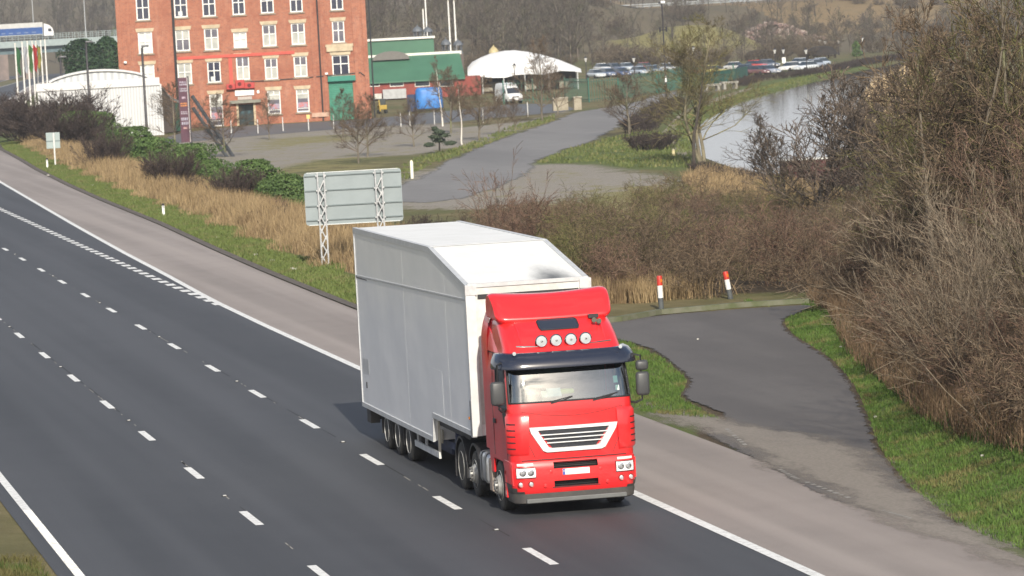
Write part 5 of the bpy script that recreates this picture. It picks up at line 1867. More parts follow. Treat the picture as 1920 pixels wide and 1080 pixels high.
    # sign board, bell boxes, red trunking, cable
    u0, v0 = uv(441, 180)
    u1, v1 = uv(476, 168)
    MB().box(((u0 + u1) / 2, -.12, (v0 + v1) / 2), (u1 - u0, .08, v1 - v0), mat('white_board', (.82, .82, .80))).build('sign_board', parent=root)
    MB().box(((u0 + u1) / 2, -.1, v0 - .3), ((u1 - u0) * .75, .05, .35), mat('lettered_board', (.5, .46, .42), (.3, .26, .24), 8)).build('lettered_board', parent=root)
    rb = mat('red_box', (.42, .035, .03), rough=.5)
    for l, r_, t, b_ in ((425, 441, 157, 168), (442, 458, 149, 166), (459, 477, 154, 166)):
        u0, v0 = uv(l, b_)
        u1, v1 = uv(r_, t)
        e = MB().bbox(((u0 + u1) / 2, -.3, (v0 + v1) / 2), (u1 - u0, .55, v1 - v0), rb, .04).build('air_conditioner', parent=root)
        MB().lathe([(.01, -.01), (.22, -.01), (.24, .02)], ((u0 + u1) / 2 - .05, -.58, (v0 + v1) / 2), 'y', 14, mat('fan_dark', (.12, .015, .015))).build('fan', parent=e)
    rp = mat('red_trunking', (.50, .075, .05), rough=.6)
    u0, v0 = uv(333, 111)
    u1, v1 = uv(552, 97)
    u2 = uv(433, 104)[0]
    u3, v3 = uv(436, 160)
    MB().box(((u0 + u1) / 2, -.06, (v0 + v1) / 2), (u1 - u0, .12, .36), rp).box((u3 - .1, -.05, (v3 + v0 - .18) / 2), (.42, .09, v0 - .18 - v3), rp).build('red_trunking', parent=root)
    cb = MB()
    cb.tube([(uv(470, 153)[0], -.08, uv(470, 153)[1]), (uv(560, 147)[0], -.08, uv(560, 147)[1]), (uv(612, 142)[0], -.08, uv(612, 142)[1]), (uv(676, 136)[0], -.08, uv(676, 136)[1]), (uv(688, 146)[0], -.08, uv(688, 146)[1]), (uv(690, 172)[0], -.08, uv(690, 172)[1])], .06, blk, 5)
    cb.build('cable', parent=root)
    dp = MB()
    for l in (322, 593, 690):
        dp.tube([(uv(l, 60)[0] + .25, -.14, 0), (uv(l, 60)[0] + .25, -.14, H)], .10 if l != 322 else .17, blk, 6)
    dp.build('drainpipe', parent=root)
    for l, t in ((235, 117), (612, 138)):
        u0, v0 = uv(l, t)
        MB().bbox((u0, -.2, v0), (.35, .35, .25), white, .05).build('security_camera', parent=root)
    u0, v0 = uv(298, 130)
    MB().box((u0, -.03, v0), (.40, .07, .40), mat('vent_dark', (.12, .05, .04))).build('wall_vent', parent=root)
    MB().box((uv(484, 172)[0], -.06, uv(484, 172)[1]), (.28, .1, .36), white).build('notice', parent=root)
    pl = MB().box(((uv(585, 215)[0] + uv(617, 215)[0]) / 2, -.12, .75), (uv(617, 215)[0] - uv(585, 215)[0], .24, .5), mat('plinth_stone', (.50, .34, .26), (.42, .27, .2), 2))
    pl.build('plinth', parent=root)
build_mill()

# ------------------------------------------------------------------ white arched shed
def corrugated(name, ca, cb, pitch, rough=.5, axis=0, depth=.5):
    m, nt, b = nodes_of(name)
    v = coord(nt, 'OBJ')
    wv = nnode(nt, 'ShaderNodeTexWave')
    wv.wave_type = 'BANDS'
    wv.bands_direction = 'XYZ'[axis]
    wv.inputs['Scale'].default_value = .314 / pitch
    nt.links.new(v, wv.inputs['Vector'])
    c = mixc(nt, wv.outputs['Fac'], ca, cb)  # light and shade of the ribs mixed into the sheet colour
    c = mixc(nt, ramp(nt, noise(nt, v, .8, 5, .7, (1, 1, .3)), .5, .75, 0, .25), c, tuple(x * .75 for x in ca))
    nt.links.new(c, b.inputs['Base Color'])
    b.inputs['Roughness'].default_value = rough
    bump(nt, b, wv.outputs['Fac'], depth, .05)
    return m
def build_shed():
    yaw = math.atan2(45.0, 455.0)
    o, a, n = plane_frame(198, 259, PLAIN, yaw)
    root = thing('arched_shed', 'white corrugated shed with a rounded roof left of the brick mill', 'shed', o, -yaw)
    cw = corrugated('white_cladding', (.58, .585, .59), (.42, .43, .45), .32)
    wt = mat('white_fascia', (.62, .62, .62), (.56, .56, .56), 1)
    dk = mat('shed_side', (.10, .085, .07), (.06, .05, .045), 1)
    rf = mat('shed_roof', (.32, .33, .31), (.24, .26, .24), .6)
    def uv(px, py):
        return on_plane(px, py, o, a, n)
    u0, u1 = uv(72, 200)[0], uv(305, 200)[0]
    z1 = uv(190, 164)[1]
    D = 17.0
    w = MB().box(((u0 + u1) / 2, D / 2, z1 / 2 - .2), (u1 - u0, D, z1 + .4), cw)
    wall = w.build('wall', parent=root)
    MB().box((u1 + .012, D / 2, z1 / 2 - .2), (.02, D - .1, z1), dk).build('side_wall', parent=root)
    f0, f1 = uv(68, 170)[0], uv(299, 155)[0]
    MB().box(((f0 + f1) / 2, -.06, z1 + .35), (f1 - f0, .12, .85), wt).build('fascia', parent=root)
    MB().box(((f0 + f1) / 2, -.07, z1 - .10), (f1 - f0, .06, .05), mat('fascia_shadow_gap', (.2, .2, .2))).build('fascia_shadow_line', parent=root)  # grey strip painted in as the shadow line under the fascia
    # arched gable and roof
    a0, a1 = uv(93, 163)[0], uv(279, 152)[0]
    zb, zp = z1 + .75, uv(188, 134)[1]
    xs = np.linspace(a0, a1, 25)
    zz = [zb + (zp - zb) * (1 - ((x - (a0 + a1) / 2) / ((a1 - a0) / 2)) ** 2) ** .8 if abs(x - (a0 + a1) / 2) < (a1 - a0) / 2 - 1e-6 else zb for x in xs]
    gb = MB().prism(list(zip(xs, zz)), 'y', .3, .5, corrugated('gable_cladding', (.60, .62, .63), (.38, .40, .43), .75))
    gb.build('gable', parent=root)
    rfm = MB()
    rfm.grid([[(x, .05, z + .10) for x, z in zip(xs, zz)], [(x, D, z + .10) for x, z in zip(xs, zz)]], rf)
    rfm.tube([(x, .12, z + .10) for x, z in zip(xs, zz)], .14, wt, 6)
    rfm.build('roof', parent=root, smooth_=True)
build_shed()
def build_lean_to():
    o, a, n = plane_frame(318, 250, PLAIN, math.atan2(45.0, 455.0))
    root = thing('dark_lean_to', 'dark lean-to shed with a sloping roof between the white shed and the mill', 'lean-to', o, -math.atan2(45.0, 455.0))
    def uv(px, py):
        return on_plane(px, py, o, a, n)
    dk = mat('shed_side', (.10, .085, .07))
    poly = [uv(300, 250), uv(299, 162), uv(306, 166), uv(322, 190), uv(334, 196), uv(337, 247)]
    MB().prism(poly, 'y', .6, 12, mat('lean_to_brown', (.045, .035, .03), (.06, .045, .04), 1)).build('wall', parent=root)
    r0, r1, r2 = uv(299, 160), uv(323, 188), uv(338, 194)
    MB().prism([r0, r1, r2, (r2[0], r2[1] + .2), (r1[0], r1[1] + .22), (r0[0], r0[1] + .22)], 'y', .3, 12.2, mat('lean_to_roof', (.16, .155, .15), (.11, .105, .10), 1)).build('roof', parent=root)
    q, q2 = uv(331, 246), uv(344, 192)
    MB().box(((q[0] + q2[0]) / 2, .5, (q[1] + q2[1]) / 2), (q2[0] - q[0], .2, q2[1] - q[1]), mat('lean_to_door', (.012, .05, .03))).build('door', parent=root)
build_lean_to()

# ------------------------------------------------------------------ posts, signs, poles by the road
def lamp_post(px_top, py_top, d, label, group=None, base=None, curl=True):
    top = PY(px_top, py_top, d)
    zb = TZ(top[0], top[1])
    h = top[2] - zb
    root = thing('lamp_post', label, 'lamp post', (top[0], top[1], zb), 0, group)
    bk = mat('lamp_black', (.025, .022, .028), rough=.5)
    MB().tube([(0, 0, 0), (0, 0, 1.2), (0, 0, 1.25), (0, 0, h - .1)], [.20, .19, .15, .12], bk, 8).build('column', parent=root, smooth_=True)
    hd = MB()
    hd.tube([(0, 0, h - .2), (.05, 0, h - .02), (.3, 0, h + .06)], .06, bk, 6)
    hd.bbox((.32, 0, h + .08), (.75, .34, .20), mat('lantern_grey', (.12, .12, .13), rough=.4), .06)
    hd.build('lantern', parent=root, smooth_=True, angle=50)
    return root
lamp_post(266, 88, 425, 'black lamp post in front of the right end of the white shed')
lamp_post(161, 80, 445, 'tall black lamp post in front of the middle of the white shed')
lamp_post(113, 108, 470, 'shorter black lamp post at the left end of the white shed')
def tall_column(px, pyt, px_b, py_b):
    b = P(px_b, py_b, PLAIN)
    h = (py_b - pyt) * mpp(b[1])
    root = thing('camera_column', 'very tall black column with a white camera head beside the access road', 'column', (b[0], b[1], PLAIN))
    bk = mat('lamp_black', (.025, .022, .028))
    MB().tube([(0, 0, 0), (0, 0, 1.6), (0, 0, 1.65), (0, 0, h)], [.16, .16, .11, .08], bk, 8).build('column', parent=root, smooth_=True)
    MB().bbox((.1, -.05, h + .1), (.55, .35, .30), mat('camera_white', (.8, .8, .8)), .08).build('camera_head', parent=root)
    MB().bbox((-.25, 0, h + .05), (.35, .25, .22), bk, .05).build('camera_bracket', parent=root)
    MB().tube([(-.45, 0, h * .72), (.45, 0, h * .72)], .06, bk, 6).tube([(-.4, 0, h * .70), (-.4, 0, h * .75)], .12, bk, 6).tube([(.4, 0, h * .70), (.4, 0, h * .75)], .12, bk, 6).build('floodlights', parent=root)
    MB().tube([(0, 0, h * .18), (0, 0, h * .24)], .13, mat('camera_white', (.8, .8, .8)), 8).build('notice_band', parent=root)
tall_column(1242, 6, 1250, 186)

def build_road_sign():
    al = mat('sign_back', (.245, .285, .30), (.22, .258, .272), 1.2, rough=.55)
    rail = mat('sign_rail', (.15, .185, .195), rough=.5)
    gal = mat('galvanised', (.60, .61, .62), (.46, .47, .48), 8, rough=.4, metal=.3)
    yaw = .165
    o = P(612, 503, 0)
    a = np.array([math.cos(yaw), -math.sin(yaw), 0.0])
    n = np.array([-math.sin(yaw), -math.cos(yaw), 0.0])
    root = thing('road_sign', 'back of a large grey road sign carried on two lattice posts beside the hard shoulder', 'road sign', (o[0], o[1], 0), -yaw)
    def uv(px, py):
        return on_plane(px, py, o, a, n)
    q = [uv(568, 326), uv(751, 314), uv(757, 412), uv(575, 426)]
    L, Rr = (q[0][0] + q[3][0]) / 2, (q[1][0] + q[2][0]) / 2
    zt, zb = (q[0][1] + q[1][1]) / 2, (q[2][1] + q[3][1]) / 2
    c = .12
    poly = [(L + c, zb), (Rr - c, zb), (Rr - .03, zb + .03), (Rr, zb + c), (Rr, zt - c), (Rr - .03, zt - .03), (Rr - c, zt), (L + c, zt), (L + .03, zt - .03), (L, zt - c), (L, zb + c), (L + .03, zb + .03)]
    pn = MB().prism(poly, 'y', .16, .19, al).build('sign_panel', parent=root)
    for t in (.065, .345, .635, .905):
        z = zt + (zb - zt) * t
        MB().box(((L + Rr) / 2, .135, z), (Rr - L - .04, .05, .045), rail).build('stiffening_rail', parent=pn)
    for z in (zt - .012, zb + .012):
        MB().box(((L + Rr) / 2, .150, z), (Rr - L - .25, .02, .03), mat('sign_rim', (.62, .66, .67), rough=.4, metal=.3)).build('sign_rim', parent=pn)
    for px_t, py_t in ((600, 322), (708, 316)):
        u = uv(px_t + 6, py_t + 95)[0]
        p = MB()
        for dx in (-.13, .13):
            for dy in (-.05, .10):
                p.tube([(u + dx, dy, -.3), (u + dx, dy, zt - .02)], .034, gal, 6)
        z = 0.0
        k = 0
        while z < zt - .55:
            s = 1 if k % 2 else -1
            p.tube([(u - s * .13, -.05, z), (u + s * .13, -.05, z + .52)], .024, gal, 5)
            p.tube([(u - s * .13, .10, z), (u + s * .13, .10, z + .52)], .024, gal, 5)
            z += .27
            k += 1
        for t in (.065, .345, .635, .905):
            zz = zt + (zb - zt) * t
            for dx in (-.17, .17):
                p.box((u + dx, .06, zz), (.06, .12, .06), gal)
        p.build('lattice_post', parent=root)
    MB().box((uv(600, 500)[0], 0, -.02), (.6, .6, .1), mat('post_footing', (.2, .19, .17))).build('footing', parent=root)
build_road_sign()
def build_small_sign():
    o = P(104, 312, .05)
    m1 = mpp(o[1])
    root = thing('small_sign', 'back of a small square grey sign on one white post in the verge', 'sign', (o[0], o[1], 0), -.1)
    post = mat('white_post', (.66, .66, .64), rough=.6)
    h = 62 * m1
    MB().tube([(0, 0, -.2), (0, 0, h)], .06, post, 8).build('post', parent=root, smooth_=True)
    al = mat('sign_back', (.36, .42, .43))
    w, hh = 25 * m1, 29 * m1
    p = MB().bbox((-.06, .08, h - hh / 2 + .04), (w, .03, hh), mat('sign_back_pale', (.30, .36, .36), (.27, .33, .33), 1, rough=.55), .01).build('sign_panel', parent=root)
    MB().box((-.06, .05, h - hh / 2), (w, .03, .06), mat('sign_rail', (.20, .24, .25))).build('stiffening_rail', parent=p)
build_small_sign()
def marker_post(px, py, hp, label):
    o = P(px, py, .05)
    root = thing('marker_post', label, 'marker post', (o[0], o[1], 0))
    h = hp * mpp(o[1]) + .05
    MB().bbox((0, 0, h * .42), (.13, .09, h * .84), mat('marker_white', (.80, .80, .78), (.7, .7, .68), 6), .015).build('post', parent=root)
    MB().bbox((0, 0, h * .92), (.135, .095, h * .16), mat('marker_black', (.02, .02, .022)), .02).build('cap', parent=root)
    MB().box((0, -.048, h * .75), (.08, .01, .10), mat('reflector_grey', (.4, .4, .42), rough=.2)).build('reflector', parent=root)
marker_post(307, 406, 24, 'white marker post with a black cap in the verge opposite the dashed slip line')
marker_post(89, 316, 19, 'white marker post with a black cap beside the small square sign')
def bollard(px, py, pxt, pyt, label):
    o = P(px, py, .1)
    t = PY(pxt, pyt, o[1] + (.0 if abs(px - pxt) < 6 else .05))
    z0 = TZ(o[0], o[1])
    root = thing('hazard_post', label, 'hazard post', (o[0], o[1], z0))
    d = Vector((t[0] - o[0], 0, t[2] - z0))
    root.rotation_euler.y = math.atan2(d.x, d.z)
    h = d.length
    r = .085
    red = mat('post_red', (.52, .035, .018), (.42, .03, .02), 5, rough=.5)
    white = mat('post_white', (.78, .78, .76), (.66, .66, .64), 8, rough=.5)
    grey = mat('post_grey', (.085, .095, .10), (.06, .065, .07), 6, rough=.7)
    MB().lathe([(r, -.2), (r, h * .36)], n=14, m=grey).build('post_foot', parent=root, smooth_=True, angle=50)
    MB().lathe([(r, h * .36), (r, h * .72)], n=14, m=white).build('post', parent=root, smooth_=True, angle=50)
    MB().lathe([(r * 1.04, h * .72), (r * 1.06, h * .97), (r * .9, h), (.01, h * 1.005)], n=14, m=red).build('red_cap', parent=root, smooth_=True, angle=50)
    MB().box((.03, -r - .0, h * .86), (.06, .02, .10), mat('amber_reflector', (.6, .16, .02), rough=.2)).build('reflector', parent=root)
bollard(1240, 578, 1236, 517, 'upright grey, white and red post at the back edge of the lay-by')
bollard(1370, 559, 1359, 509, 'leaning grey, white and red post at the back edge of the lay-by')
for i, (px_, py_, hp, cc, lb) in enumerate(((773, 335, 33, (.74, .72, .62), 'short cream post on the grass at the access road junction'), (1263, 292, 12, (.72, .62, .34), 'low white and yellow post on the grass by the canal'))):
    o = P(px_, py_, PLAIN)
    root = thing('grass_post', lb, 'post', (o[0], o[1], PLAIN))
    h = hp * mpp(o[1])
    MB().tube([(0, 0, -.1), (0, 0, h - .06), (0, 0, h)], [.12, .12, .08], mat('cream_post_%d' % i, cc), 8).build('shaft', parent=root, smooth_=True)
    MB().tube([(0, 0, h - .02), (0, 0, h + .05)], [.10, .05], mat('post_top_%d' % i, (.8, .75, .55)), 8).build('post_top', parent=root)

def build_totem():
    o = P(358, 297, PLAIN)
    d = o[1]
    m1 = mpp(d)
    root = thing('totem_sign', 'tall maroon totem sign with lettered bands held up by raking steel struts', 'sign', (o[0], o[1], PLAIN), -.1)
    h = 142 * m1
    w = 17 * m1
    mar = mat('totem_maroon', (.085, .022, .045), (.065, .02, .04), 1, rough=.5)
    b = MB().box((-.35, 0, h / 2 + .9), (w, .28, h - 1.2), mar).build('sign_panel', parent=root)
    MB().box((-.35 + w / 2 + .06, .3, h / 2 + .5), (.16, .9, h - .2), mat('totem_edge', (.055, .05, .058))).build('side_frame', parent=root)
    MB().box((-.35 + w / 2 - .02, -.16, h / 2 + .9), (.07, .06, h - 1.2), mat('totem_trim', (.45, .42, .42))).build('edge_trim', parent=b)
    rr = random.Random(4)
    bands = [(.07, .055, (.42, .38, .46)), (.17, .05, (.40, .38, .44)), (.31, .02, (.45, .35, .42)), (.40, .05, (.62, .25, .08)), (.53, .04, (.42, .38, .44)), (.64, .10, (.38, .36, .44)), (.78, .03, (.5, .3, .3))]
    for t, hh, cc in bands:
        m_ = mat('totem_letters_%d' % int(t * 100), cc, tuple(x * .6 for x in cc), 9)
        z = h + .3 - (h - 1.2) * t
        tx = MB()
        if hh > .03:
            for k in range(2):
                x = -.35 - w * .36
                while x < -.35 + w * .28:
                    ww = rr.uniform(.07, .15)
                    tx.box((x + ww / 2, -.15, z - k * hh * h * .55), (ww, .03, hh * h * .38), m_)
                    x += ww + .04
        else:
            tx.box((-.35, -.15, z), (w * .4, .03, .18), m_)
        tx.build('lettering', parent=b)
    MB().box((-.3, .1, .25), (w * .7, .2, 1.0), mat('totem_leg', (.03, .025, .03))).build('base', parent=root)
    st = mat('strut_steel', (.075, .08, .09), (.05, .055, .06), 3, rough=.5, metal=.3)
    e = np.array([4.3, -1.5, -.9])
    for k, (dx, dz) in enumerate(((0, 0), (-.55, -.9))):
        s = MB()
        top = (.45, .5, h * .80 + dz * 1.2)
        bot = (e[0] + dx, e[1], -.9)
        s.tube([top, bot], .18, st, 6)
        s.build('strut', parent=root)
    for t in (.25, .5, .75):
        pass
    s = MB()
    for t in np.linspace(.1, .95, 9):
        a_ = lerp(np.array([.45, .5, h * .80]), np.array([e[0], e[1], -.9]), t)
        b_ = lerp(np.array([.45, .5, h * .80 - 1.08]), np.array([e[0] - .55, e[1], -.9]), min(1, t + .05))
        s.tube([a_, b_], .045, st, 4)
    s.build('strut_lattice', parent=root)
build_totem()

def build_flags():
    cols = [((.03, .12, .04), (.02, .09, .03)), ((.34, .36, .40), None), ((.06, .15, .03), (.04, .11, .03)), ((.32, .02, .02), None), ((.06, .12, .05), (.28, .22, .04)), None, None]
    spots = ((28, 83), (41, 80), (51, 79), (60, 79), (67, 79), (76, 77), (84, 76))
    nm = ('dark green', 'pale', 'green', 'red', 'green and yellow')
    for i, (px_, py_) in enumerate(spots):
        Y = 500 + i * 4
        t = PY(px_, py_, Y)
        z0 = TZ(t[0], t[1])
        h = t[2] - z0
        lb = ('white flagpole flying a %s flag, left of the white shed' % nm[i]) if cols[i] else ('bare white flagpole, %s of the row left of the white shed' % ('second from the right' if i == 5 else 'rightmost'))
        root = thing('flagpole', lb, 'flagpole', (t[0], t[1], z0), 0, 'flagpoles left of the white shed')
        MB().tube([(0, 0, 0), (0, 0, h)], [.13, .075], mat('pole_white', (.78, .77, .74), rough=.5), 7).build('pole', parent=root, smooth_=True)
        MB().tube([(0, 0, h - .02), (0, 0, h + .16)], [.12, .04], mat('pole_finial', (.7, .68, .6)), 7).build('finial', parent=root)
        if cols[i]:
            g = []
            for zz in np.linspace(0, 1, 9):
                g.append([(.10 + x * (.50 - .15 * zz) + .07 * math.sin(zz * 9 + i), .12 * math.sin(x * 7 + zz * 3 + i), h - .25 - zz * 3.0 - x * .6) for x in np.linspace(0, 1, 8)])
            MB().grid(g, mat('flag_cloth_%d' % i, cols[i][0], cols[i][1], 1.2, rough=.8)).build('flag', parent=root, smooth_=True)
build_flags()

# ------------------------------------------------------------------ buildings and things beyond the car park
def build_green_works():
    o = P(700, 190, PLAIN)
    yaw = math.atan2(95, 540)
    o, a, n = plane_frame(795, 184, PLAIN, yaw)
    root = thing('green_roofed_works', 'low red brick works with green sheet roofs behind the right end of the mill', 'works', o, -yaw)
    def uv(px, py, out=0):
        return on_plane(px, py, o, a, n, out)
    rd = mat('works_brick', (.26, .06, .045), (.20, .05, .04), 1.5, rough=.9)
    gm = mat('green_sheet', (.055, .155, .095), (.045, .13, .08), .3, rough=.6)
    wt = mat('works_white', (.70, .69, .64), rough=.6)
    dk = gloss('works_glass', (.03, .035, .045), .1, .5)
    u0, u1 = uv(680, 170)[0], uv(902, 160)[0]
    zw = uv(795, 148)[1]
    MB().box(((u0 + u1) / 2, 6, zw / 2 - .2), (u1 - u0, 12, zw + .4), rd).build('wall', parent=root)
    u2 = uv(872, 140)[0]
    z1 = uv(780, 104, -5)[1]
    r = MB()
    r.add([(u0, -.5, zw - .1), (u2, -.5, zw - .1), (u2 - .5, 5.5, z1), (u0, 5.5, z1), (u0, -.5, zw - .3), (u2, -.5, zw - .3), (u2 - .5, 5.5, z1 - .2), (u0, 5.5, z1 - .2)],
          [(0, 1, 2, 3), (7, 6, 5, 4), (0, 4, 5, 1), (1, 5, 6, 2), (2, 6, 7, 3), (3, 7, 4, 0)], gm)
    r.build('lower_roof', parent=root)
    MB().box(((u0 + u2) / 2, 5.7, z1 + .1), (u2 - u0 - .5, .3, .5), wt).build('ridge_trim', parent=root)
    ua, ub = uv(688, 90, -9)[0], uv(814, 90, -9)[0]
    zt = uv(750, 74, -9)[1]
    MB().box(((ua + ub) / 2, 12, zt / 2), (ub - ua, 6, zt), gm).build('upper_storey', parent=root)
    MB().box(((ua + ub) / 2, 11.9, zt + .1), (ub - ua + .4, 6.4, .3), wt).build('upper_roof', parent=root)
    for l, rr_ in ((694, 712), (731, 757), (778, 806), (824, 850)):
        w0, w1 = uv(l, 160)[0], uv(rr_, 160)[0]
        z0, z1_ = uv(l, 163)[1], uv(l, 152)[1]
        f = MB().box(((w0 + w1) / 2, -.04, (z0 + z1_) / 2), (w1 - w0, .08, z1_ - z0), wt).build('window', parent=root)
        MB().box(((w0 + w1) / 2, -.09, (z0 + z1_) / 2 + .03), (w1 - w0 - .15, .03, z1_ - z0 - .16), dk).build('pane', parent=f)
    for l, rr_, t, b_, cc in ((700, 716, 176, 186, (.55, .54, .5)), (718, 762, 168, 186, (.42, .43, .44))):
        w0, w1 = uv(l, 180)[0], uv(rr_, 180)[0]
        z0, z1_ = uv(l, b_)[1], uv(l, t)[1]
        MB().bbox(((w0 + w1) / 2, -.8, (z0 + z1_) / 2), (w1 - w0, 1.4, z1_ - z0), mat('works_bin_%d' % l, cc, tuple(x * .8 for x in cc), 2), .06).build('loading_bay', parent=root)
    rad = 1.6
    us = uv(733, 108, -4.5)[0]
    MB().prism([(us + 2.6 * math.cos(t), z1 - .4 + 1.2 * math.sin(t)) for t in np.linspace(0, math.pi, 9)], 'y', 4.0, 5.2, mat('vault_grey', (.16, .15, .14))).build('roof_vault', parent=root)
    return root
build_green_works()
def build_cupolas():
    for i, (px_, py_, hp) in enumerate(((782, 74, 30), (801, 74, 28), (835, 100, 32), (858, 100, 30))):
        t = PY(px_, py_ - hp, 575)
        z0 = TZ(t[0], t[1])
        m1 = mpp(575)
        h = hp * m1
        zb = t[2] - h
        root = thing('turret', 'small grey domed lantern turret, %s of four behind the green roofs' % ('first from the mill', 'second from the mill', 'third from the mill', 'farthest from the mill')[i], 'turret', (t[0], t[1], z0), 0, 'domed turrets behind the works')
        g = mat('lead_grey', (.13, .145, .16), (.09, .10, .12), 3, rough=.6)
        zb -= z0
        MB().box((0, 0, zb / 2), (1.2, 1.2, zb), mat('turret_shaft', (.10, .08, .07))).build('shaft', parent=root)
        MB().lathe([(.72, zb), (.72, zb + .15)], n=8, m=g).build('base', parent=root)
        c = MB()
        for k in range(6):
            a = k * math.pi / 3
            c.tube([(.52 * math.cos(a), .52 * math.sin(a), zb + .1), (.52 * math.cos(a), .52 * math.sin(a), zb + h * .5)], .07, g, 5)
        c.build('columns', parent=root)
        MB().lathe([(.74, zb + h * .5), (.74, zb + h * .56), (.62, zb + h * .66), (.4, zb + h * .76), (.12, zb + h * .82), (.05, zb + h * .9), (.02, zb + h)], n=12, m=g).build('dome', parent=root, smooth_=True)
    for i, (x0, y0, yb) in enumerate(((793, 20, 92), (797, -3, 92), (840, 4, 104), (851, 4, 104))):
        t = PY(x0, y0, 590)
        z0 = TZ(t[0], t[1])
        root = thing('white_mast', 'slim white mast, %s of the masts behind the green roofs' % ('shortest', 'one beside the shortest', 'third from the mill', 'farthest from the mill')[i], 'mast', (t[0], t[1], z0), 0, 'white masts behind the works')
        h = t[2] - z0
        MB().tube([(0, 0, 0), (0, 0, h)], [.16, .10], mat('pole_white', (.78, .77, .74)), 7).build('pole', parent=root, smooth_=True)
        MB().tube([(0, 0, h), (0, 0, h + .3)], [.12, .05], mat('pole_finial', (.7, .68, .6)), 7).build('finial', parent=root)
build_cupolas()
def build_trailer_blue():
    o = P(804, 209, PLAIN)
    m1 = mpp(o[1])
    root = thing('blue_covered_trailer', 'bright blue sheeted trailer parked in front of the works', 'trailer', (o[0], o[1], PLAIN), -.25)
    bl = mat('blue_sheet', (.03, .16, .48), (.05, .22, .58), 1.2, rough=.45)
    w, h = 50 * m1, 44 * m1
    g = []
    for z, k in ((.35, 1.0), (.45, 1.02), (h * .5, 1.0), (h * .86, .97), (h * .97, .90), (h, .80)):
        ring = []
        for t in np.linspace(0, 2 * math.pi, 33)[:-1]:
            cx, sy = math.cos(t), math.sin(t)
            e = (abs(cx) ** 6 + abs(sy) ** 6) ** (-1 / 6)
            ring.append((cx * e * w * .5 * k, 1.6 + sy * e * 1.6 * k + .03 * math.sin(t * 9 + z * 4), z))
        g.append(ring)
    b = MB().grid(g, bl, closed=True)
    b.add(g[-1], [tuple(range(32))], bl)
    b.build('sheeted_body', parent=root, smooth_=True, angle=50)
    MB().box((0, 1.6, .35), (w * .96, 3.0, .2), mat('trailer_frame', (.05, .05, .05))).build('frame', parent=root)
    for x in (-.8, .8):
        MB().lathe([(.12, -.1), (.34, -.1), (.36, 0), (.34, .1), (.12, .1)], (x, .25, .36), 'y', 14, mat('tyre_far', (.025, .025, .025))).build('wheel', parent=root)
    MB().box((-w * .5 - .45, 1.5, 1.1), (.9, 2.8, 2.0), mat('trailer_dark_end', (.03, .05, .12))).build('dark_end', parent=root)
build_trailer_blue()
o = P(718, 213, PLAIN)
yr = thing('yellow_digger', 'small yellow digger parked against the end of the mill', 'digger', (o[0], o[1], PLAIN))
yr.scale = (.8, .8, .8)
yl = mat('digger_yellow', (.42, .30, .06), (.36, .25, .05), 3)
MB().bbox((0, .5, .95), (1.3, 1.6, .7), yl, .1).build('body', parent=yr)
MB().bbox((.1, .7, 1.75), (.9, 1.0, .95), mat('digger_glass', (.06, .07, .07), rough=.2), .06).build('cab', parent=yr)
MB().tube([(-.4, .2, 1.1), (-.6, -.5, 2.0), (-.6, -1.2, 1.0), (-.6, -1.3, .4)], .12, yl, 6).build('arm', parent=yr)
for s in (-1, 1):
    MB().bbox((s * .55, .5, .3), (.35, 1.8, .55), mat('track_black', (.03, .03, .03)), .15).build('track', parent=yr)

def build_marquee():
    yaw = math.atan2(115, 560)
    o, a, n = plane_frame(985, 172, PLAIN, yaw)
    root = thing('white_marquee', 'big white tensioned canopy on posts beside the fenced yard', 'marquee', o, -yaw)
    def uv(px, py, out=0):
        return on_plane(px, py, o, a, n, out)
    cv = mat('white_canvas', (.78, .78, .77), (.70, .70, .70), .4, rough=.6)
    ul, ur = uv(876, 125)[0], uv(1090, 130)[0]
    D = 13.0
    prof = [(876, 127, 146), (885, 117, 147), (900, 108, 146), (920, 100, 146), (945, 95, 144), (965, 94, 142), (990, 97, 140), (1020, 103, 138), (1050, 112, 135), (1075, 122, 133), (1090, 130, 134)]
    g = []
    for px_, pt, pb in prof:
        u = uv(px_, pt)[0]
        zt = uv(px_, pt, -D / 2)[1] if 885 < px_ < 1080 else uv(px_, pt)[1]
        zb = uv(px_, pb)[1] + .15 * math.cos((px_ - 900) / 12)
        row = []
        for v in np.linspace(-1, 1, 13):
            row.append((u, D / 2 + v * D / 2, zb + (zt - zb) * (1 - abs(v) ** 2.2)))
        g.append(row)
    m_ = MB().grid(g, cv)
    m_.build('canopy', parent=root, smooth_=True, angle=70)
    zb = uv(985, 141)[1]
    for px_ in (905, 945, 985, 1030, 1084):
        for yy in (.15, D - .2):
            MB().tube([(uv(px_, 160)[0], yy, 0), (uv(px_, 160)[0], yy, zb + .1)], .09, mat('marquee_post', (.5, .52, .52)), 6).build('post', parent=root)
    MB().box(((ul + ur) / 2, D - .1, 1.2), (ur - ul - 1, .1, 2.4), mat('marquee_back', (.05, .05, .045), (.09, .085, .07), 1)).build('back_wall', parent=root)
    for i, px_ in enumerate((915, 928, 955, 995, 1010, 1040, 1058, 1072)):
        u = uv(px_, 165)[0]
        MB().bbox((u, 3 + (i % 3) * 2, .75), (1.3 + .4 * (i % 2), 1.0, 1.1 + .3 * (i % 3)), mat('stacked_stone_%d' % (i % 3), ((.30, .28, .23), (.42, .40, .36), (.12, .13, .12))[i % 3]), .08).build('stacked_goods', parent=root)
build_marquee()
t = PY(925, 84, 600)
z0 = TZ(t[0], t[1])
gt = thing('gilded_turret', 'small pale gold turret showing behind the left end of the white marquee', 'turret', (t[0], t[1], z0))
gd = mat('gold_paint', (.50, .42, .22), (.40, .33, .18), 3, rough=.5)
hh = t[2] - z0
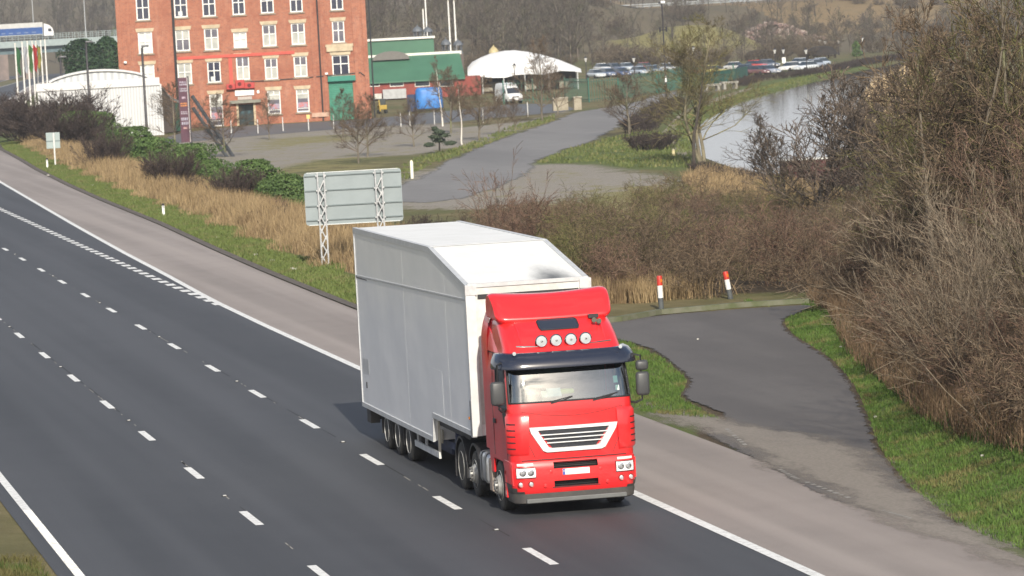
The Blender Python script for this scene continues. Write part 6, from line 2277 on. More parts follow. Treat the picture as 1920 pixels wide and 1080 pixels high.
MB().box((0, 0, (hh - 1.5) / 2), (1.3, 1.3, hh - 1.5), mat('turret_shaft', (.10, .08, .07))).build('shaft', parent=gt)
MB().lathe([(.75, hh - 1.5), (.75, hh - .9), (.55, hh - .6), (.3, hh - .35), (.1, hh - .2), (.03, hh)], n=12, m=gd).build('dome', parent=gt, smooth_=True)

def build_fence():
    gm = mat('railing_green', (.03, .13, .095), (.025, .10, .075), 1)
    pts = [P(945, 196, PLAIN), P(1000, 192, PLAIN), P(1060, 190, PLAIN), P(1105, 192, PLAIN), P(1160, 187, PLAIN), P(1232, 176, PLAIN), P(1275, 167, PLAIN), P(1318, 160, PLAIN)]
    root = thing('metal_railings', 'tall dark green metal railings round the yard of the marquee', 'fence', pts[0])
    o = pts[0]
    k = 0
    rl = MB()
    br = MB()
    for a_, b_ in zip(pts[:-1], pts[1:]):
        a_, b_ = a_ - o, b_ - o
        L = float(np.hypot(*(b_ - a_)[:2]))
        for z in (.35, 2.5):
            rl.tube([(a_[0], a_[1], z), (b_[0], b_[1], z)], .04, gm, 4)
        nb = int(L / .55)
        for i in range(nb):
            p = lerp(a_, b_, i / nb)
            br.box((p[0], p[1], 1.45), (.05, .05, 2.8), gm)
        MB().box((a_[0], a_[1], 1.5), (.14, .14, 3.0), gm).build('post', parent=root)
    rl.build('rail', parent=root)
    tag(br.build('bars', parent=root), kind='stuff')
    # solid green screen fence further along
    q = [P(1318, 160, PLAIN), P(1345, 156, PLAIN), P(1376, 152, PLAIN), P(1402, 146, PLAIN)]
    r2 = thing('screen_fence', 'solid green screen fence in front of the parked cars', 'fence', q[0])
    o = q[0]
    sm_ = mat('green_screen', (.018, .11, .08), (.012, .075, .055), .8, rough=.7)
    for a_, b_ in zip(q[:-1], q[1:]):
        a_, b_ = a_ - o, b_ - o
        c = (a_ + b_) / 2
        L = float(np.hypot(*(b_ - a_)[:2]))
        MB().box((c[0], c[1], .85), (L - .1, .06, 1.7), sm_, rz=math.atan2(b_[1] - a_[1], b_[0] - a_[0])).build('screen_panel', parent=r2)
        MB().box((a_[0], a_[1], 1.2), (.14, .14, 2.4), gm).build('post', parent=r2)
    # stone gate piers and low wall
    st = mat('gate_stone', (.34, .30, .23), (.26, .23, .17), 2)
    for i, (px_, py_, w) in enumerate(((1045, 208, 1.0), (1058, 207, .9), (1083, 206, .9))):
        p = P(px_, py_, PLAIN)
        g = thing('gate_pier', 'rough stone pier at the yard gate, %s' % ('leftmost', 'middle', 'right of the gap')[i], 'gate pier', p)
        MB().bbox((0, 0, .65), (w, .6, 1.5), st, .05).build('shaft', parent=g)
        MB().bbox((0, 0, 1.45), (w + .12, .72, .14), mat('pier_cap', (.4, .37, .30)), .03).build('pier_cap', parent=g)
build_fence()

# ------------------------------------------------------------------ van and parked cars
CAR_PAINT = mat('car_paint', (1, 1, 1), (.96, .96, .96), 1, rough=.25, coat=.8, objcol=True)
CAR_GLASS = gloss('car_glass', (.03, .04, .05), .06, .8)
CAR_TYRE = mat('tyre_far', (.025, .025, .025))
def make_car():
    root = thing('parked_car', None, None)
    def body(sec):
        g = []
        for y, hw, zb, zt, r in sec:
            ring = []
            for t in np.linspace(0, 2 * math.pi, 25)[:-1]:
                cx, sz = math.cos(t), math.sin(t)
                e = (abs(cx) ** 5 + abs(sz) ** 5) ** (-1 / 5)
                ring.append((cx * e * hw, y, (zb + zt) / 2 + sz * e * (zt - zb) / 2))
            g.append(ring)
        mb = MB().grid(g, None, closed=True)
        n = len(g[0])
        mb.add(g[0], [tuple(range(n))])
        mb.add(g[-1], [tuple(range(n))])
        return mb
    b = body([(-2.1, .72, .32, .66, 0), (-2.0, .82, .26, .76, 0), (-1.2, .87, .24, .88, 0), (-.6, .88, .24, .94, 0), (1.0, .88, .24, .96, 0), (1.8, .86, .26, .94, 0), (2.05, .80, .30, .85, 0), (2.12, .7, .36, .7, 0)])
    b.build('body', CAR_PAINT, root, True, 50)
    c = MB()
    lo = [(-.75, -.98), (.75, -.98), (.78, 0), (.76, 1.75), (-.76, 1.75), (-.78, 0)]
    hi = [(-.58, -.25), (.58, -.25), (.60, .3), (.58, 1.2), (-.58, 1.2), (-.60, .3)]
    c.add([(x, y, .92) for x, y in lo] + [(x, y, 1.40) for x, y in hi], [(i, (i + 1) % 6, 6 + (i + 1) % 6, 6 + i) for i in range(6)], CAR_GLASS)
    c.build('windows', parent=root)
    MB().add([(x * 1.02, y, 1.40) for x, y in hi] + [(x * .93, y * .93 + .03, 1.47) for x, y in hi], [(i, (i + 1) % 6, 6 + (i + 1) % 6, 6 + i) for i in range(6)] + [tuple(range(6, 12))]).build('roof', CAR_PAINT, root, True, 40)
    for x in (-.8, .8):
        for y in (-1.3, 1.35):
            MB().lathe([(.1, -.1), (.29, -.1), (.31, 0), (.29, .1), (.1, .1)], (x, y, .31), 'x', 14, CAR_TYRE).build('wheel', parent=root)
        MB().bbox((x * .78, -2.07, .62), (.30, .10, .13), mat('car_lamp', (.75, .76, .78), rough=.15, coat=.5), .03).build('headlight', parent=root)
    MB().box((0, -2.115, .46), (.5, .02, .11), mat('plate_white', (.8, .8, .78))).build('number_plate', parent=root)
    return root
def build_cars():
    proto = make_car()
    spec = [  # px, py at the tyres, heading, colour, label
        (1418, 130, .5, (.55, .08, .06), 'red car with its white roof box left of the small hut'), (1441, 128, .4, (.16, .18, .22), 'dark grey car parked behind a silver one'),
        (1440, 140, .5, (.30, .33, .40), 'silver blue car in front of the dark grey one'), (1422, 141, .5, (.17, .08, .09), 'maroon car beside the silver blue one'), (1402, 138, .5, (.12, .16, .20), 'dark blue car at the end of the green screen'),
        (1497, 126, -1.0, (.52, .56, .62), 'silver car with its windscreen towards the canal, first of the silver row'), (1512, 133, -1.0, (.62, .66, .70), 'pale silver car nearest the canal hedge'), (1535, 126, -1.0, (.42, .48, .56), 'blue grey car at the right end of the row'),
        (1482, 134, -.9, (.72, .72, .72), 'white car low behind the hedge left of the silver cars'), (1523, 129, -1.0, (.30, .34, .42), 'slate car squeezed between two silver ones'),
        (1284, 142, .6, (.16, .20, .20), 'dark car behind the lichen covered tree, left one'), (1312, 141, .6, (.45, .06, .04), 'red car behind the lichen covered tree'), (1342, 140, .6, (.55, .50, .16), 'yellowish car behind the green screen'),
        (1200, 141, .3, (.40, .46, .54), 'pale blue car behind the screen fence'), (1225, 139, .3, (.20, .26, .33), 'steel blue car right of the pale blue one'), (1118, 147, .2, (.50, .54, .58), 'silver car nearest the marquee'),
        (1140, 145, .2, (.16, .20, .30), 'navy car second from the marquee'), (1165, 144, .25, (.10, .14, .26), 'deep blue car in the middle of the far row'),
        (1130, 136, .2, (.60, .62, .64), 'white car in the back row nearest the marquee'), (1152, 135, .2, (.12, .13, .15), 'black car in the back row near the marquee'), (1176, 134, .25, (.45, .50, .56), 'light blue car in the back row'),
        (1210, 133, .3, (.34, .08, .08), 'dark red car in the back row'), (1252, 135, .35, (.52, .55, .58), 'silver car in the back row beside the tall black column'), (1380, 133, .5, (.62, .62, .60), 'white car in the back row behind the green screen')]
    for i, (px_, py_, rz, cc, lb) in enumerate(spec):
        p = P(px_, py_, PLAIN)
        z = TZ(p[0], p[1])
        o = place(proto, (p[0], p[1], z), rz, 1.0, lb, 'car', 'cars in the far car park')
        for ch in o.children:
            ch.color = (*cc, 1)
build_cars()
def build_van():
    o = P(968, 195, PLAIN)
    root = thing('white_van', 'white high roofed van driving out of the yard', 'van', (o[0], o[1], PLAIN), .12)
    root.scale = (1.0, 1.0, 1.0)
    wt = gloss('van_white', (.74, .75, .75), .3, .5)
    g = []
    for z, hw, f, b_ in ((.38, .92, .06, 5.3), (.6, .98, -.02, 5.4), (.95, .99, .02, 5.4), (1.15, .98, .18, 5.4), (1.30, .97, .75, 5.4), (2.05, .88, 1.45, 5.4), (2.35, .84, 1.72, 5.35), (2.55, .76, 2.2, 5.3), (2.6, .6, 2.6, 5.1)):
        ring = [(-hw, b_, z), (-hw, (f + b_) / 2, z), (-hw, f + .35, z), (-hw * .88, f + .06, z), (-hw * .45, f, z), (0, f - .02, z), (hw * .45, f, z), (hw * .88, f + .06, z), (hw, f + .35, z), (hw, (f + b_) / 2, z), (hw, b_, z)]
        g.append(ring)
    b = MB().grid(g, wt, closed=True)
    b.add(g[-1], [tuple(range(11))], wt)
    b.build('body', parent=root, smooth_=True, angle=40)
    MB().add([(-.80, .76, 1.33), (.80, .76, 1.33), (.74, 1.36, 2.0), (-.74, 1.36, 2.0)], [(0, 1, 2, 3)], gloss('van_glass', (.035, .04, .05), .06, .8)).build('windscreen', parent=root)
    for s in (-1, 1):
        MB().add([(s * .985, 1.0, 1.35), (s * .975, 2.0, 1.35), (s * .90, 2.0, 1.95), (s * .905, 1.45, 1.95)], [(0, 1, 2, 3)], CAR_GLASS).build('side_window', parent=root)
        MB().bbox((s * .72, .02, .95), (.34, .10, .20), mat('car_lamp', (.75, .76, .78)), .03).build('headlight', parent=root)
        MB().bbox((s * 1.12, .95, 1.55), (.2, .14, .3), mat('mirror_black_far', (.03, .03, .03)), .04).build('mirror', parent=root)
        for y in (.95, 4.3):
            MB().lathe([(.1, -.12), (.33, -.12), (.35, 0), (.33, .12), (.1, .12)], (s * .88, y, .35), 'x', 14, CAR_TYRE).build('wheel', parent=root)
    MB().bbox((0, -.04, .55), (1.8, .10, .26), mat('van_bumper', (.16, .16, .17)), .04).build('bumper', parent=root)
    MB().box((0, -.0, .88), (.85, .04, .16), mat('van_grille', (.05, .05, .055))).build('grille', parent=root)
    MB().box((0, -.10, .56), (.52, .02, .12), mat('plate_white', (.8, .8, .78))).build('number_plate', parent=root)
build_van()

# ------------------------------------------------------------------ car park furniture, huts, rubble, boat
def build_park():
    i = 0
    for px_, pyb, pyt, lb in ((1100, 150, 108, 'beside the marquee'), (1190, 148, 108, 'behind the screen fence'), (967, 176, 122, 'in the marquee yard'), (1454, 130, 92, 'left of the thatched hut'), (1470, 126, 92, 'carrying a white notice'), (1513, 136, 92, 'among the silver cars'),
                              (1538, 105, 74, 'left of the three behind the thatched hut'), (1548, 104, 76, 'middle of the three behind the thatched hut'), (1573, 103, 74, 'right of the three behind the thatched hut'), (1618, 104, 70, 'beside the conifer at the far end'), (1302, 128, 88, 'behind the lichen covered tree')):
        p = P(px_, pyb, PLAIN)
        z = TZ(p[0], p[1])
        h = (pyb - pyt) * mpp(p[1])
        root = thing('park_lantern', 'small black lantern post with a white lamp, %s' % lb, 'lantern', (p[0], p[1], z), 0, 'lantern posts of the car park')
        MB().tube([(0, 0, 0), (0, 0, .8), (0, 0, .85), (0, 0, h - .7)], [.14, .12, .07, .06], mat('lamp_black', (.025, .022, .028)), 6).build('column', parent=root)
        MB().lathe([(.10, h - .7), (.26, h - .15), (.24, h - .08)], n=8, m=mat('lantern_white', (.55, .55, .54))).build('lamp', parent=root)
        MB().lathe([(.30, h - .08), (.10, h + .12), (.03, h + .25)], n=8, m=mat('lamp_black', (.025, .022, .028))).build('lantern_cap', parent=root)
        if px_ == 1470:
            MB().box((0, -.1, h * .38), (.6, .05, .95), mat('white_board', (.82, .82, .80))).build('notice', parent=root)
    th = mat('thatch', (.032, .025, .020), (.022, .018, .015), 2, rough=1, bmp=.6, bscale=6, bdist=.1)
    for px_, py_, wpx, hpx, lb in ((1549, 110, 66, 24, 'dark thatched hut with a rounded roof above the silver cars'), (1428, 112, 52, 18, 'lower dark thatched hut behind the red car')):
        p = P(px_, py_, PLAIN)
        z = TZ(p[0], p[1])
        m1 = mpp(p[1])
        root = thing('thatched_hut', lb, 'hut', (p[0], p[1] + 3, z))
        w, h = wpx * m1 / 2, hpx * m1
        prof = [(w, h * .30), (w * .97, h * .36), (w * .84, h * .62), (w * .64, h * .86), (w * .40, h * .97), (.05, h)]
        MB().lathe(prof, n=28, m=th).build('thatched_roof', parent=root, smooth_=True)
        for k in range(8):
            a = k * math.pi / 4
            MB().tube([(w * .85 * math.cos(a), w * .85 * math.sin(a), 0), (w * .85 * math.cos(a), w * .85 * math.sin(a), h * .45)], .1, mat('hut_post', (.10, .08, .06)), 5).build('post', parent=root)
    # rubble heap
    r = random.Random(8)
    rb = MB()
    ms = [mat('rubble_%d' % k, c) for k, c in enumerate(((.30, .21, .18), (.22, .16, .14), (.36, .29, .25), (.18, .12, .10)))]
    for k in range(420):
        a, q = r.uniform(0, 6.28), math.sqrt(r.uniform(0, 1))
        x, y = RUBBLE[0] + q * 11 * math.cos(a), RUBBLE[1] + 11 + q * 11 * math.sin(a)
        s = r.uniform(.3, 1.1)
        rb.box((x, y, TZ(x, y) + s * .12), (s, s * r.uniform(.6, 1), s * r.uniform(.4, .8)), ms[r.randrange(4)], rz=r.uniform(0, 3), rx=r.uniform(-.5, .5), ry=r.uniform(-.5, .5))
    tag(rb.build('rubble_heap', fix=False), 'heap of pinkish broken brick and rubble below the embankment', kind='stuff')
    # clipped hedge blocks by the canal and along the towpath
    hs = bush_proto('clipped_hedge', TW_DARK, 900, .011, stems=46, h=1.35, w=2.6, kids=6, depth=2, lean=.25, rad=.016, wob=.2, spread=.8, ratio=.34, steps=4)
    def hrow(pts, hp, lab, n, z=PLAIN, wy=1.0, grp=None):
        w = spline([P(*q, z)[:2] for q in pts], 12)
        acc = np.concatenate([[0], np.cumsum([math.hypot(w[i + 1][0] - w[i][0], w[i + 1][1] - w[i][1]) for i in range(len(w) - 1)])])
        for i in range(n):
            t = acc[-1] * (i + .5) / n
            x, y = float(np.interp(t, acc, [q[0] for q in w])), float(np.interp(t, acc, [q[1] for q in w]))
            h = hp * mpp(y) / 1.3
            place(hs, (x, y, max(TZ(x, y), PLAIN)), i * 2.4, (h * 1.3 * wy, h * 1.3 * wy, h), lab, 'hedge', grp or lab)
    hrow([(1188, 250), (1203, 246), (1210, 240)], 30, 'clipped brown hedge block left of the towpath', 3)
    hrow([(1212, 280), (1222, 281), (1234, 279)], 36, 'separate square block of brown hedge beside the towpath', 3)
    hrow([(1212, 236), (1226, 222), (1250, 208), (1266, 200)], 24, 'clipped brown hedge along the access road', 8)
    hrow([(1385, 163), (1420, 152), (1470, 147), (1530, 139), (1590, 128), (1650, 117), (1720, 108)], 15, 'long clipped hedge between the cars and the canal', 34)
    hrow([(1306, 318), (1340, 326), (1380, 334), (1430, 343), (1490, 352), (1540, 360)], 20, 'low brown hedge along the near canal bank', 16)
    hrow([(1600, 345), (1625, 338), (1645, 336), (1655, 330)], 78, 'tall dark hedge block beside the moored boat', 5, wy=.35)
    # narrowboat
    p = P(1578, 338, -3.25)
    root = thing('narrowboat', 'dark red narrowboat with a pale roof moored behind the bare trees', 'boat', (p[0], p[1], -3.3), .12)
    h = MB().prism([(-5, 0), (5, 0), (5.6, .75), (-5.2, .75)], 'y', -1, 1, mat('boat_hull', (.05, .02, .02)))
    h.build('hull', parent=root)
    MB().bbox((0, 0, 1.15), (8.4, 1.7, .95), mat('boat_red', (.075, .022, .022)), .08).build('cabin', parent=root)
    MB().bbox((0, 0, 1.66), (8.7, 1.85, .10), mat('boat_roof', (.66, .66, .62)), .03).build('roof', parent=root)
    for x in (-3, -1, 1, 3):
        MB().box((x, -.86, 1.2), (.7, .03, .4), mat('boat_window', (.04, .05, .06), rough=.1)).build('window', parent=root)
    # stone benches by the towpath
    for px_, py_, lb in ((1335, 172, 'grey stone bench by the towpath, left one'), (1368, 167, 'grey stone bench by the towpath, right one')):
        p = P(px_, py_, PLAIN)
        b = thing('stone_bench', lb, 'bench', (p[0], p[1], PLAIN), .2)
        stn = mat('bench_stone', (.30, .29, .26), (.22, .21, .19), 3)
        MB().bbox((0, 0, .85), (2.4, .9, .3), stn, .05).build('seat', parent=b)
        for x in (-.8, .8):
            MB().bbox((x, 0, .35), (.4, .8, .75), stn, .05).build('leg', parent=b)
    # light posts in front of the mill yard
    for i, (px_, py_) in enumerate(((434, 251), (484, 250), (531, 246), (579, 245), (626, 242), (752, 238), (769, 236), (815, 233), (906, 230), (990, 218))):
        p = P(px_, py_, PLAIN)
        g = thing('yard_post', 'thin white post edging the mill yard' if i != 3 else 'thin white post with a yellow sign edging the mill yard', 'post', p, 0, 'white posts edging the mill yard')
        MB().tube([(0, 0, 0), (0, 0, 1.45)], .055, mat('yard_post_white', (.62, .62, .60)), 6).build('shaft', parent=g)
        MB().tube([(0, 0, 1.45), (0, 0, 1.55)], [.07, .03], mat('yard_post_cap', (.45, .45, .43)), 6).build('post_top', parent=g)
        if i == 3:
            MB().box((0, -.07, 1.5), (.36, .03, .42), mat('sign_yellow', (.70, .58, .22))).build('notice', parent=g)
build_park()

# ------------------------------------------------------------------ far roads: overpass with its lorry, embankment road
def build_overpass():
    pale = mat('overpass_fascia', (.30, .36, .36), (.25, .30, .31), 1)
    blue = mat('overpass_girder', (.10, .15, .17), (.08, .12, .14), 1)
    conc = mat('overpass_concrete', (.22, .17, .15), (.15, .12, .11), .5)
    yaw = .02
    Y = 1040
    o, a, n = plane_frame(110, 120, 0, yaw)
    t = PY(110, 85, Y)
    o = np.array([t[0], t[1], 0.0])
    root = thing('motorway_overpass', 'far concrete and steel overpass carrying a road above the slip road', 'bridge', o, -yaw)
    def uv(px, py):
        return on_plane(px, py, o, a, n)
    zd = uv(110, 73)[1]
    zs = uv(110, 85)[1]
    zg = uv(110, 97)[1]
    L0, L1 = -70.0, 40.0
    MB().box(((L0 + L1) / 2, 5, (zd + zs) / 2), (L1 - L0, 12, zd - zs), pale).build('deck', parent=root)
    MB().box(((L0 + L1) / 2, 5, (zs + zg) / 2), (L1 - L0, 9, zs - zg), blue).build('girder', parent=root)
    p = MB()
    for y in (-.8, 10.8):
        for z in (.5, 1.0, 1.45):
            p.tube([(L0, y, zd + z), (L1, y, zd + z)], .05, pale, 4)
        x = L0
        while x < L1:
            p.box((x, y, zd + .75), (.10, .10, 1.5), pale)
            x += 1.5
    p.build('parapet_rail', parent=root)
    ug = uv(12, 120)[0]
    MB().box((ug - 3, 5, zg / 2 - 3), (7, 9, zg + 6), conc).build('pier', parent=root)
    MB().box((uv(62, 120)[0] - 1.2, 5, zg / 2 - 3), (1.4, 9, zg + 6), conc).build('pier', parent=root)
    MB().box((L1 - 8, 5, zg / 2 - 3), (16, 9.5, zg + 6), conc).build('abutment', parent=root)
    gm = mat('column_pale', (.46, .48, .50), rough=.5)
    for i, (px_, pt) in enumerate(((70, -16), (168, -10))):
        u = uv(px_, 60)[0]
        c = thing('overpass_lamp', 'slim pale lighting column on the far overpass, %s one' % ('left' if i == 0 else 'right'), 'lamp post', tuple(o + a * u + np.array([0, 9.5, zd])))
        MB().tube([(0, 0, 0), (0, 0, 11)], [.13, .08], gm, 6).build('column', parent=c)
        MB().bbox((.5, 0, 11), (1.2, .3, .2), gm, .05).build('lantern', parent=c)
    # lorry on the overpass, heading right
    u = uv(49, 66)[0]
    q = o + a * u + np.array([0, 2.5, zd])
    lr = thing('curtain_lorry', 'far lorry with a blue and white curtain side crossing the overpass', 'lorry', tuple(q), -yaw)
    wt = mat('lorry_white', (.74, .74, .74))
    MB().bbox((-1.6, 0, 2.85), (12.0, 2.5, 3.1), mat('curtain_white', (.50, .50, .49), (.44, .44, .43), 1), .04).build('trailer_body', parent=lr)
    MB().box((-1.6, -1.262, 2.35), (11.8, .02, 1.7), mat('curtain_blue', (.015, .06, .22), (.02, .08, .27), 1)).build('curtain', parent=lr)
    tx = MB()
    for k in range(5):
        tx.box((-5.5 + k * 1.9, -1.28, 2.0), (1.0, .02, .22), mat('curtain_mark', (.2, .25, .38)))
    tx.build('curtain_marks', parent=lr)
    MB().prism([(4.6, .9), (7.0, .9), (7.05, 1.9), (6.75, 2.9), (6.0, 3.6), (4.7, 4.1)], 'y', -1.2, 1.2, wt).build('cab', parent=lr)
    MB().prism([(5.7, 2.0), (6.6, 2.0), (6.4, 2.75), (5.7, 2.75)], 'y', -1.22, -1.21, mat('lorry_glass', (.03, .035, .045), rough=.1)).build('cab_window', parent=lr)
    MB().box((0, 0, .95), (13.5, 2.2, .4), mat('lorry_chassis', (.05, .05, .06))).build('chassis', parent=lr)
    for x in (-6, -4.7, 4.0, 6.0):
        MB().lathe([(.2, -.15), (.48, -.15), (.5, 0), (.48, .15), (.2, .15)], (x, -1.05, .5), 'y', 14, CAR_TYRE).build('wheel', parent=lr)
build_overpass()
def build_far_road():
    # road on top of the right embankment with its barrier
    Y = 985
    pts = [PY(px_, 20, Y) for px_ in (1060, 1200, 1400, 1600, 1800, 2000)]
    pts = [(p[0], p[1], TZ(p[0], p[1])) for p in pts]
    rd = MB()
    for a_, b_ in zip(pts[:-1], pts[1:]):
        rd.add([(a_[0], a_[1] - 1, max(a_[2], 6.6) + .2), (b_[0], b_[1] - 1, max(b_[2], 6.6) + .2), (b_[0], b_[1] + 14, max(b_[2], 6.6) + .2), (a_[0], a_[1] + 14, max(a_[2], 6.6) + .2)], [(0, 1, 2, 3)])
    tag(rd.build('far_motorway', mat('far_tarmac', (.20, .20, .21), (.24, .24, .25), .1, kind='POS')), kind='structure')
    z0 = 7.0
    root = thing('safety_barrier', 'long pale safety barrier along the far embankment road', 'barrier', (pts[0][0], pts[0][1], z0))
    gm = mat('barrier_pale', (.30, .32, .33), rough=.6)
    rl = MB()
    L = pts[-1][0] - pts[0][0]
    for z in (.45, .95):
        rl.box((L / 2, 0, z), (L, .10, .28), gm)
    rl.build('rail', parent=root)
    x = 0
    ps = MB()
    while x < L:
        ps.box((x, .1, .5), (.14, .14, 1.2), gm)
        x += 3.0
    tag(ps.build('rail_posts', parent=root), kind='stuff')
    cm = mat('column_pale', (.46, .48, .50), rough=.5)
    for i, px_ in enumerate((1089, 1095, 1121, 1146, 1282, 1310)):
        p = PY(px_, 20, Y + 2)
        c = thing('motorway_lamp', 'pale lighting column on the far embankment, %s of six' % ('leftmost', 'second from the left', 'third from the left', 'third from the right', 'second from the right', 'rightmost')[i], 'lamp post', (p[0], p[1], z0), 0, 'lighting columns on the far embankment')
        MB().tube([(0, 0, 0), (0, 0, 12)], [.15, .09], cm, 6).build('column', parent=c)
        MB().bbox((.5, 0, 12), (1.2, .3, .2), cm, .05).build('lantern', parent=c)
    car = bpy.data.objects['parked_car']
    p = PY(1383, 12, Y + 5)
    o = copy_tree(car, (p[0], p[1], z0 + .1), 1.5, 'dark car driving along the far embankment')
    if 'group' in o:
        del o['group']
    for ch in o.children:
        ch.color = (.2, .24, .28, 1)
build_far_road()

# ------------------------------------------------------------------ trees beyond the motorway
def build_trees():
    # bare trees of the car park: two builds, each tree placed where it stands
    tp = [tree_proto('bare_tree', BARK, TW_BROWN, 600 + i, .0095, h=7.0, trunk_h=.2, limbs=26, rad=.10, kids=9, depth=3, spread=.85, limb=.46, wob=.13) for i in range(3)]
    for i, (px_, py_, hp, wd, lb) in enumerate(((673, 306, 112, .85, 'young bare tree just above the road sign'), (689, 294, 118, .9, 'bare tree behind the one above the road sign'), (644, 258, 92, .8, 'small bare tree in front of the green shutter'),
                                                (777, 275, 92, .9, 'bare tree in front of the blue trailer'), (898, 263, 120, .9, 'bare bushy tree beside the white birch stems'), (936, 252, 84, .9, 'small reddish bare tree right of the birches'),
                                                (966, 248, 66, .8, 'smallest bare tree on the grass edge by the access road'), (1017, 228, 160, .7, 'tall narrow bare tree in front of the marquee'), (1046, 216, 92, .9, 'bare tree by the gate piers'),
                                                (327, 276, 120, 1.0, 'spreading bare tree left of the totem sign'), (424, 294, 118, 1.0, 'bare tree right of the totem sign struts'), (505, 262, 88, .6, 'thin sapling in front of the mill wall'),
                                                (845, 250, 125, .8, 'bare tree between the birches and the works'))):
        p = P(px_, py_, PLAIN)
        h = hp * mpp(p[1]) / 7.0
        place(tp[i % 3], (p[0], p[1], TZ(p[0], p[1])), i * 1.7, (h * wd * 1.35, h * wd * 1.35, h), lb, 'tree')
    bt = tree_proto('birch_tree', BIRCH, TW_BROWN, 653, .0095, h=9.0, trunk_h=.38, limbs=20, rad=.13, kids=9, depth=3, spread=.6, limb=.3, wob=.12)
    for i, (px_, py_, hp, lb) in enumerate(((830, 237, 130, 'white stemmed birch nearer the mill'), (866, 271, 122, 'white stemmed birch at the grass edge'))):
        p = P(px_, py_, PLAIN)
        h = hp * mpp(p[1]) / 9.0
        place(bt, (p[0], p[1], PLAIN), i * 2.2, h, lb, 'birch')
    # broad tree on the triangle of grass
    wt = tree_proto('broad_tree', BARK, TW_BROWN, 660, .011, h=6.0, trunk_h=.2, limbs=24, rad=.12, kids=9, depth=3, spread=1.05, limb=.62, up=.10, wob=.10)
    p = P(1180, 255, PLAIN)
    place(wt, (p[0], p[1], PLAIN), .4, (172 * mpp(p[1]) / 6.0, 172 * mpp(p[1]) / 6.0, 118 * mpp(p[1]) / 6.0), 'broad spreading bare tree on the grass by the access road', 'tree')
    # lichen covered multi stemmed tree by the canal, with its thin black column
    lt = tree_proto('lichen_tree', twig_mat('bark_lichen', (.15, .13, .09), (.21, .185, .12), (.15, .15, .06)), twig_mat('twig_lichen', (.15, .12, .065), (.20, .165, .085), (.19, .18, .06)), 670, .009, h=9.5, trunk_h=.2, limbs=16, rad=.12, kids=8, depth=3, spread=.85, limb=.42, wob=.16, forks=3)
    p = P(1322, 305, PLAIN)
    place(lt, (p[0], p[1], TZ(p[0], p[1])), 1.0, (400 * mpp(p[1]) / 9.5, 400 * mpp(p[1]) / 9.5, 300 * mpp(p[1]) / 9.5), 'tall yellowish lichen covered tree with several stems on the canal bank', 'tree')
    dk = tree_proto('dark_stem_tree', BARK_DK, TW_OLIVE, 671, .012, h=9.0, trunk_h=.5, limbs=9, rad=.15, kids=6, depth=3, spread=.6, limb=.25, wob=.12)
    p = P(1302, 316, PLAIN)
    place(dk, (p[0], p[1], PLAIN), 1.0, 235 * mpp(p[1]) / 9.0, 'straight tree with a black stem at the corner of the canal', 'tree')
    # bare trees standing in front of the water
    ct = [tree_proto('canal_tree', BARK_DK, twig_mat('twig_alder', (.085, .065, .05), (.12, .095, .075)), 680 + i, .0125, h=6.0, trunk_h=.12, limbs=18, rad=.08, kids=6, depth=3, spread=.7, limb=.5, wob=.13, up=.08, forks=2) for i in range(2)]
    for i, (px_, py_, hp, lb) in enumerate(((1522, 430, 300, 'bare dark tree seen against the canal water'), (1625, 430, 260, 'bare dark tree beside the boat, right of the one before the water'), (1478, 400, 190, 'small bare tree at the near canal bank'), (1640, 400, 280, 'taller bare tree in front of the reeds'),
                                          (1700, 380, 330, 'bare tree right of the reeds reaching towards the far road'))):
        p = P(px_, py_, PLAIN)
        h = hp * mpp(p[1]) / 6.0
        place(ct[i % 2], (p[0], p[1], TZ(p[0], p[1])), i * 1.3, (h * 1.45, h * 1.45, h), lb, 'tree')
    # reddish open shrub in front of the access road
    rs = bush_proto('open_shrub', TW_RED, 690, .008, stems=9, h=3.6, w=1.0, kids=6, depth=2, lean=.62, rad=.024, wob=.10, up=.03, spread=.55, ratio=.42, steps=6)
    p = P(945, 432, -1.2)
    place(rs, (p[0], p[1], TZ(p[0], p[1])), .5, 175 * mpp(p[1]) / 3.6, 'open reddish shrub with thin arching stems in front of the access road', 'shrub')
    # little pine
    p = P(824, 287, PLAIN)
    root = thing('small_pine', 'small dark pine with flat layered boughs on the grass edge', 'pine', (p[0], p[1], PLAIN))
    h = 46 * mpp(p[1])
    MB().tube([(0, 0, -.1), (.05, 0, h * .5), (0, 0, h * .95)], [.09, .06, .02], BARK_DK, 6).build('trunk', parent=root)
    Vs, Fs, k = [], [], 0
    for j, (dx, z, w) in enumerate(((0, .82, .9), (-.35, .62, 1.0), (.4, .66, .9), (-.9, .30, .8), (.9, .32, 1.0), (.1, .45, 1.1), (-.2, .95, .5))):
        V, F = leaf_cloud(700 + j, 320, h * .16, w * 1.1, .16, 'round', .6)
        V = V + np.array([dx * 1.0, random.uniform(-.4, .4), z * h * .95])
        Vs.append(V)
        Fs.append(F + k)
        k += len(V)
    mesh_np('crown', np.concatenate(Vs), np.concatenate(Fs), BLUEGREEN, root)
    # dark conifers left of the mill and a few elsewhere
    for i, (px_, py_, wpx, hpx, d, lb) in enumerate(((160, 185, 70, 112, 560, 'big dark green conifer behind the white shed, left one'), (205, 185, 70, 116, 575, 'big dark green conifer against the side of the mill'))):
        c = PY(px_, py_, d)
        z0 = TZ(c[0], c[1])
        m1 = mpp(d)
        top = PY(px_, py_ - hpx, d)[2]
        root = thing('conifer', lb, 'conifer', (c[0], c[1], z0))
        MB().tube([(0, 0, 0), (0, 0, (top - z0) * .9)], [.3, .05], BARK_DK, 7).build('trunk', parent=root)
        V, F = leaf_cloud(720 + i, 9000, top - z0, wpx * m1 * 1.15, .42, 'column', .7)
        mesh_np('crown', V, F, CONIFER, root)
    p = P(1606, 106, PLAIN)
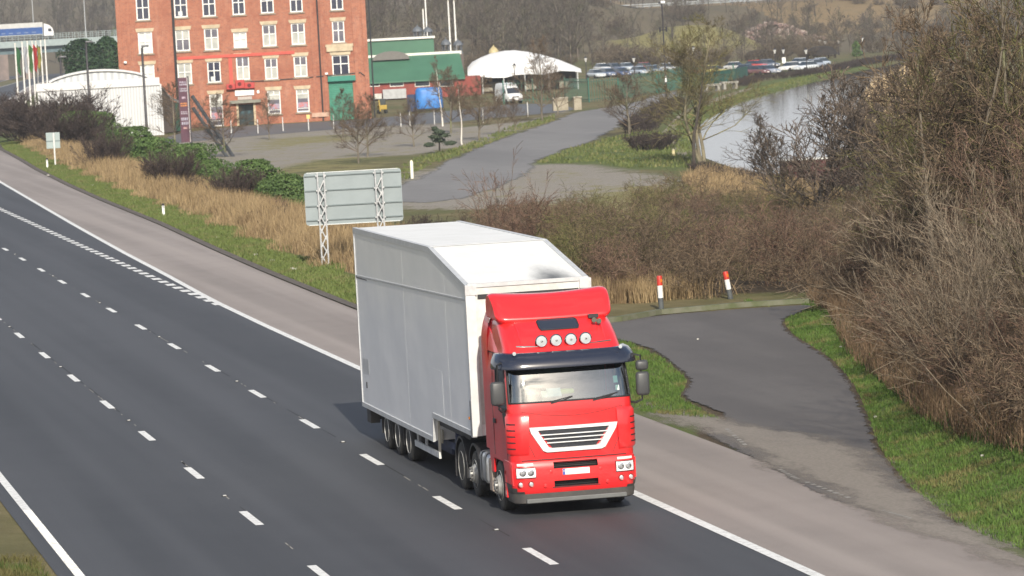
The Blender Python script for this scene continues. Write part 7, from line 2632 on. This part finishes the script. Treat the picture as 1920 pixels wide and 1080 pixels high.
    root = thing('young_conifer', 'young green conifer at the far end of the car park', 'conifer', (p[0], p[1], TZ(p[0], p[1])))
    MB().tube([(0, 0, 0), (0, 0, 2)], [.12, .04], BARK_DK, 6).build('trunk', parent=root)
    V, F = leaf_cloud(740, 900, 30 * mpp(p[1]), 2.0, .3, 'cone', .7)
    mesh_np('crown', V, F, EVERGREEN, root)
build_trees()
def build_woods():
    haze_a = twig_mat('wood_twigs', (.085, .070, .058), (.12, .10, .082), (.095, .095, .055))
    vs = []
    for i in range(6):
        r_ = np.random.default_rng(800 + i)
        tr, cr = tree_segs(800 + i, h=12.0, trunk_h=.18, limbs=22, rad=.16, kids=6, depth=2, spread=.75, limb=.45, wob=.14, forks=1)
        V1, F1 = segs_arrays(tr, .05, sides=4)
        V2, F2 = segs_arrays(cr, .035)
        vs.append((np.concatenate([V1, V2]), np.concatenate([F1, F2 + len(V1)])))
    r = np.random.default_rng(31)
    def wood(name, label, spots, smin, smax):
        VV, FF, k = [], [], 0
        for x, y in spots:
            V, F = vs[r.integers(0, 6)]
            s = r.uniform(smin, smax)
            a = r.uniform(0, 6.28)
            c, sn = math.cos(a), math.sin(a)
            W = np.stack([(V[:, 0] * c - V[:, 1] * sn) * s * 1.15, (V[:, 0] * sn + V[:, 1] * c) * s * 1.15, V[:, 2] * s], 1) + np.array([x, y, TZ(x, y)])
            VV.append(W)
            FF.append(F + k)
            k += len(V)
        o = mesh_np(name, np.concatenate(VV), np.concatenate(FF), haze_a)
        tag(o, label, kind='stuff')
    def fill(az0, az1, Y0, Y1, n):
        out = []
        for i in range(n):
            y = r.uniform(Y0, Y1)
            out.append((y * r.uniform(az0, az1), y))
        return out
    wood('far_woodland', 'grey brown leafless wood behind the green roofed works', fill(.135, .226, 715, 980, 270), .7, 1.15)
    wood('hill_woodland', 'hazy leafless wood on the hill beyond the overpass', fill(.05, .15, 1130, 1400, 150), .9, 1.4)
    wood('crest_woodland', 'far leafless trees beyond the embankment road', fill(.2, .37, 1030, 1300, 170), .6, 1.1)
    wood('slope_scrub_trees', 'bare small trees below the far embankment road', fill(.205, .36, 690, 985, 300), .38, .72)
    sb = bush_proto('bank_shrub', TW_GREY, 850, .03, stems=26, h=4.0, w=3.4, kids=6, depth=2, lean=.6, rad=.05, wob=.2, spread=.9, ratio=.5, steps=4)
    k = 0
    for i in range(150):
        y = float(r.uniform(690, 965))
        az = float(r.uniform(.195, .345))
        x = y * az
        if math.hypot(x - MOUND[0] - 4, y - MOUND[1] - 14) < 15 or math.hypot(x - RUBBLE[0], y - RUBBLE[1] - 10) < 13:
            continue
        h = float(r.uniform(.35, 1.0))
        place(sb, (x, y, TZ(x, y) - .1), i * 1.1, (h * 1.2, h * 1.2, h), 'grey brown leafless shrub on the slope below the far embankment road', 'shrub', 'shrubs on the far embankment')
build_woods()

# ------------------------------------------------------------------ the air between here and the hills
def build_haze():
    m = bpy.data.materials.new('haze_air')
    m.use_nodes = True
    nt = m.node_tree
    nt.nodes.clear()
    v = nnode(nt, 'ShaderNodeVolumePrincipled')
    v.inputs['Color'].default_value = (.86, .90, .96, 1)
    v.inputs['Density'].default_value = .00018
    v.inputs['Anisotropy'].default_value = .2
    o = nnode(nt, 'ShaderNodeOutputMaterial')
    nt.links.new(v.outputs[0], o.inputs['Volume'])
    h = MB().box((0, 1500, 35), (12400, 15400, 92), m).build('haze')
    tag(h, 'thin pale haze over the valley', kind='stuff')
build_haze()
